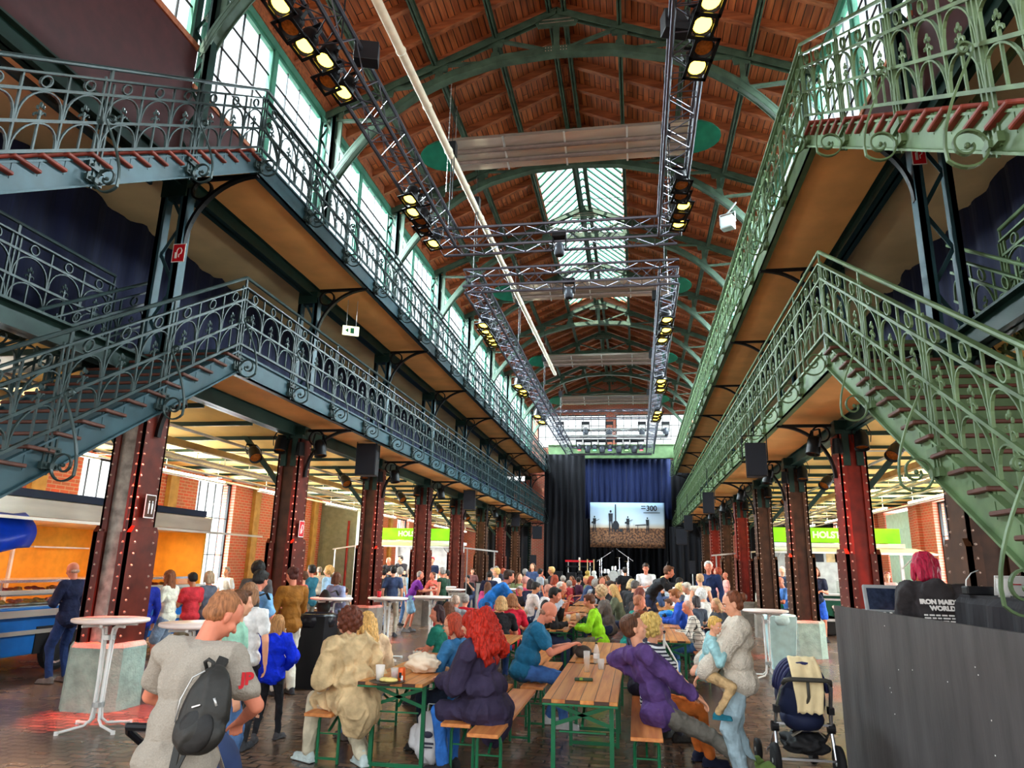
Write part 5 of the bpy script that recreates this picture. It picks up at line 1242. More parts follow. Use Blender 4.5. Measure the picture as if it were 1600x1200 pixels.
# ================================================================ high round tables
def high_table(x, y, lab, rz=0, tone=WHITE):
    t = thing('high_table', lab, 'standing table', (x, y, 0), rz, 'white standing tables')
    k = MB(); k.lathe([(0, 1.08), (.36, 1.08), (.385, 1.09), (.39, 1.105), (.385, 1.12), (0, 1.125)], 40); k.build('tabletop', mat('high_table_top', (240, 222, 214), .3, 0, .04), t, True)
    for i in range(4):
        a = PI/4+i*PI/2; c, s_ = math.cos(a), math.sin(a); k = MB()
        pts = [(.3, 1.05), (.14, 1.05), (.075, 1.02), (.06, .95), (.045, .5), (.045, .2), (.06, .1), (.12, .05), (.38, .02)]
        k.tube([(c*r, s_*r, z) for r, z in pts], .014, 8); k.build('leg', WHITE, t); 
        k = MB(); k.cyl((c*.38, s_*.38, 0), (c*.38, s_*.38, .035), .022, n=10); k.build('foot_cap', WHITE, t)
    k = MB(); k.cyl((0, 0, .22), (0, 0, .27), .06, n=12); k.cyl((0, 0, .9), (0, 0, .95), .07, n=12); k.bb((-.28, -.015, 1.05), (.28, .015, 1.08)); k.bb((-.015, -.28, 1.05), (.015, .28, 1.08)); k.build('hub', STEEL, t)
    return t
high_table(-5.72, 7.3, 'white standing table in front of the nearest left column block', .35)
p = atZ(302, 972, 1.12); high_table(-4.6, 7.2, 'white standing table behind the grey t-shirt man', .2)
high_table(-4.75, 13.6, 'white standing table with a red cup before the third left column', .1); high_table(-4.15, 14.6, 'white standing table just right of the red-cup table', .5)
high_table(-5.6, 12.9, 'white standing table next to the mustard blouse woman', .3); high_table(-4.9, 19.0, 'white standing table where the purple shirt man leans', .3)
high_table(-3.6, 20.6, 'white standing table right of the green vest man'); high_table(-5.6, 20.8, 'white standing table in front of the left beer trailer'); high_table(4.6, 16.0, 'white standing table behind the right column block'); high_table(2.2, 13.5, 'white standing table behind the woman in the cream cardigan')
t = thing('red_cup', 'small red cup on the standing table by the third left column', 'cup', (-4.9, 13.5, 1.125)); k = MB(); k.lathe([(0, 0), (.035, 0), (.045, .11), (.04, .11), (.03, .005)], 14); k.build('cup_wall', REDP, t, True)
# bins
def bin_(x, y, r, h, bagm, lab, bodym):
    t = thing('litter_bin', lab, 'bin', (x, y, 0)); k = MB(); k.prism([(-r*.8, -r*.8), (r*.8, -r*.8), (r*.8, r*.8), (-r*.8, r*.8)], 0, .02)
    k.add([(-r*.75, -r*.75, 0), (r*.75, -r*.75, 0), (r*.75, r*.75, 0), (-r*.75, r*.75, 0), (-r, -r, h), (r, -r, h), (r, r, h), (-r, r, h)], [(0, 3, 2, 1), (0, 1, 5, 4), (1, 2, 6, 5), (2, 3, 7, 6), (3, 0, 4, 7)]); bev(k.build('bin_body', bodym, t), .03)
    k = MB(); pts = []
    for i in range(24):
        a = 2*PI*i/24; pts.append((a, ))
    k.lathe([(r*1.02, h-.16), (r*1.12, h-.08), (r*1.1, h+.02), (r*.95, h+.03), (r*.85, h-.04), (.0, h-.1)], 26); o = k.build('bin_liner', bagm, t, True); return t
bin_(-4.72, 10.35, .27, 1.0, mat('liner_black', (30, 30, 36), .25, 0, .1, 5, .6, 12), 'black litter bin with a black liner and red-lit rim', BLACKP)
bin_(2.68, 14.9, .27, .95, mat('liner_clear', (200, 220, 214), .25, 0, .1, 5, .6, 12), 'pale grey litter bin with a translucent liner by the right column', mat('bin_pale', (176, 206, 204), .4, 0, .1))
k = MB(); ax = Matrix.Rotation(PI/2, 3, 'X'); k.lathe([(.0, -.03), (.09, -.03), (.1, 0), (.09, .03), (0, .03)], 16, (3.06, 14.55, .1), ax); tag(k.build('trolley_wheel', STEEL), 'small white trolley wheel beside the pale bin', 'wheel')
# ================================================================ mixing desk area
PANEL = mat('scuffed_charcoal_panel', (74, 70, 70), .55, 0, .16, 2.2, .15, 8, stretch=(3, 3, .5))
PT = [(2.06, 8.28), (2.16, 2.0)]
t = thing('mixing_desk_barrier', 'tall charcoal plywood barrier around the mixing desk in the right foreground', 'barrier', (0, 0, 0))
k = MB(); (xa_, ya_), (xb_, yb_) = (1.93, 7.8), (2.50, 2.2); BH = 1.47; k.add([(xa_, ya_, 0), (xa_+.04, ya_+.0, 0), (xb_+.04, yb_, 0), (xb_, yb_, 0), (xa_, ya_, BH), (xa_+.04, ya_, BH), (xb_+.04, yb_, BH), (xb_, yb_, BH)], [(0, 3, 2, 1), (4, 5, 6, 7), (0, 1, 5, 4), (1, 2, 6, 5), (2, 3, 7, 6), (3, 0, 4, 7)]); k.build('side_panel', PANEL, t)
k = MB(); k.bb((xa_+.04, 7.76, 0), (4.4, 7.8, 1.1)); k.build('end_panel', PANEL, t)
# speckles of chipped paint
k = MB()
for i in range(26):
    u = random.uniform(.12, .9); y = ya_+(yb_-ya_)*u; x = xa_+(xb_-xa_)*u; z = random.uniform(.5, 1.4); k.ell((x-.001, y, z), (.003, .005, .005), None, 6, 4)
k.build('paint_chips', WSIGN, t)
# desk, console, cloths
def PX(px, py, Y): return atY(px, py, Y)
t = thing('console_table', 'black cloth-covered table behind the charcoal barrier', 'table', (0, 0, 0)); k = MB(); k.bb((2.42, 3.0, 0), (3.3, 5.9, 1.64)); k.build('cloth_cover', mat('black_cloth', (34, 32, 36), .85, 0, .15, 5, .3, 6), t)
k = MB(); vs = []
for i in range(60):
    y = 5.9-i*.05; w = .02*math.sin(i*.9)+.015*math.sin(i*.37); x = 2.3+.0*i
    vs += [(x+.05, y, 1.655), (x+w, y, 1.6), (x+w*1.6-.02, y, 1.2)]
k.add(vs, [(3*i+j, 3*i+j+1, 3*i+j+4, 3*i+j+3) for i in range(59) for j in range(2)]); k.bb((2.34, 2.95, 1.64), (3.3, 5.9, 1.66)); k.build('draped_cloth', MC['black_cloth'], t, False)
t = thing('mixing_console', 'grey mixing console with a dark screen behind the barrier', 'console', (2.42, 7.25, 0), -.1)
k = MB(); k.bb((-.3, -.15, 0), (.45, .25, 1.36)); k.prism([(-.22, 1.36), (.26, 1.36), (.26, 1.46), (-.22, 1.40)], -.34, .45, Matrix(((0, 0, 1), (1, 0, 0), (0, 1, 0)))); bev(k.build('console_body', mat('console_grey', (150, 154, 156), .5, 0, .06), t), .01)
k = MB(); M_ = Matrix.Rotation(-.35, 3, 'X'); k.box((-.12, .12, 1.56), (.42, .04, .26), M_); bev(k.build('screen_housing', MC['console_grey'], t), .012); k = MB(); k.box((-.12, .097, 1.56), (.36, .01, .2), M_); k.build('screen', mat('screen_dark', (34, 42, 62), .2, 0, .3, 20), t)
k = MB()
for i in range(12): k.bb((-.3+i*.05, -.16, 1.40), (-.285+i*.05, -.13, 1.43)); k.bb((-.3+i*.05, -.06, 1.42), (-.285+i*.05, -.02, 1.45))
k.build('faders', WSIGN, t)
p = PX(1552, 920, 5.3); t = thing('drinking_glass', 'empty clear glass standing on the black cloth of the desk', 'glass', (p.x+.06, 5.3, 1.66)); k = MB(); k.lathe([(0, 0), (.035, 0), (.04, .12), (.036, .12), (.032, .012), (0, .012)], 20); k.build('glass_wall', CLR, t, True)
p = PX(1572, 915, 5.6); t = thing('paper_sheet', 'white paper sheet leaning beside the glass', 'paper', (p.x+.05, 5.6, 1.66), -.1); k = MB(); k.box((0, 0, .07), (.24, .008, .14), Matrix.Rotation(.35, 3, 'X')); k.build('sheet', WSIGN, t); k = MB(); k.box((0, -.012, .08), (.08, .004, .006), Matrix.Rotation(.35, 3, 'X')); k.build('red_line', REDP, t)
p = PX(1505, 928, 5.7); t = thing('rack_unit', 'small black rack panel with thin gooseneck lamp on the desk', 'equipment', (p.x+.1, 5.7, 1.66)); k = MB(); k.bb((-.09, -.05, 0), (.09, .05, .06)); bev(k.build('case', BLACKP, t), .01); k = MB(); k.tube([(-.08, 0, .03), (-.07, 0, .1), (-.03, 0, .15), (.02, 0, .17)], .004, 6); k.build('gooseneck', STEEL, t)
crumple((2.72, 5.15, 1.71), (.16, .1, .05), mat('bin_bag_black', (20, 20, 24), .25, 0, .1, 5, .5, 10), 'plastic_sheet', 'crumpled black plastic beside the glass on the desk', 'plastic bag', 14)
# ================================================================ pushchairs
NVY = mat('pushchair_navy', (28, 36, 66), .7, 0, .1)
def wheel(k, c, r, w):
    ax = Matrix.Rotation(PI/2, 3, 'Y'); k.lathe([(r*.72, -w/2), (r*.95, -w/2), (r, 0), (r*.95, w/2), (r*.72, w/2)], 22, c, ax)
t = thing('pushchair', 'navy pushchair with a cream blanket over its hood beside the barrier', 'pushchair', (1.46, 7.25, 0), .03)
for x, y, r in ((-.27, 0, .15), (.27, 0, .15), (-.31, .62, .1), (.2, .62, .1)):
    k = MB(); wheel(k, (x, y, r), r, .05); w_ = k.build('wheel', TIRE, t, True); k = MB()
    for i in range(5): a_ = i*2*PI/5; k.bar((x, y, r), (x, y+math.cos(a_)*r*.75, r+math.sin(a_)*r*.75), .014, .012)
    k.cyl((x-.03, y, r), (x+.03, y, r), .02); k.build('hub', STEEL, w_)
k = MB()
for s in (-1, 1):
    k.tube([(s*.25, .0, .15), (s*.245, .08, .4), (s*.235, .02, .58), (s*.21, -.14, .78), (s*.18, -.2, .845)], .017, 8); k.tube([(s*.245, .08, .4), (s*.22, .4, .2), (s*.22, .62, .1)], .015, 8)
k.bar((-.27, 0, .17), (.27, 0, .17), .03, .02); k.bar((-.24, .06, .45), (.24, .06, .45), .025, .02); k.build('frame', SIL, t)
for s in (-1, 1): k = MB(); k.cyl((s*.245-.03, .08, .42), (s*.245+.03, .08, .42), .045, n=14); k.build('hinge', BLACKP, t); k = MB(); k.bb((s*.235-.025, -.02, .55), (s*.235+.025, .05, .61)); k.build('frame_clamp', BLACKP, t)
k = MB(); k.tube([(-.2, -.17, .82), (-.19, -.21, .855), (-.15, -.225, .865), (.15, -.225, .865), (.19, -.21, .855), (.2, -.17, .82)], .02, 10); k.tube([(0, -.22, .86), (.005, -.2, .72), (-.02, -.15, .6)], .014, 8); k.build('handlebar', mat('handle_leather', (66, 64, 58), .5), t, True)
sh = MB(); sh.ell((0, .12, .68), (.215, .28, .27), None, 22, 14); sh.ell((0, .1, .5), (.19, .24, .12), None, 18, 10); sh.ell((0, .1, .8), (.2, .25, .2), None, 20, 12)
k = sh; k.build('seat_shell', NVY, t, True)
for i, a_ in enumerate((-.75, -.45, -.15, .15, .45)):
    k = MB(); k.tube([(.218*math.cos(b_)*(1-.12*abs(a_)), .11+.26*math.sin(a_), .74+.27*math.sin(b_)*math.cos(a_*.6)) for b_ in [PI*j/14 for j in range(15)]], .016, 6); k.build('hood_rib', mat('rib_navy', (44, 48, 92), .6, 0, .1), t, True)
k = MB(); vs = []
for i in range(12):
    for j in range(18):
        u = (i/11-.5)*.24; v = j/17
        if v < .55: ph = 1.2-v/.55*1.5; y = .1+.27*math.sin(ph*1.0-.0)*1.0 if False else .11-.28*math.sin(.25+v/.55*1.3); z = .755+.275*math.cos(.25+v/.55*1.3)
        else: y = .11-.28+.0-.01; z = .755+.275*math.cos(1.55)-(v-.55)*.42
        vs.append((u*(1+.08*math.sin(v*5))+.012, y-.012+.008*math.sin(i*1.3+v*4), z+.012+.01*math.sin(i*1.9)*(1 if v > .9 else .3)))
k.add(vs, [(i*18+j, i*18+j+1, (i+1)*18+j+1, (i+1)*18+j) for i in range(11) for j in range(17)]); o = k.build('blanket', mat('blanket_cream', (240, 218, 170), .8, 0, .06, 6, .3, 20), t, True); q = o.modifiers.new('t', 'SOLIDIFY'); q.thickness = .018
crumple((.02, .12, .29), (.19, .2, .1), mat('basket_black', (36, 36, 38), .7, 0, .1, 6, .3, 15), 'storage_basket', None, '', 21, t)
k = MB(); k.tube([(-.12, .0, .36), (-.04, -.04, .42), (.1, -.04, .42), (.16, 0, .36)], 0, flat=(.05, .01, (0, 1, 0))); k.build('grey_bag_strap', mat('strap_grey', (120, 112, 100), .7), t)
t = thing('buggy', 'dark blue buggy pushed by the grey t-shirt man, mostly hidden behind him', 'pushchair', (-2.62, 4.0, 0), .1)
k = MB(); k.tube([(-.1, -.15, .8), (-.12, -.26, .88), (-.09, -.33, .92), (.3, -.33, .92), (.34, -.26, .88)], .02, 8); k.build('handle', BLACKP, t)
k = MB(); k.tube([(-.1, -.15, .8), (-.08, .2, .3), (-.06, .5, .1)], .015); k.tube([(.34, -.26, .88), (.36, .2, .3), (.38, .5, .1)], .015); k.build('frame', SIL, t)
k = MB(); k.ell((.12, .15, .52), (.22, .26, .3), None, 18, 12); k.build('seat', mat('buggy_blue', (44, 62, 104), .7, 0, .1), t, True)
for x, y in ((-.1, -.1), (.42, -.1), (-.06, .5), (.38, .5)): k = MB(); wheel(k, (x, y, .1), .1, .04); k.build('wheel', TIRE, t)
# walker frame with white tube in front of the plaid man
t = thing('folding_frame', 'white tubular walking frame between the benches in front of the plaid shirt', 'walking frame', (.33, 9.9, 0)); k = MB()
k.tube([(-.2, 0, 0), (-.19, 0, .5), (-.16, 0, .95)], .012); k.tube([(.0, .1, 0), (.0, .05, .9), (.0, -.05, .98)], .016); k.tube([(.18, 0, 0), (.16, .1, .6), (0, .05, .88)], .012); k.bar((-.19, 0, .5), (.17, .05, .5), .015, .015); k.build('tubes', WHITE, t)
k = MB(); k.tube([(-.16, 0, .95), (-.18, -.08, 1.0)], .018); k.build('grip', BLACKP, t); k = MB(); k.tube([(0, -.05, .98), (0, -.14, 1.0)], .018); k.build('grip', BLACKP, t)
# ================================================================ people
SKIN = mat('skin_fair', (226, 162, 130), .5, 0, .05, 12); SKINR = mat('skin_ruddy', (214, 132, 104), .5, 0, .06, 12); SKINT = mat('skin_tan', (190, 126, 92), .5, 0, .05, 12)
SKINS = [SKIN, SKINR, SKINT]
EYEW = mat('eye_white', (236, 232, 226), .3, 0, 0); EYED = mat('eye_dark', (40, 30, 24), .2, 0, 0); LIP = mat('lips', (176, 84, 76), .45, 0, 0)
def cmat(rgb, kind='cloth'):
    nm = kind+'_%d_%d_%d' % rgb
    if nm in MC: return MC[nm]
    if kind == 'hair': return mat(nm, rgb, .5, 0, .3, 30, .4, 60, stretch=(3, 3, .4))
    return mat(nm, rgb, .82, 0, .16, 9, .75, 16)
def ik(a, b, l1, l2, hint):
    a, b = V(a), V(b); d = b-a; D = d.length
    if D > (l1+l2)*.995: b = a+d*((l1+l2)*.995/D); d = b-a; D = d.length
    u = d.normalized(); x = (l1*l1-l2*l2+D*D)/(2*D); h = math.sqrt(max(0, l1*l1-x*x)); hv = V(hint); hv = (hv-u*hv.dot(u))
    hv = hv.normalized() if hv.length > 1e-6 else u.orthogonal().normalized()
    return a+u*x+hv*h, b
# A pose is a dict of joints in the person's own frame: faces +y, x to the right, z up, built for a body 1.72 m tall
def pose(kind='stand', lean=0, side=0, twist=0, hp=0, hy=0, lh=None, rh=None, lf=None, rf=None, lk=None, rk=None, seat=.50, le=None, re=None):
    J = {}; sit = kind == 'sit'
    pel = V((0, 0, (seat+.09) if sit else .95)); J['pel'] = pel
    R = Matrix.Rotation(twist, 3, 'Z') @ Matrix.Rotation(side, 3, 'Y') @ Matrix.Rotation(-lean, 3, 'X')
    R1 = Matrix.Rotation(twist*.5, 3, 'Z') @ Matrix.Rotation(side*.5, 3, 'Y') @ Matrix.Rotation(-lean*.7, 3, 'X')
    J['waist'] = pel+R1 @ V((0, 0, .15)); J['chest'] = J['waist']+R @ V((0, .0, .2)); J['neck'] = J['chest']+R @ V((0, -.005, .17))
    J['R'] = R; J['R1'] = R1
    RH = Matrix.Rotation(twist, 3, 'Z') @ Matrix.Rotation(hy, 3, 'Z') @ Matrix.Rotation(-lean*.55-hp, 3, 'X'); J['RH'] = RH
    J['head'] = J['neck']+R @ V((0, .005, .05))+RH @ V((0, .02, .115))
    for s, n in ((-1, 'l'), (1, 'r')):
        sh = J['chest']+R @ V((s*.175, -.005, .115)); J[n+'sh'] = sh
        t = lh if s < 0 else rh
        if t is None: t = sh+V((s*.07, .05, -.53))
        else: t = V(t)
        hint = (le if s < 0 else re) or (s*.6, -.7, -.5)
        e, w = ik(sh, t, .29, .26, V(hint)); J[n+'el'] = e; J[n+'wr'] = w
        hip = pel+Matrix.Rotation(twist*.2, 3, 'Z') @ V((s*.09, 0, -.02)); J[n+'hip'] = hip
        f = lf if s < 0 else rf
        if f is None: f = V((s*.11, .42 if sit else 0.0, .09))
        kn = lk if s < 0 else rk
        k_, f_ = ik(hip, V(f), .44, .43, kn or (s*.12, 1, .35 if sit else 0)); J[n+'kn'] = k_; J[n+'an'] = f_
    return J
def remeshed(mb, vox, it=4, amp=0, fs=9, seed=0, aniso=(1, 1, .5)):
    me = mb.mesh('tmp', SKIN); o = bpy.data.objects.new('tmp', me); COL.objects.link(o)
    r = o.modifiers.new('r', 'REMESH'); r.mode = 'VOXEL'; r.voxel_size = vox; r.use_smooth_shade = True
    s = o.modifiers.new('s', 'SMOOTH'); s.iterations = it; s.factor = .5
    dg = bpy.context.evaluated_depsgraph_get(); out = bpy.data.meshes.new_from_object(o.evaluated_get(dg), depsgraph=dg)
    bpy.data.objects.remove(o); bpy.data.meshes.remove(me)
    if amp:
        n = len(out.vertices); nr = [v.normal.copy() for v in out.vertices]
        for v, q in zip(out.vertices, nr):
            c = v.co; p = V((c.x*aniso[0], c.y*aniso[1], c.z*aniso[2]))*fs+V((seed*3.1, 0, 0))
            f = 1-abs(noise.noise(p))*2.2; f2 = noise.noise(p*2.1+V((5, 1, seed)))
            v.co = c+q*(amp*1.7*(max(0, f)**2*1.0-.3)+amp*.4*f2)
    out.polygons.foreach_set('use_smooth', [True]*len(out.polygons)); out.update()
    return out
def hand(mb, w, d, up, s, curl=.6, sc=1.0):
    """palm and five fingers; d = direction of the forearm, up = back of hand, s = -1 left / 1 right"""
    d = d.normalized(); up = (up-d*up.dot(d)).normalized(); r = d.cross(up)*1.0     # r: to the right
    P0 = w; palm = w+d*.085*sc
    for q in (-1, -.33, .33, 1): mb.cap(w+r*q*.014*sc, palm+r*q*.026*sc, .017*sc, .0125*sc, 8)
    for i, (q, L) in enumerate(((-1.1, .062), (-.37, .075), (.37, .08), (1.1, .07))):
        L *= sc; a = palm+r*q*.027*sc*(1 if s > 0 else -1); dd = d
        c = a
        for seg, fr in enumerate((.45, .32, .27)):
            dd = (Matrix.Rotation(-curl*(.5+.25*seg), 3, r) @ dd) if True else dd
            e = c+dd*L*fr; mb.cap(c, e, .0098*sc, .0085*sc, 7); c = e
    t0 = w+d*.02*sc-r*s*.022*sc; td = (d*.7-r*s*.75-up*.25).normalized(); t1 = t0+td*.045*sc; t2 = t1+(td*.5+d*.8-up*.2).normalized()*.035*sc
    mb.cap(t0, t1, .0125*sc, .0105*sc, 7); mb.cap(t1, t2, .0105*sc, .0088*sc, 7)
def head_mb(mb, J, jaw=1, nose=1):
    c, R = J['head'], J['RH']; A = lambda x, y, z: c+R @ V((x, y, z))
    mb.ell(A(0, -.012, .03), (.076, .095, .088), R, 18, 12); mb.ell(A(0, .012, -.035), (.062, .072, .08), R, 16, 10)
    mb.ell(A(0, .04, -.085), (.036*jaw, .03, .026), R, 12, 8); mb.ell(A(0, .065, .022), (.05, .022, .018), R, 12, 8)
    mb.cap(A(0, .075, .012), A(0, .1*nose, -.022), .009, .0135, 8); 
    for s in (-1, 1):
        mb.ell(A(s*.014, .087, -.026), (.009, .01, .008), R, 8, 6); mb.ell(A(s*.076, -.008, -.012), (.01, .02, .031), R @ Matrix.Rotation(s*.35, 3, 'Z'), 10, 8)
        mb.ell(A(s*.042, .055, -.025), (.022, .022, .025), R, 10, 8)
    mb.ell(A(0, .082, -.058), (.022, .012, .009), R, 10, 6)
    mb.cap(J['neck']-J['R'] @ V((0, 0, .04)), A(0, -.02, -.04), .055, .05, 12)
def limb(mb, J, names, rs, n=12):
    for (a, b), (r0, r1) in zip(zip(names, names[1:]), zip(rs, rs[1:])): mb.cap(J[a], J[b], r0, r1, n)
def torso(mb, J, f=1.0, fat=1.0, inf=0, bust=0, low=0):
    R, R1 = J['R'], J['R1']; I = Matrix.Identity(3)
    mb.ell(J['pel']+V((0, 0, -.0)), (.155*f*fat+inf, .115*f*fat+inf, .12+inf*.5), I, 18, 10)
    mb.ell(J['waist'], ((.15 if inf else .135)*f*fat+inf, .1*f*fat+inf, .15), R1, 18, 10)
    mb.ell(J['waist']+R1 @ V((0, .02*fat, -.02)), (.125*f*fat+inf, .1*f*fat**1.5+inf, .13), R1, 18, 10)
    mb.ell(J['chest'], (.15*f+inf, .105*f+inf, .17), R, 18, 10)
    mb.ell(J['chest']+R @ V((0, 0, .07)), (.165*f+inf, .09*f+inf, .09+inf), R, 18, 10)
    if bust:
        for s in (-1, 1): mb.ell(J['chest']+R @ V((s*.065, .075, .0)), (.06+inf, .055+inf, .06), R, 12, 8)
    mb.cap(J['lsh'], J['rsh'], .06*f+inf, .06*f+inf, 12)
def body_mesh(J, vox, fat=1, legs=True, curl=.5, sleeves='tee'):
    m = MB(); torso(m, J, .9, fat); head_mb(m, J)
    for s, n in ((-1, 'l'), (1, 'r')):
        limb(m, J, (n+'sh', n+'el', n+'wr'), (.052, .04, .026)); m.cap(J[n+'el'], J[n+'el'].lerp(J[n+'wr'], .5), .04, .036, 10)
        d = J[n+'wr']-J[n+'el']; up = J.get(n+'up') or V((0, -.2, 1)) if abs(d.normalized().z) < .8 else V((s, .3, 0))
        hand(m, J[n+'wr'], J.get(n+'hd') or d, V(up), s, curl)
        if legs: limb(m, J, (n+'hip', n+'kn', n+'an'), (.074, .046, .032)); m.cap(J[n+'kn'], J[n+'kn'].lerp(J[n+'an'], .4), .044, .047, 10)
    return remeshed(m, vox, 2)
def shirt_mesh(J, kind, vox, fat=1, amp=.008, inf=.012, seed=0, bust=0):
    m = MB(); torso(m, J, 1, fat, inf, bust); I = Matrix.Identity(3)
    m.ell(J['pel']+V((0, 0, -.01)), (.172*fat+inf*.5, .136*fat+inf*.5, .12), I, 18, 10)
    m.cap(J['neck']-J['R'] @ V((0, 0, .06)), J['neck']-J['R'] @ V((0, 0, .035)), .075, .07, 12)
    for n in 'lr':
        if kind == 'tee': e = J[n+'sh'].lerp(J[n+'el'], .62); m.cap(J[n+'sh'], e, .064+inf*.6, .062+inf*.4, 12)
        elif kind == 'vest': pass
        else:
            m.cap(J[n+'sh'], J[n+'el'], .064+inf, .054+inf, 12); w = J[n+'el'].lerp(J[n+'wr'], .93); m.cap(J[n+'el'], w, .054+inf, .036+inf*.8, 12)
    sit = J['pel'].z < .8
    if kind in ('hoodie', 'coat', 'jacket'):
        m.cap(J['neck']+J['R'] @ V((-.06, -.05, -.02)), J['neck']+J['R'] @ V((.06, -.05, -.02)), .04, .04, 10)
        if kind == 'hoodie': m.ell(J['neck']+J['R'] @ V((0, -.1, -.05)), (.11, .05, .09), J['R'], 14, 10); m.cap(J['neck']+J['R'] @ V((-.09, -.0, -.0)), J['neck']+J['R'] @ V((.09, -.0, 0)), .035, .035, 10)
        m.ell(J['pel']+V((0, 0, -.03)), (.187*fat+inf*.6, .15*fat+inf*.6, .145), I, 18, 10)
    if kind == 'coat':
        if sit:
            for n in 'lr': m.cap(J[n+'hip'], J[n+'hip'].lerp(J[n+'kn'], .85), .115, .09, 12)
            m.ell(J['pel']+V((0, -.08, -.12)), (.2, .12, .2), I, 16, 10)
        else: m.cap(J['pel'], J['pel']+V((0, 0, -.35)), .17, .18, 14)
    return remeshed(m, vox, 3, amp, 8, seed)
def trouser_mesh(J, kind, vox, fat=1, amp=.006, seed=0):
    m = MB(); I = Matrix.Identity(3); m.ell(J['pel']+V((0, 0, -.02)), (.165*fat, .125*fat, .115), I, 16, 10)
    wide = {'slim': .85, 'long': 1.0, 'wide': 1.3, 'shorts': 1.2, 'skirt': 1.2}[kind]
    for n in 'lr':
        if kind == 'shorts': m.cap(J[n+'hip'], J[n+'hip'].lerp(J[n+'kn'], J.get('shortlen', .8)), .098, .085*wide*.95, 12)
        else:
            m.cap(J[n+'hip'], J[n+'kn'], .096, .066*wide, 12); a = J[n+'kn'].lerp(J[n+'an'], .96); m.cap(J[n+'kn'], a, .066*wide, .05*wide, 12)
    return remeshed(m, vox, 3, amp, 9, seed)
def shoe_mesh(J, n, vox, yaw=0):
    m = MB(); a = J[n+'an']; s = -1 if n == 'l' else 1; R = Matrix.Rotation(-s*.18, 3, 'Z')
    if 'foot' in J: R = J['foot']
    b = a+V((0, 0, -.045))
    m.cap(b+R @ V((0, -.04, 0)), b+R @ V((0, .15, -.01)), .042, .035, 12, 1.0); m.cap(b+R @ V((0, -.03, .02)), b+R @ V((0, .04, .015)), .042, .036, 12); m.cap(a+V((0, 0, .02)), b, .042, .04, 10)
    m.box(b+R @ V((0, .055, -.032)), (.082, .27, .02), R)
    me = remeshed(m, vox, 2)
    for v in me.vertices:
        if v.co.z < a.z-.085: v.co.z = a.z-.085
    return me
def hair_mesh(J, style, vox, seed=0):
    c, R = J['head'], J['RH']; A = lambda x, y, z: c+R @ V((x, y, z)); m = MB(); RR = J['R']
    if style == 'bald': m.ell(A(0, -.05, -.03), (.075, .05, .035), R, 14, 8); return remeshed(m, vox, 2)
    if style in ('short', 'crop'):
        g = .0 if style == 'crop' else .01
        m.ell(A(0, -.03, .04), (.079+g, .09+g, .082+g), R, 18, 12); m.ell(A(0, -.05, -.01), (.076+g, .06+g, .06), R, 16, 10)
        if style == 'short': m.ell(A(0, .04, .095), (.055, .045, .028), R, 12, 8)
    elif style == 'bun':
        m.ell(A(0, -.028, .04), (.083, .094, .086), R, 18, 12); m.ell(A(0, -.05, -.02), (.074, .062, .06), R, 14, 8); m.ell(A(0, -.12, .04), (.045, .045, .045), R, 12, 8)
    elif style == 'ponytail':
        m.ell(A(0, -.028, .04), (.083, .094, .086), R, 18, 12); m.cap(A(0, -.11, .03), A(0, -.17, -.05), .04, .045, 10); m.cap(A(0, -.17, -.05), A(.02, -.15, -.2), .05, .02, 10)
    elif style == 'curly':
        for i in range(46):
            t = i*2.399; z = 1-2*(i+.5)/46; r = math.sqrt(1-z*z); p = V((r*math.cos(t)*.092, r*math.sin(t)*.1-.04, z*.105+.02))
            if p.y > .045 and p.z < .075: continue
            m.ell(A(*p), (.033, .033, .033), R, 8, 6)
        m.ell(A(0, -.03, .03), (.085, .095, .09), R, 16, 10)
    else:
        L = {'bob': .13, 'long': .30, 'mane': .36}[style]; w = 1.0 if style != 'mane' else 1.45
        m.ell(A(0, -.028, .042), (.087*w**.5, .094*w**.4, .088), R, 18, 12)
        dn = RR @ V((0, 0, -1))
        for x in (-.06, -.03, 0, .03, .06):
            a = A(x*w, -.06-.02*(1-abs(x)/.06), .02); b = a+(dn*.95+RR @ V((x*.6, -.12, 0)))*L; m.cap(a, b, .044*w**.7, .03*w**1.1, 10)
        for s in (-1, 1):
            a = A(s*.078*w**.5, -.01, .02); b = a+(dn+RR @ V((s*.18, .02, 0)))*L*.8; m.cap(a, b, .026*w, .022*w, 10)
        if style == 'mane':
            for i in range(70):
                t = i*2.399; q = (i+.5)/70; r = .09+.10*q
                m.ell(A(0, -.06, .03)+RR @ V((math.cos(t)*r*1.05, math.sin(t)*r*.75-.03, .06-q*.36)) if math.sin(t) < .45 else A(0, -.1, 0), (.05, .05, .06), R, 8, 6)
    me = remeshed(m, vox, {'curly': 1, 'mane': 9}.get(style, 2), .014 if style == 'mane' else .005 if style in ('long', 'bob', 'mane', 'ponytail') else .003, 26, seed, (1, 1, .22))
    return me
CACHE = {}
def cached(key, fn):
    if key not in CACHE: CACHE[key] = fn()
    return CACHE[key]
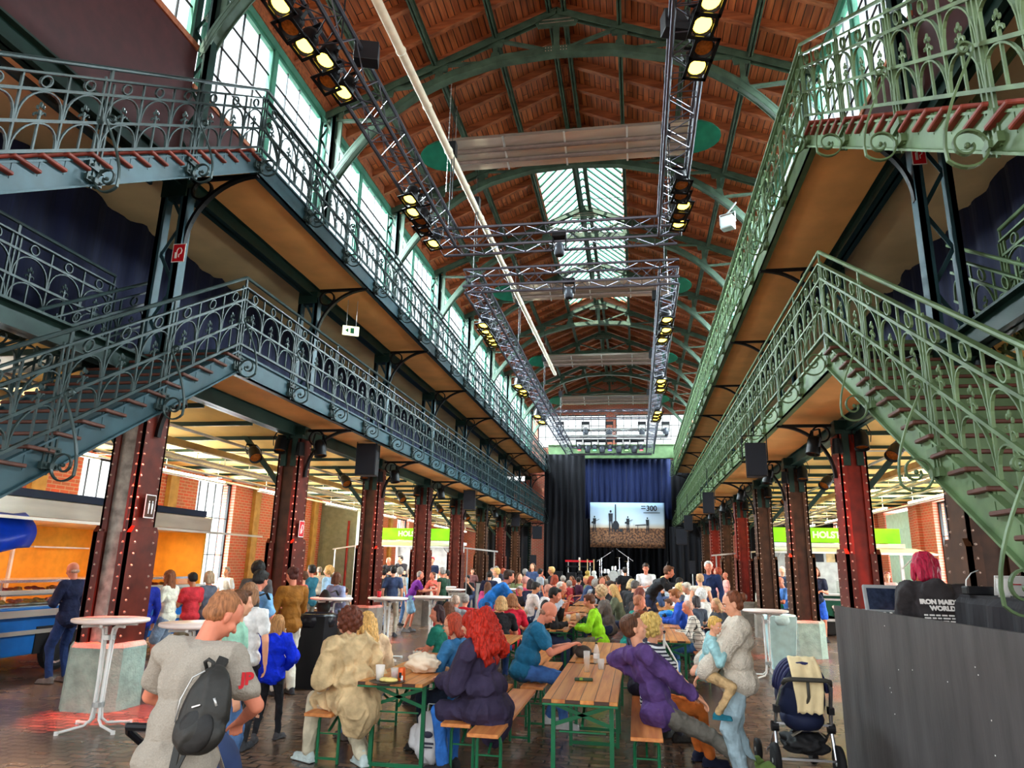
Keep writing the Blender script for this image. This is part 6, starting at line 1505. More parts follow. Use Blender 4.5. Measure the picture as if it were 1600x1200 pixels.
def build_person(key, J, loc, rz, label, hair, hcol, top, tcol, bot, bcol, shoe=(60, 60, 66), skin=SKIN, fat=1, H=1.72, fine=0, sol=None, group=None, bust=0, name='person', face=False, amp=None, seed=0, inf=.012, tsc=None):
    v = .0075 if fine == 2 else (.011 if fine == 1 else .019)
    t = thing(name, label, 'person', loc, rz, group); s = H/1.72; t.scale = (s, s, s)
    def put(nm, me, m):
        me.name = nm if me.users == 0 else me.name
        o = obj(nm, me, t)
        if not me.materials: me.materials.append(m)
        return omat(o, m)
    put('body', cached((key, 'b', fat, fine), lambda: body_mesh(J, v if fine else .017, fat)), skin)
    put('top' if False else {'tee': 't_shirt', 'long': 'long_sleeved_top', 'hoodie': 'hoodie', 'jacket': 'jacket', 'coat': 'coat', 'vest': 'vest'}[top],
        cached((key, 's', top, fat, fine, bust, inf), lambda: shirt_mesh(J, top, v*1.15, fat, amp if amp is not None else (.009 if fine else .005), inf, seed, bust)), tcol if isinstance(tcol, bpy.types.Material) else cmat(tcol))
    put({'shorts': 'shorts', 'skirt': 'skirt'}.get(bot, 'trousers'), cached((key, 't', bot, fat, fine), lambda: trouser_mesh(J, bot, v*1.15, fat, .007 if fine else .004, seed)), bcol if isinstance(bcol, bpy.types.Material) else cmat(bcol))
    if hair: put('hair', cached((key, 'h', hair, fine), lambda: hair_mesh(J, hair, v*.9, seed)), cmat(hcol, 'hair'))
    for n in 'lr': put('shoe', cached((key, 'f'+n, fine), lambda: shoe_mesh(J, n, v)), shoe if isinstance(shoe, bpy.types.Material) else cmat(shoe, 'shoe'))
    if face:
        c, R = J['head'], J['RH']
        for sx_ in (-1, 1):
            k = MB(); k.ell(c+R @ V((sx_*.03, .0775, -.003)), (.0125, .008, .0075), R, 10, 6); e = k.build('eye', EYEW, t, True)
            k = MB(); k.ell(c+R @ V((sx_*.03, .0845, -.003)), (.0055, .0025, .0055), R, 8, 6); k.build('iris', EYED, e)
            k = MB(); k.tube([c+R @ V((sx_*.015, .089, .016)), c+R @ V((sx_*.03, .089, .021)), c+R @ V((sx_*.046, .08, .017))], .0035, 6); k.build('eyebrow', cmat(hcol if hair else (120, 90, 70), 'hair'), t)
        k = MB(); k.ell(c+R @ V((0, .0925, -.058)), (.021, .006, .0055), R, 12, 6); k.build('mouth', LIP, t, True)
    return t
# ---------------------------------------------------------------- template poses for the crowd
def rotp(s): return s
POSES = {
 'sit_fwd': pose('sit', .3, hp=.1, lh=(-.12, .42, .80), rh=(.14, .44, .80)),
 'sit_phone': pose('sit', .22, hp=.4, lh=(-.06, .34, .88), rh=(.08, .34, .90)),
 'sit_back': pose('sit', .05, hy=.5, lh=(-.14, .32, .62), rh=(.2, .38, .72)),
 'sit_chin': pose('sit', .42, hy=-.4, lh=(-.1, .4, 1.02), rh=(.16, .42, .80)),
 'sit_turn': pose('sit', .15, twist=.5, hy=.4, lh=(-.18, .3, .66), rh=(.05, .42, .76)),
 'stand': pose('stand', .02, hy=.2),
 'stand_hold': pose('stand', .04, hp=.3, lh=(-.08, .3, 1.18), rh=(.1, .3, 1.16), lf=(-.12, .05, .09)),
 'stand_arm': pose('stand', .05, hy=-.3, rh=(.12, .32, 1.3), lf=(-.12, -.05, .09)),
 'stand_lean': pose('stand', .5, hp=-.2, lh=(-.14, .55, 1.15), rh=(.14, .58, 1.15), lf=(-.12, .06, .09), rf=(.12, -.14, .09)),
 'stand_bend': pose('stand', .85, hp=-.3, lh=(-.2, .62, .80), rh=(.22, .72, .80), lf=(-.14, .1, .09), rf=(.14, -.12, .09)),
}
POSES['stand_lean']['pel'].z = .93
def seatpt(px, py, Z=1.24): return atZ(px, py, Z)
def crowd(px, py, kind, face_deg, hair, hcol, top, tcol, label, bot='long', bcol=(50, 60, 90), Y=None, H=1.72, skin=0, fat=1, fine=0, bust=0, zhead=None, shoe=(50, 50, 54), group=None, face=False):
    J = POSES[kind]; s = H/1.72; rz = math.radians(face_deg)
    hd = Matrix.Rotation(rz, 3, 'Z') @ (J['head']*s)
    if Y is None:
        p = atZ(px, py, hd.z); Y = min(p.y, 36)
    p = atY(px, py, Y); loc = V((p.x-hd.x, Y-hd.y if kind.startswith('sit') else Y-hd.y, 0))
    q = 1+max(-.1, min(.1, .85*(p.z-hd.z)/hd.z)); H *= q; hd = hd*q; loc = V((p.x-hd.x, Y-hd.y, 0))
    return build_person(kind, J, loc, rz, label, hair, hcol, top, tcol, bot, bcol, shoe, SKINS[skin], fat, H, fine, group=group, bust=bust, face=face)
# face_deg: 0 looks away from the viewer (+y), 90 looks left (-x), -90 looks right (+x), 180 looks at the viewer
BR, DBR, BLK, BLD, GRY, RED_ = (92, 58, 36), (54, 34, 24), (28, 24, 22), (206, 164, 100), (150, 144, 138), (150, 60, 34)
DEN, KH, BKT = (74, 106, 150), (140, 126, 100), (32, 32, 36)
# --- left side, people standing and queueing
crowd(113, 893, 'stand_hold', 85, 'bald', (190, 150, 130), 'jacket', (26, 32, 62), 'bald man in a navy jacket and jeans at the food trailer counter', bcol=(34, 54, 100), Y=9.6, H=1.76, skin=1, fine=1, shoe=(110, 100, 96))
crowd(228, 905, 'stand', 60, 'short', BLK, 'jacket', (24, 40, 140), 'person in a royal blue jacket half hidden behind the nearest left column', bot='slim', bcol=(40, 44, 80), Y=10.3, H=1.66)
crowd(263, 905, 'stand_hold', 95, 'long', (122, 66, 34), 'tee', (236, 226, 206), 'young woman in an oversized white t-shirt and denim shorts by the trailer', bot='shorts', bcol=(140, 160, 184), Y=10.7, H=1.72, skin=1, fine=1, shoe=(200, 180, 170), bust=1)
crowd(299, 912, 'stand_hold', 70, 'short', BLK, 'tee', (206, 52, 62), 'man in a red t-shirt and khaki shorts holding his hands together', bot='shorts', bcol=KH, Y=11.3, H=1.68, skin=2, fat=1.1)
crowd(325, 905, 'stand_arm', 85, 'bob', (176, 150, 120), 'tee', (92, 98, 112), 'woman with short fair hair in a slate t-shirt eating', bcol=(60, 70, 90), Y=11.8, H=1.7, fat=1.1)
crowd(352, 905, 'stand', 170, 'short', GRY, 'tee', (206, 214, 214), 'grey-haired person in a pale top by the brick wall', Y=16, bcol=BKT)
crowd(403, 890, 'stand', 20, 'curly', BLK, 'tee', (88, 84, 84), 'big man with curly black hair in a charcoal t-shirt seen from behind', Y=11.2, H=1.78, skin=2, fat=1.2, bcol=BKT)
crowd(378, 945, 'stand', -60, 'short', BR, 'hoodie', (150, 200, 176), 'youngster in a mint green hoodie behind the grey t-shirt man', Y=5.6, H=1.55, bcol=DEN, fine=1)
crowd(390, 930, 'stand', 10, 'bob', (140, 100, 70), 'tee', (226, 226, 224), 'woman with a light brown bob in a white patterned t-shirt, seen from behind', Y=6.9, H=1.62, bcol=BKT, fine=1, fat=1.15)
crowd(408, 908, 'stand_hold', -15, 'short', BLK, 'tee', (120, 170, 212), 'dark-haired man in a light blue shirt wearing a black backpack', Y=8.2, H=1.68, bcol=(44, 44, 50), fine=1, skin=1)
crowd(456, 900, 'stand_hold', 60, 'bun', (80, 40, 34), 'long', (140, 88, 24), 'woman in a mustard brown blouse and white trousers', Y=9.7, H=1.68, bot='wide', bcol=(224, 216, 200), fine=1, skin=1, bust=1)
crowd(472, 905, 'stand', 100, 'short', BR, 'tee', (220, 96, 84), 'person in a coral top beyond the mustard blouse', Y=13)
crowd(486, 892, 'stand_arm', 80, 'short', BLK, 'tee', (34, 92, 108), 'man in a teal t-shirt near the doorway', Y=15, skin=1, bcol=(120, 110, 96))
crowd(512, 893, 'stand', 90, 'curly', BLD, 'long', (150, 186, 214), 'fair woman in a pale blue blouse and jeans in front of the open door', Y=16.5, bcol=(80, 130, 190))
crowd(527, 905, 'stand', -20, 'bob', (96, 56, 36), 'long', (150, 156, 190), 'person in a grey-lilac shirt with a black backpack and dark trousers', Y=13.2, H=1.66, bcol=(84, 74, 62), fine=1)
crowd(541, 930, 'stand', 0, 'short', BR, 'tee', (190, 190, 196), 'child standing beyond the lilac shirt', Y=18, H=1.2)
crowd(498, 900, 'stand', 30, 'short', GRY, 'tee', (176, 170, 160), 'person in beige far behind the teal t-shirt', Y=21)
for i, (px, py, c, h, hc, deg, Y, lb) in enumerate(((600, 898, (40, 40, 44), 'short', BLK, 0, 19.5, 'man in a black sports jersey in front of the green beer sign'), (615, 893, (60, 76, 110), 'short', BLK, 10, 17.5, 'person in a navy checked shirt and beige trousers, back turned'),
        (626, 894, (180, 176, 168), 'curly', GRY, -20, 20.5, 'grey curly haired person at the left beer trailer'), (640, 897, (130, 176, 214), 'short', GRY, -30, 21.5, 'person in a sky blue shirt at the left beer trailer'), (647, 896, (230, 190, 150), 'long', RED_, 20, 22.5, 'auburn-haired woman in peach by the beer trailer'))):
    crowd(px, py, 'stand', deg, h, hc, 'tee', c, lb, Y=Y, bcol=(180, 170, 150) if i == 1 else DEN)
crowd(607, 876, 'stand_lean', 170, 'bald', (160, 120, 100), 'tee', (28, 28, 32), 'bald barman in black leaning out of the left beer trailer', Y=27.6, H=1.95, skin=1, bcol=BKT)
crowd(625, 873, 'stand_lean', 160, 'short', BLK, 'tee', (30, 30, 36), 'dark-haired barman in black in the left beer trailer', Y=27.8, H=1.95, bcol=BKT)
crowd(675, 876, 'stand', 180, 'short', (190, 20, 40), 'tee', (26, 34, 60), 'bar worker with a bright red cap between the left columns', Y=27.6, H=2.0, bcol=BKT)
crowd(657, 902, 'stand_lean', -65, 'crop', GRY, 'tee', (112, 36, 140), 'grey-haired man in a purple t-shirt and pale shorts leaning on a table', Y=19.0, H=1.76, bot='shorts', bcol=(130, 168, 196), skin=1, fine=1, shoe=(120, 120, 124))
crowd(675, 905, 'stand_lean', 150, 'bun', BR, 'tee', (236, 110, 100), 'woman in a coral top facing the purple t-shirt man', Y=20.5, skin=1)
crowd(690, 895, 'stand_arm', 80, 'short', GRY, 'vest', (28, 58, 40), 'man in a dark green quilted vest with green sleeves at the standing table', Y=18.4, H=1.78, bcol=BKT, skin=1)
crowd(697, 905, 'stand', 90, 'short', BLK, 'long', (40, 60, 50), 'person behind the green vest man', Y=21)
crowd(730, 905, 'sit_chin', 180, 'short', BLK, 'tee', (34, 34, 38), 'person in black propping chin on hand at the grey bar', Y=26.5, H=1.9)
crowd(738, 900, 'stand', 180, 'short', BR, 'tee', (120, 80, 80), 'person in dusty red beside the grey bar', Y=29)
crowd(765, 900, 'stand', 0, 'short', BLK, 'jacket', (34, 36, 60), 'person in a navy jacket with a white backpack beyond the standing tables', Y=19)
crowd(776, 890, 'stand', 180, 'short', GRY, 'tee', (60, 60, 70), 'person with glasses far back by the sixth left column', Y=28); crowd(769, 893, 'stand', 170, 'short', GRY, 'tee', (90, 90, 94), 'grey-haired person far back by the sixth left column', Y=27)
# --- seated, left table
crowd(682, 968, 'sit_turn', 60, 'bob', (52, 26, 30), 'tee', (24, 108, 92), 'woman with dark burgundy hair in a teal t-shirt sitting sideways', Y=9.4, bcol=BKT, fine=1, skin=1)
crowd(700, 965, 'sit_fwd', 20, 'long', (98, 60, 40), 'vest', (176, 56, 60), 'long-haired brunette with sunglasses on her head in a red top', Y=10.6, fine=1, skin=1)
crowd(712, 942, 'sit_fwd', 10, 'crop', (190, 160, 140), 'hoodie', (146, 146, 148), 'balding man in a grey hoodie seen from behind', Y=12.6, skin=1, fine=1)
crowd(727, 945, 'sit_fwd', 0, 'short', GRY, 'jacket', (196, 26, 44), 'person in a red jacket beside the grey hoodie', Y=13.4)
crowd(783, 945, 'sit_fwd', 15, 'bob', (200, 160, 108), 'tee', (26, 26, 30), 'blonde woman in a black t-shirt and jeans seen from behind', Y=11.6, fine=1, bcol=(44, 70, 120), skin=1)
crowd(800, 940, 'sit_fwd', 10, 'bob', (150, 98, 62), 'tee', (206, 34, 58), 'woman with light brown bob in a red top beside the black t-shirt', Y=12.3, fine=1, bcol=BKT)
crowd(796, 900, 'stand_bend', -70, 'short', DBR, 'tee', (36, 120, 206), 'man in a bright blue polo shirt bending over the table', Y=14.5, skin=1, fine=1)
crowd(762, 925, 'stand', 0, 'long', BR, 'long', (230, 90, 150), 'slim figure in pink beside the grey bar', Y=17, H=1.5, bot='slim', bcol=(230, 90, 150))
# --- the middle rows
crowd(868, 930, 'sit_chin', -75, 'short', BLK, 'hoodie', (34, 32, 34), 'dark-haired man in a black hoodie at the middle table', Y=12.6, skin=1, fine=1, H=1.78)
crowd(920, 940, 'sit_fwd', 88, 'short', (88, 46, 26), 'jacket', (150, 214, 30), 'woman in a lime green rain jacket at the middle table', Y=12.9, fine=1, skin=1, H=1.74, bcol=(120, 110, 96))
crowd(878, 918, 'sit_chin', -80, 'crop', (214, 200, 190), 'tee', (190, 200, 214), 'white-haired man eating at the second middle table', Y=15.0, skin=1, fine=1)
crowd(858, 922, 'sit_fwd', -70, 'crop', (200, 140, 120), 'tee', (220, 220, 222), 'pink balding man in a white t-shirt', Y=15.8, skin=1)
crowd(838, 918, 'sit_fwd', -60, 'short', BLK, 'tee', (214, 206, 204), 'black-haired person in a white t-shirt', Y=17, skin=2)
crowd(830, 912, 'sit_back', -30, 'bob', (44, 34, 40), 'tee', (38, 50, 84), 'dark-haired person in navy in the crowd', Y=18); crowd(822, 908, 'sit_fwd', -40, 'short', (214, 150, 140), 'tee', (226, 80, 120), 'bald person in a pink top in the crowd', Y=19, skin=1)
crowd(812, 924, 'sit_fwd', 170, 'short', GRY, 'tee', (44, 44, 50), 'person with glasses facing the viewer in front of the blue polo', Y=18.5, skin=1)
crowd(937, 925, 'sit_fwd', 80, 'curly', (200, 170, 130), 'long', (120, 112, 108), 'curly fair-haired woman in a grey tweed top', Y=14.8, fine=1)
crowd(957, 922, 'sit_fwd', 75, 'long', (196, 158, 100), 'long', (96, 104, 84), 'long-haired blonde woman in an olive cardigan', Y=16.4); crowd(952, 915, 'sit_fwd', 85, 'short', DBR, 'tee', (40, 40, 44), 'dark-haired person in black behind the blonde', Y=18.5)
crowd(1000, 942, 'sit_fwd', -80, 'crop', (176, 110, 80), 'tee', (16, 130, 120), 'ruddy man with glasses in a teal t-shirt', Y=12.2, fine=1, skin=1)
crowd(1001, 928, 'sit_fwd', -60, 'bob', (120, 56, 44), 'tee', (60, 50, 52), 'woman with auburn bob behind the teal t-shirt', Y=14.6)
crowd(993, 915, 'sit_fwd', -40, 'short', (90, 86, 84), 'tee', (34, 34, 38), 'grey-haired man in black at the far right table', Y=17.5); crowd(988, 912, 'sit_fwd', -40, 'bob', (206, 180, 130), 'tee', (50, 50, 56), 'blonde person beside the grey-haired man', Y=18.8)
crowd(1053, 925, 'sit_fwd', 88, 'short', (140, 84, 44), 'hoodie', (36, 78, 180), 'auburn-haired boy in a bright blue fleece', Y=14.6, H=1.6, fine=1)
crowd(1044, 932, 'sit_fwd', 100, 'short', BR, 'tee', (140, 190, 40), 'small child in lime green beside the blue fleece', Y=16.5, H=1.3)
crowd(1074, 958, 'sit_fwd', 85, 'crop', (196, 150, 130), 'long', brickmat('plaid_shirt', (214, 208, 196), (222, 216, 206), (40, 36, 36), 'XZY', .075, .07, 0, .8, .005, .2), 'balding man in a white and black checked shirt and jeans', Y=12.9, fine=1, skin=1, fat=1.2, H=1.76, bcol=(60, 104, 160), shoe=(190, 180, 170))
crowd(1086, 942, 'sit_back', 20, 'bob', (44, 34, 36), 'tee', (70, 78, 92), 'dark-haired person in slate grey behind the checked shirt', Y=15.3, fine=1)
crowd(1094, 930, 'sit_fwd', 60, 'curly', (226, 224, 216), 'long', (214, 216, 214), 'person with a white knitted cap in the crowd', Y=16.2)
crowd(1072, 918, 'sit_fwd', 100, 'short', (206, 196, 180), 'tee', (200, 200, 200), 'white-haired person far back on the right', Y=18.5); crowd(1060, 920, 'sit_fwd', 90, 'curly', (210, 180, 120), 'tee', (80, 80, 90), 'fair curly person far back on the right', Y=19.5)
crowd(1118, 945, 'sit_fwd', 120, 'long', (190, 150, 110), 'long', (60, 60, 66), 'young girl with long fair hair beside the standing table', Y=14.2, H=1.6)
crowd(1093, 905, 'stand', 10, 'short', (180, 140, 100), 'vest', (224, 206, 190), 'woman in a cream sleeveless top with a dark shoulder strap, seen from behind', Y=17, H=1.64, fine=1)
crowd(1107, 885, 'stand', 165, 'short', (210, 206, 200), 'jacket', (28, 44, 84), 'white-haired man in a navy jacket over a pale shirt', Y=18, H=1.84, skin=1, fine=1)
crowd(1046, 893, 'stand_bend', -100, 'short', BR, 'tee', (32, 32, 36), 'man in a black t-shirt with tattooed arms bending over the far table', Y=18, H=1.9, skin=1, fine=1)
crowd(1009, 888, 'stand_hold', 180, 'short', DBR, 'tee', (232, 230, 228), 'man in a white polo shirt serving in the far middle', Y=21, H=1.84, skin=1, fine=1)
crowd(976, 893, 'stand', 10, 'short', BLK, 'tee', (24, 24, 28), 'dark-haired person in black standing near the drum kit', Y=25, H=1.85)
crowd(1120, 893, 'stand', 90, 'curly', RED_, 'tee', (236, 150, 150), 'auburn-haired woman in pink between the right columns', Y=24); crowd(1133, 900, 'stand', 100, 'bald', (220, 170, 150), 'tee', (240, 160, 150), 'person in salmon pink between the right columns', Y=27, skin=1)
crowd(1218, 905, 'sit_fwd', 90, 'bald', (200, 150, 130), 'tee', (70, 120, 190), 'bald man in a blue shirt at the right serving hatch', Y=22.0, H=1.85, skin=1); crowd(1222, 890, 'stand', 160, 'bald', (200, 150, 130), 'tee', (40, 50, 70), 'older man with white beard behind the blue shirt', Y=23.5)
crowd(1274, 893, 'stand_hold', 178, 'bob', BR, 'tee', (26, 32, 56), 'bar worker in a dark navy polo with folded arms and a blue apron', Y=20.6, H=1.74, skin=1, fine=1, bot='shorts', bcol=(40, 90, 200))
crowd(1386, 900, 'stand', 150, 'short', (150, 70, 50), 'tee', (220, 190, 190), 'small figure behind the mixing desk near the brick wall', Y=22)
# --- far crowd in front of the stage
FC = [(775, 895), (787, 893), (820, 895), (832, 885), (845, 895), (861, 892), (868, 900), (880, 905), (893, 905), (905, 907), (915, 906), (925, 903), (930, 912), (941, 905), (965, 908), (975, 905), (848, 905), (853, 912), (812, 898), (1027, 912), (1036, 905), (898, 912), (888, 915), (947, 900), (1062, 905)]
TC_ = [((196, 60, 70), 'coral'), ((60, 80, 120), 'denim blue'), ((226, 220, 210), 'off-white'), ((40, 40, 46), 'black'), ((120, 130, 90), 'olive'), ((214, 120, 60), 'orange'), ((150, 160, 170), 'light grey'), ((90, 50, 80), 'plum')]
HC_ = [(BR, 'brown'), (BLD, 'blonde'), (GRY, 'grey'), (BLK, 'black'), (RED_, 'auburn')]
for i, (px, py) in enumerate(FC):
    c, cn = TC_[(i*5+2) % 8]; h, hn = HC_[(i*3+1) % 5]; st = ['short', 'long', 'bob', 'short', 'curly'][(i*2) % 5]; Yc = 19.5+(i*37 % 13)*.9
    crowd(px, py, ['sit_fwd', 'sit_back', 'sit_turn', 'sit_chin'][i % 4] if py > 897 else 'stand', [80, -80, 20, 160, -60][i % 5], st, h, ['tee', 'long'][i % 2], c,
          '%s person with %s %s hair, %s top, %s of the far crowd' % ('seated' if py > 897 else 'standing', {'short': 'short', 'long': 'long', 'bob': 'bobbed', 'curly': 'curly'}[st], hn, cn, 'left' if px < 850 else 'middle' if px < 950 else 'right'), Y=Yc, skin=i % 3)
# ================================================================ people in the foreground
def at_head(J, px, py, Y, rz, H):
    hd = Matrix.Rotation(rz, 3, 'Z') @ (J['head']*(H/1.72)); p = atY(px, py, Y); return V((p.x-hd.x, Y-hd.y, 0)), p.z-hd.z
R_ = math.radians
def part(t, k, nm, m, smooth=True, lab=None):
    o = k.build(nm, m, t, smooth)
    if lab: o['label'] = lab
    return o
# 1 man with the backpack, seen from behind, head bowed to the right
J = pose('stand', .2, hp=.55, hy=-.55, lh=(-.16, .34, 1.08), rh=(.1, .36, 1.06), le=(-1, -.25, -.4), re=(1, -.2, -.4), lf=(-.14, 0, .09), rf=(.14, .05, .09))
Hh = 1.64; loc, dz = at_head(J, 347, 985, 3.4, R_(-4), Hh)
t = build_person('h1', J, loc, R_(-4), 'man in a grey t-shirt with a black backpack, back turned, left foreground', 'crop', (150, 98, 62), 'tee', mat('heather_grey', (158, 150, 138), .85, 0, .07, 160, .3, 60), 'long', (84, 74, 60), (90, 80, 70), SKINR, 1.12, Hh, 2, amp=.010, inf=.02)
S = J['chest']; R = J['R']; A = lambda x, y, z: S+R @ V((.045+x*.78, -.03+y*.86, -.075+z*.8))
bp = MB(); bp.ell(A(.06, -.2, -.04), (.12, .075, .178), R @ Matrix.Rotation(.12, 3, 'Y'), 22, 14); bp.ell(A(.06, -.21, -.16), (.125, .075, .10), R, 20, 12); bp.ell(A(.05, -.18, .1), (.085, .05, .08), R, 18, 10)
bagm = mat('backpack_nylon', (42, 42, 40), .5, 0, .15, 9, .35, 18)
bag = thing('backpack', 'black nylon backpack on the back of the grey t-shirt man', 'backpack'); bag.location = loc+V((.14, 0, -.02)); bag.rotation_euler = (0, 0, R_(-4)); bag.scale = (Hh/1.72,)*3
me = remeshed(bp, .009, 3, .008, 7, 4); me.materials.clear(); me.materials.append(bagm); obj('bag_body', me, bag)
k = MB(); k.ell(A(.07, -.262, -.15), (.09, .03, .095), R @ Matrix.Rotation(.12, 3, 'Y'), 20, 12); part(bag, k, 'front_pocket', mat('backpack_dark', (30, 30, 30), .5, 0, .1, 9, .35, 18))
k = MB(); k.bar(A(.03, -.286, -.035), A(.08, -.288, -.02), .006, .006); part(bag, k, 'logo_strip', WSIGN, False, 'small white strip logo')
k = MB(); k.tube([A(.02, -.13, .16), A(.0, -.06, .25), A(-.01, .02, .29), A(-.02, .12, .25)], 0, flat=(.055, .014, (1, .2, 0))); part(bag, k, 'shoulder_strap', bagm, False)
k = MB(); k.tube([A(-.07, -.15, .06), A(-.11, -.14, -.1), A(-.12, -.14, -.25), A(-.1, -.16, -.38)], 0, flat=(.035, .008, (1, 0, 0))); k.tube([A(-.03, -.17, -.26), A(-.05, -.19, -.36), A(-.02, -.19, -.45)], 0, flat=(.02, .006, (1, 0, 0))); part(bag, k, 'hanging_strap', bagm, False)
k = MB(); k.tube([A(-.02, -.17, .17), A(-.03, -.19, .21), A(.0, -.2, .225), A(.035, -.2, .21), A(.03, -.18, .16)], .009, 8); part(bag, k, 'carry_loop', bagm)
k = MB(); k.tube([A(.02, -.235, .16), A(-.05, -.24, .12), A(-.08, -.26, .0), A(-.085, -.255, -.12)], .004, 6); k.tube([A(.15, -.27, .02), A(.17, -.26, -.02)], .006, 6); part(bag, k, 'zip', STEEL)
for ch in t.children:
    if ch.name.startswith('t_shirt'):
        o = obj('sleeve_lettering', text_mesh('JP', .075, .003, REDP, 0, .004), ch); pj = J['rsh'].lerp(J['rel'], .42); o.location = pj+V((.062, -.04, 0)); o.rotation_euler = (PI/2, 0, R_(42))
# 2 girl in the blue hoodie
J = pose('stand', .05, hp=.15, hy=-.1, lh=(-.1, .22, 1.02), rh=(.12, .22, 1.0), le=(-1, -.3, -.2), re=(1, -.3, -.2), lf=(-.12, -.12, .09), rf=(.1, .2, .09))
Hh = 1.2; loc, dz = at_head(J, 434, 985, 7.3, R_(5), Hh)
build_person('h2', J, loc, R_(5), 'girl with long fair hair in a bright blue hoodie and black leggings, seen from behind', 'long', (178, 128, 78), 'hoodie', (10, 50, 226), 'slim', (34, 34, 38), (70, 68, 70), SKIN, .95, Hh, 2, inf=.035, amp=.012)
# 3 woman in the tan trench coat on the left bench, facing left
J = pose('sit', .42, hp=-.2, hy=.35, lh=(-.12, .38, .72), rh=(.16, .3, .66), lf=(-.2, .42, .09), rf=(.1, -.02, .09), rk=(.25, .9, .3), seat=.5)
Hh = 1.72; loc, dz = at_head(J, 541, 983, 6.75, R_(55), Hh)
build_person('h3', J, loc, R_(55), 'curly brown-haired woman in a tan trench coat sitting on the left bench end', 'curly', (96, 48, 32), 'coat', (206, 178, 134), 'wide', (206, 196, 170), (190, 206, 204), SKIN, 1.1, Hh, 2, face=True, amp=.020, inf=.04)
# 4 blonde woman in beige beside her
J = pose('sit', .3, hp=.0, hy=.1, twist=.1, lh=(-.1, .42, .80), rh=(.14, .42, .80))
Hh = 1.6; loc, dz = at_head(J, 571, 985, 7.45, R_(40), Hh)
build_person('h4', J, loc, R_(40), 'blonde woman with sunglasses on her head in a cream cardigan beside the trench coat', 'long', (206, 160, 92), 'long', (232, 198, 160), 'long', (96, 120, 150), (90, 80, 76), SKIN, 1.0, Hh, 2, face=True, bust=1, inf=.03)
# 5 red-haired woman in the navy hooded jacket
J = pose('sit', .28, hp=-.02, hy=.25, lh=(-.1, .42, .78), rh=(.12, .4, .80), lf=(-.1, .38, .09), rf=(.1, .4, .09))
Hh = 1.72; loc, dz = at_head(J, 738, 985, 6.62, R_(72), Hh)
build_person('h5', J, loc, R_(72), 'woman with bushy red mane in a dark navy hooded jacket at the left foreground table', 'mane', (176, 38, 22), 'coat', mat('faded_navy', (50, 42, 66), .8, 0, .2, 4, .35, 26), 'long', (46, 106, 186), (40, 40, 42), SKIN, 1.3, Hh, 2, face=True, amp=.013, inf=.045)
# 6 woman with glasses in a denim jacket behind her
J = pose('sit', .25, hp=0, hy=.3, lh=(-.1, .42, .8), rh=(.14, .42, .8))
loc, dz = at_head(J, 706, 985, 7.35, R_(70), 1.62)
t = build_person('h6', J, loc, R_(70), 'pale woman with glasses in a denim jacket, half hidden behind the red mane', 'bob', (170, 64, 40), 'jacket', (52, 112, 160), 'long', (40, 50, 70), (50, 50, 50), SKIN, 1.0, 1.62, 2, face=True)
k = MB(); c, RH = J['head'], J['RH']
for s in (-1, 1): k.tube([c+RH @ V((s*.03+.022*math.cos(a), .098, -.003+.018*math.sin(a))) for a in [2*PI*j/14 for j in range(14)]], .0022, 5, closed=True); k.tube([c+RH @ V((s*.052, .096, 0)), c+RH @ V((s*.078, .0, .0))], .002, 5)
part(t, k, 'glasses', BLACKP, False)
# 7 man in the blue t-shirt reading a cap
J = pose('sit', .38, hp=.45, lh=(-.07, .52, .86), rh=(.07, .52, .86), le=(-.6, -.2, -1), re=(.6, -.2, -1), lf=(-.12, .3, .09), rf=(.12, .45, .09))
Hh = 1.78; loc, dz = at_head(J, 857, 965, 8.75, R_(-84), Hh)
build_person('h7', J, loc, R_(-84), 'shaven-headed bearded man in a petrol blue t-shirt looking down at his cap', 'bald', (150, 110, 90), 'tee', (26, 98, 134), 'long', (60, 100, 160), (190, 190, 190), SKINR, 1.12, Hh, 2, face=True, inf=.02)
pc = loc+Matrix.Rotation(R_(-84), 3, 'Z') @ V((0, .70, 0)); t = thing('cap', 'dark mesh baseball cap held in the hands of the blue t-shirt man', 'cap', (pc.x, pc.y, .80), R_(-70))
k = MB(); k.ell((0, 0, .02), (.085, .1, .075), None, 20, 10); part(t, k, 'crown', mat('cap_brown', (60, 52, 46), .8, 0, .2, 20)); k = MB(); k.ell((0, .12, .0), (.07, .075, .012), None, 18, 6); part(t, k, 'peak', BLACKP)
# 8 boy in the purple hoodie leaning back on the table
J = pose('sit', -.32, side=-.12, hp=-.15, hy=-.1, lh=(-.34, -.1, .80), le=(-.8, -.8, .1), rh=(.12, .36, .66), re=(.7, -.4, -.3), lf=(-.14, .86, .09), rf=(.1, .9, .09), lk=(0, .3, 1), rk=(0, .3, 1))
J['foot'] = Matrix.Rotation(.5, 3, 'X')
Hh = 1.74; loc, dz = at_head(J, 992, 982, 6.85, R_(-78), Hh)
build_person('h8', J, loc, R_(-78), 'teenage boy in a purple hoodie leaning back against the centre table, legs stretched out', 'short', (84, 52, 34), 'hoodie', (82, 58, 112), 'long', (104, 100, 92), (96, 120, 60), SKIN, .98, Hh, 2, amp=.012, inf=.02)
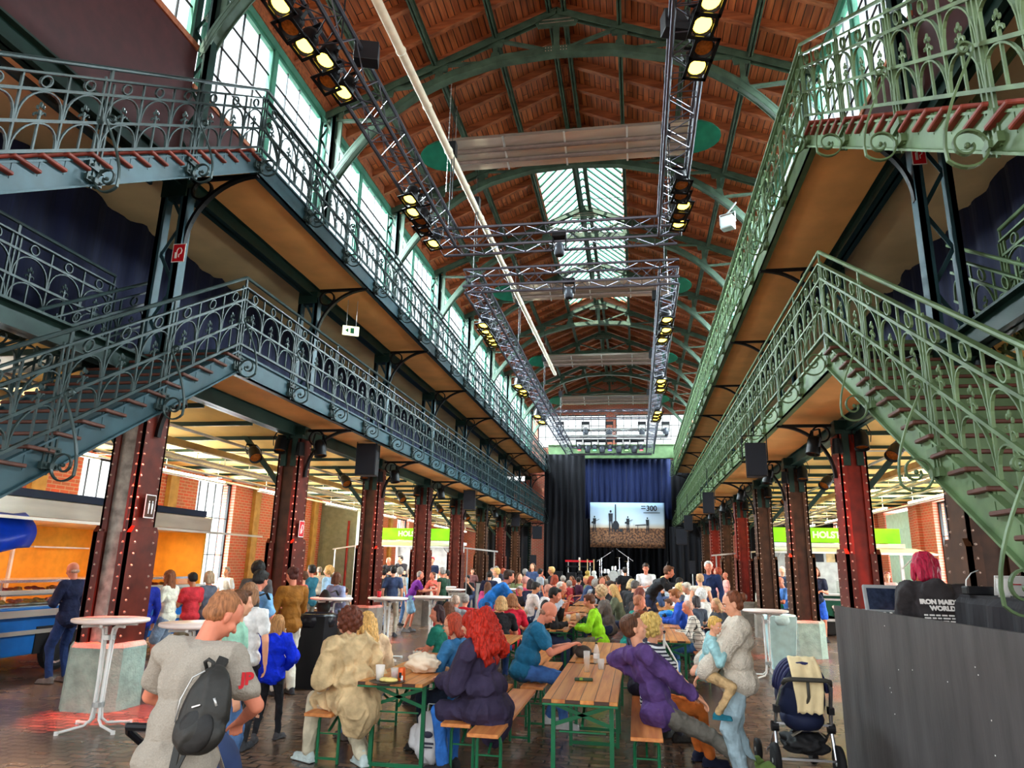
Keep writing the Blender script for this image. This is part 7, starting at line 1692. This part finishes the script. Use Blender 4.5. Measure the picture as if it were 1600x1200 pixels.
# 9 second boy, striped polo and orange trousers
J = pose('sit', .02, hp=.0, hy=-.1, lh=(-.1, .4, .64), rh=(.1, .42, .64), lf=(-.1, .5, .09), rf=(.12, .52, .09))
st = mat('striped_knit', (226, 226, 226), .8, 0, 0); n_ = st.node_tree; tcx = n_.nodes.new('ShaderNodeTexCoord'); wv = n_.nodes.new('ShaderNodeTexWave'); wv.bands_direction = 'Z'; wv.inputs['Scale'].default_value = 9; n_.links.new(tcx.outputs['Object'], wv.inputs[0]); rp = n_.nodes.new('ShaderNodeValToRGB'); rp.color_ramp.interpolation = 'CONSTANT'; rp.color_ramp.elements[0].color = (.02, .025, .05, 1); rp.color_ramp.elements[1].position = .45; rp.color_ramp.elements[1].color = (.8, .82, .85, 1); n_.links.new(wv.outputs['Fac'], rp.inputs[0]); n_.links.new(rp.outputs[0], n_.nodes['Principled BSDF'].inputs['Base Color'])
Hh = 1.66; loc, dz = at_head(J, 1023, 992, 7.45, R_(-72), Hh)
build_person('h9', J, loc, R_(-72), 'blond boy in a striped polo shirt and orange trousers on the right bench', 'curly', (222, 178, 100), 'tee', st, 'long', (214, 116, 50), (30, 36, 60), SKIN, .95, Hh, 2, face=True)
J = pose('sit', .05, hy=-.3, lh=(-.1, .4, .7), rh=(.1, .4, .7))
loc, dz = at_head(J, 1004, 975, 8.3, R_(-60), 1.64); build_person('h10', J, loc, R_(-60), 'auburn-haired person hidden behind the purple hoodie boy', 'short', (130, 62, 32), 'tee', (44, 44, 60), 'long', (50, 50, 60), (40, 40, 40), SKIN, 1, 1.64, 1)
# 11 woman carrying a child
J = pose('stand', -.04, hp=.25, hy=.15, lh=(-.14, .36, .97), rh=(.06, .34, 1.06), le=(-1, -.2, -.7), re=(1, .1, -.5), lf=(-.1, .0, .09), rf=(.12, -.1, .09))
Hh = 1.58; loc, dz = at_head(J, 1144, 956, 6.9, R_(88), Hh)
knit = mat('cream_knit', (214, 204, 188), .95, 0, .06, 30, .8, 70)
build_person('h11', J, loc, R_(88), 'woman in a fluffy cream cardigan and pale jeans standing with a child', 'bun', (112, 62, 38), 'jacket', knit, 'wide', (160, 184, 194), (190, 186, 170), SKIN, 1.08, Hh, 2, face=True, inf=.045, amp=.010)
# 12 the child asleep on her shoulder
Rz = Matrix.Rotation(R_(88), 3, 'Z')
Jc = pose('sit', .22, hp=.1, hy=-.75, side=.22, lh=(-.25, .3, 1.0), rh=(.24, .25, .95), lf=(-.3, .3, .14), rf=(.27, .12, .10), lk=(-.8, .7, .2), rk=(.7, .9, .2), seat=.5)
pos = loc+Rz @ V((-.05, .27, 0))
tc_o = build_person('h12', Jc, (pos.x, pos.y, .55), R_(88+180), 'small blond child in a pale blue top and beige trousers held against the cream cardigan', 'short', (216, 166, 86), 'long', (150, 196, 200), 'long', (196, 164, 118), (30, 110, 130), SKIN, 1.1, 1.05, 2, face=True, name='child')
# 13 sound engineer
J = pose('stand', .2, hp=.3, hy=.3, lh=(-.1, .42, 1.12), rh=(.14, .42, 1.12), le=(-.3, -.3, -1), re=(.3, -.3, -1))
Hh = 1.78; loc, dz = at_head(J, 1443, 888, 6.7, R_(-3), Hh)
loc.z += dz; k = MB(); k.bb((2.45, 6.0, 0), (3.9, 7.0, loc.z)); tag(k.build('riser', DK), 'low black riser the sound engineer stands on behind the barrier', 'platform')
t = build_person('h13', J, loc, R_(-3), 'sound engineer with crimson hair in a charcoal hoodie behind the mixing desk barrier', 'bob', (170, 24, 60), 'hoodie', (52, 48, 50), 'long', (30, 30, 34), (30, 30, 30), SKIN, 1.1, Hh, 2, amp=.012, inf=.03)
S = J['chest']; R = J['R']
for ch in t.children:
    if ch.name.startswith('hoodie'):
        o = obj('back_print', text_mesh('IRON MAIDEN\nWORLD', .048, .002, WSIGN, 0, .003), ch); o.location = S+R @ V((0, -.175, .0)); o.rotation_euler = (PI/2+.25*-1, 0, 0)
        k = MB(); rnd = random.Random(3)
        for r in range(6):
            x = -.14
            while x < .13:
                w = rnd.uniform(.02, .05); k.box(S+R @ V((x+w/2, -.175, -.075-r*.022)), (w, .004, .011), R); x += w+.01
        k.build('small_print', WSIGN, ch)
# backpacks worn by standing people in the queue
for (px, py, Y, rz, sc, lb) in ((400, 950, 8.0, R_(-15), .8, 'black backpack of the man in the light blue shirt'), (512, 940, 13.0, R_(-20), .95, 'black rectangular backpack of the lilac shirt person')):
    p = atY(px, py, Y); k = MB(); k.ell((0, 0, 0), (.16, .08, .24), None, 18, 12); k.ell((0, -.02, -.1), (.16, .09, .14), None, 18, 12)
    t = thing('backpack', lb, 'backpack', (p.x, Y-.14, p.z), rz); t.scale = (sc,)*3; me = remeshed(k, .015, 2, .005, 8, 2); me.materials.clear(); me.materials.append(bagm); obj('bag_body', me, t)
    k = MB(); k.tube([(-.1, .06, .18), (-.13, .16, .22), (-.13, .24, .12)], 0, flat=(.05, .01, (1, 0, 0))); k.tube([(.1, .06, .18), (.13, .16, .22), (.13, .24, .12)], 0, flat=(.05, .01, (1, 0, 0))); part(t, k, 'shoulder_strap', bagm, False)
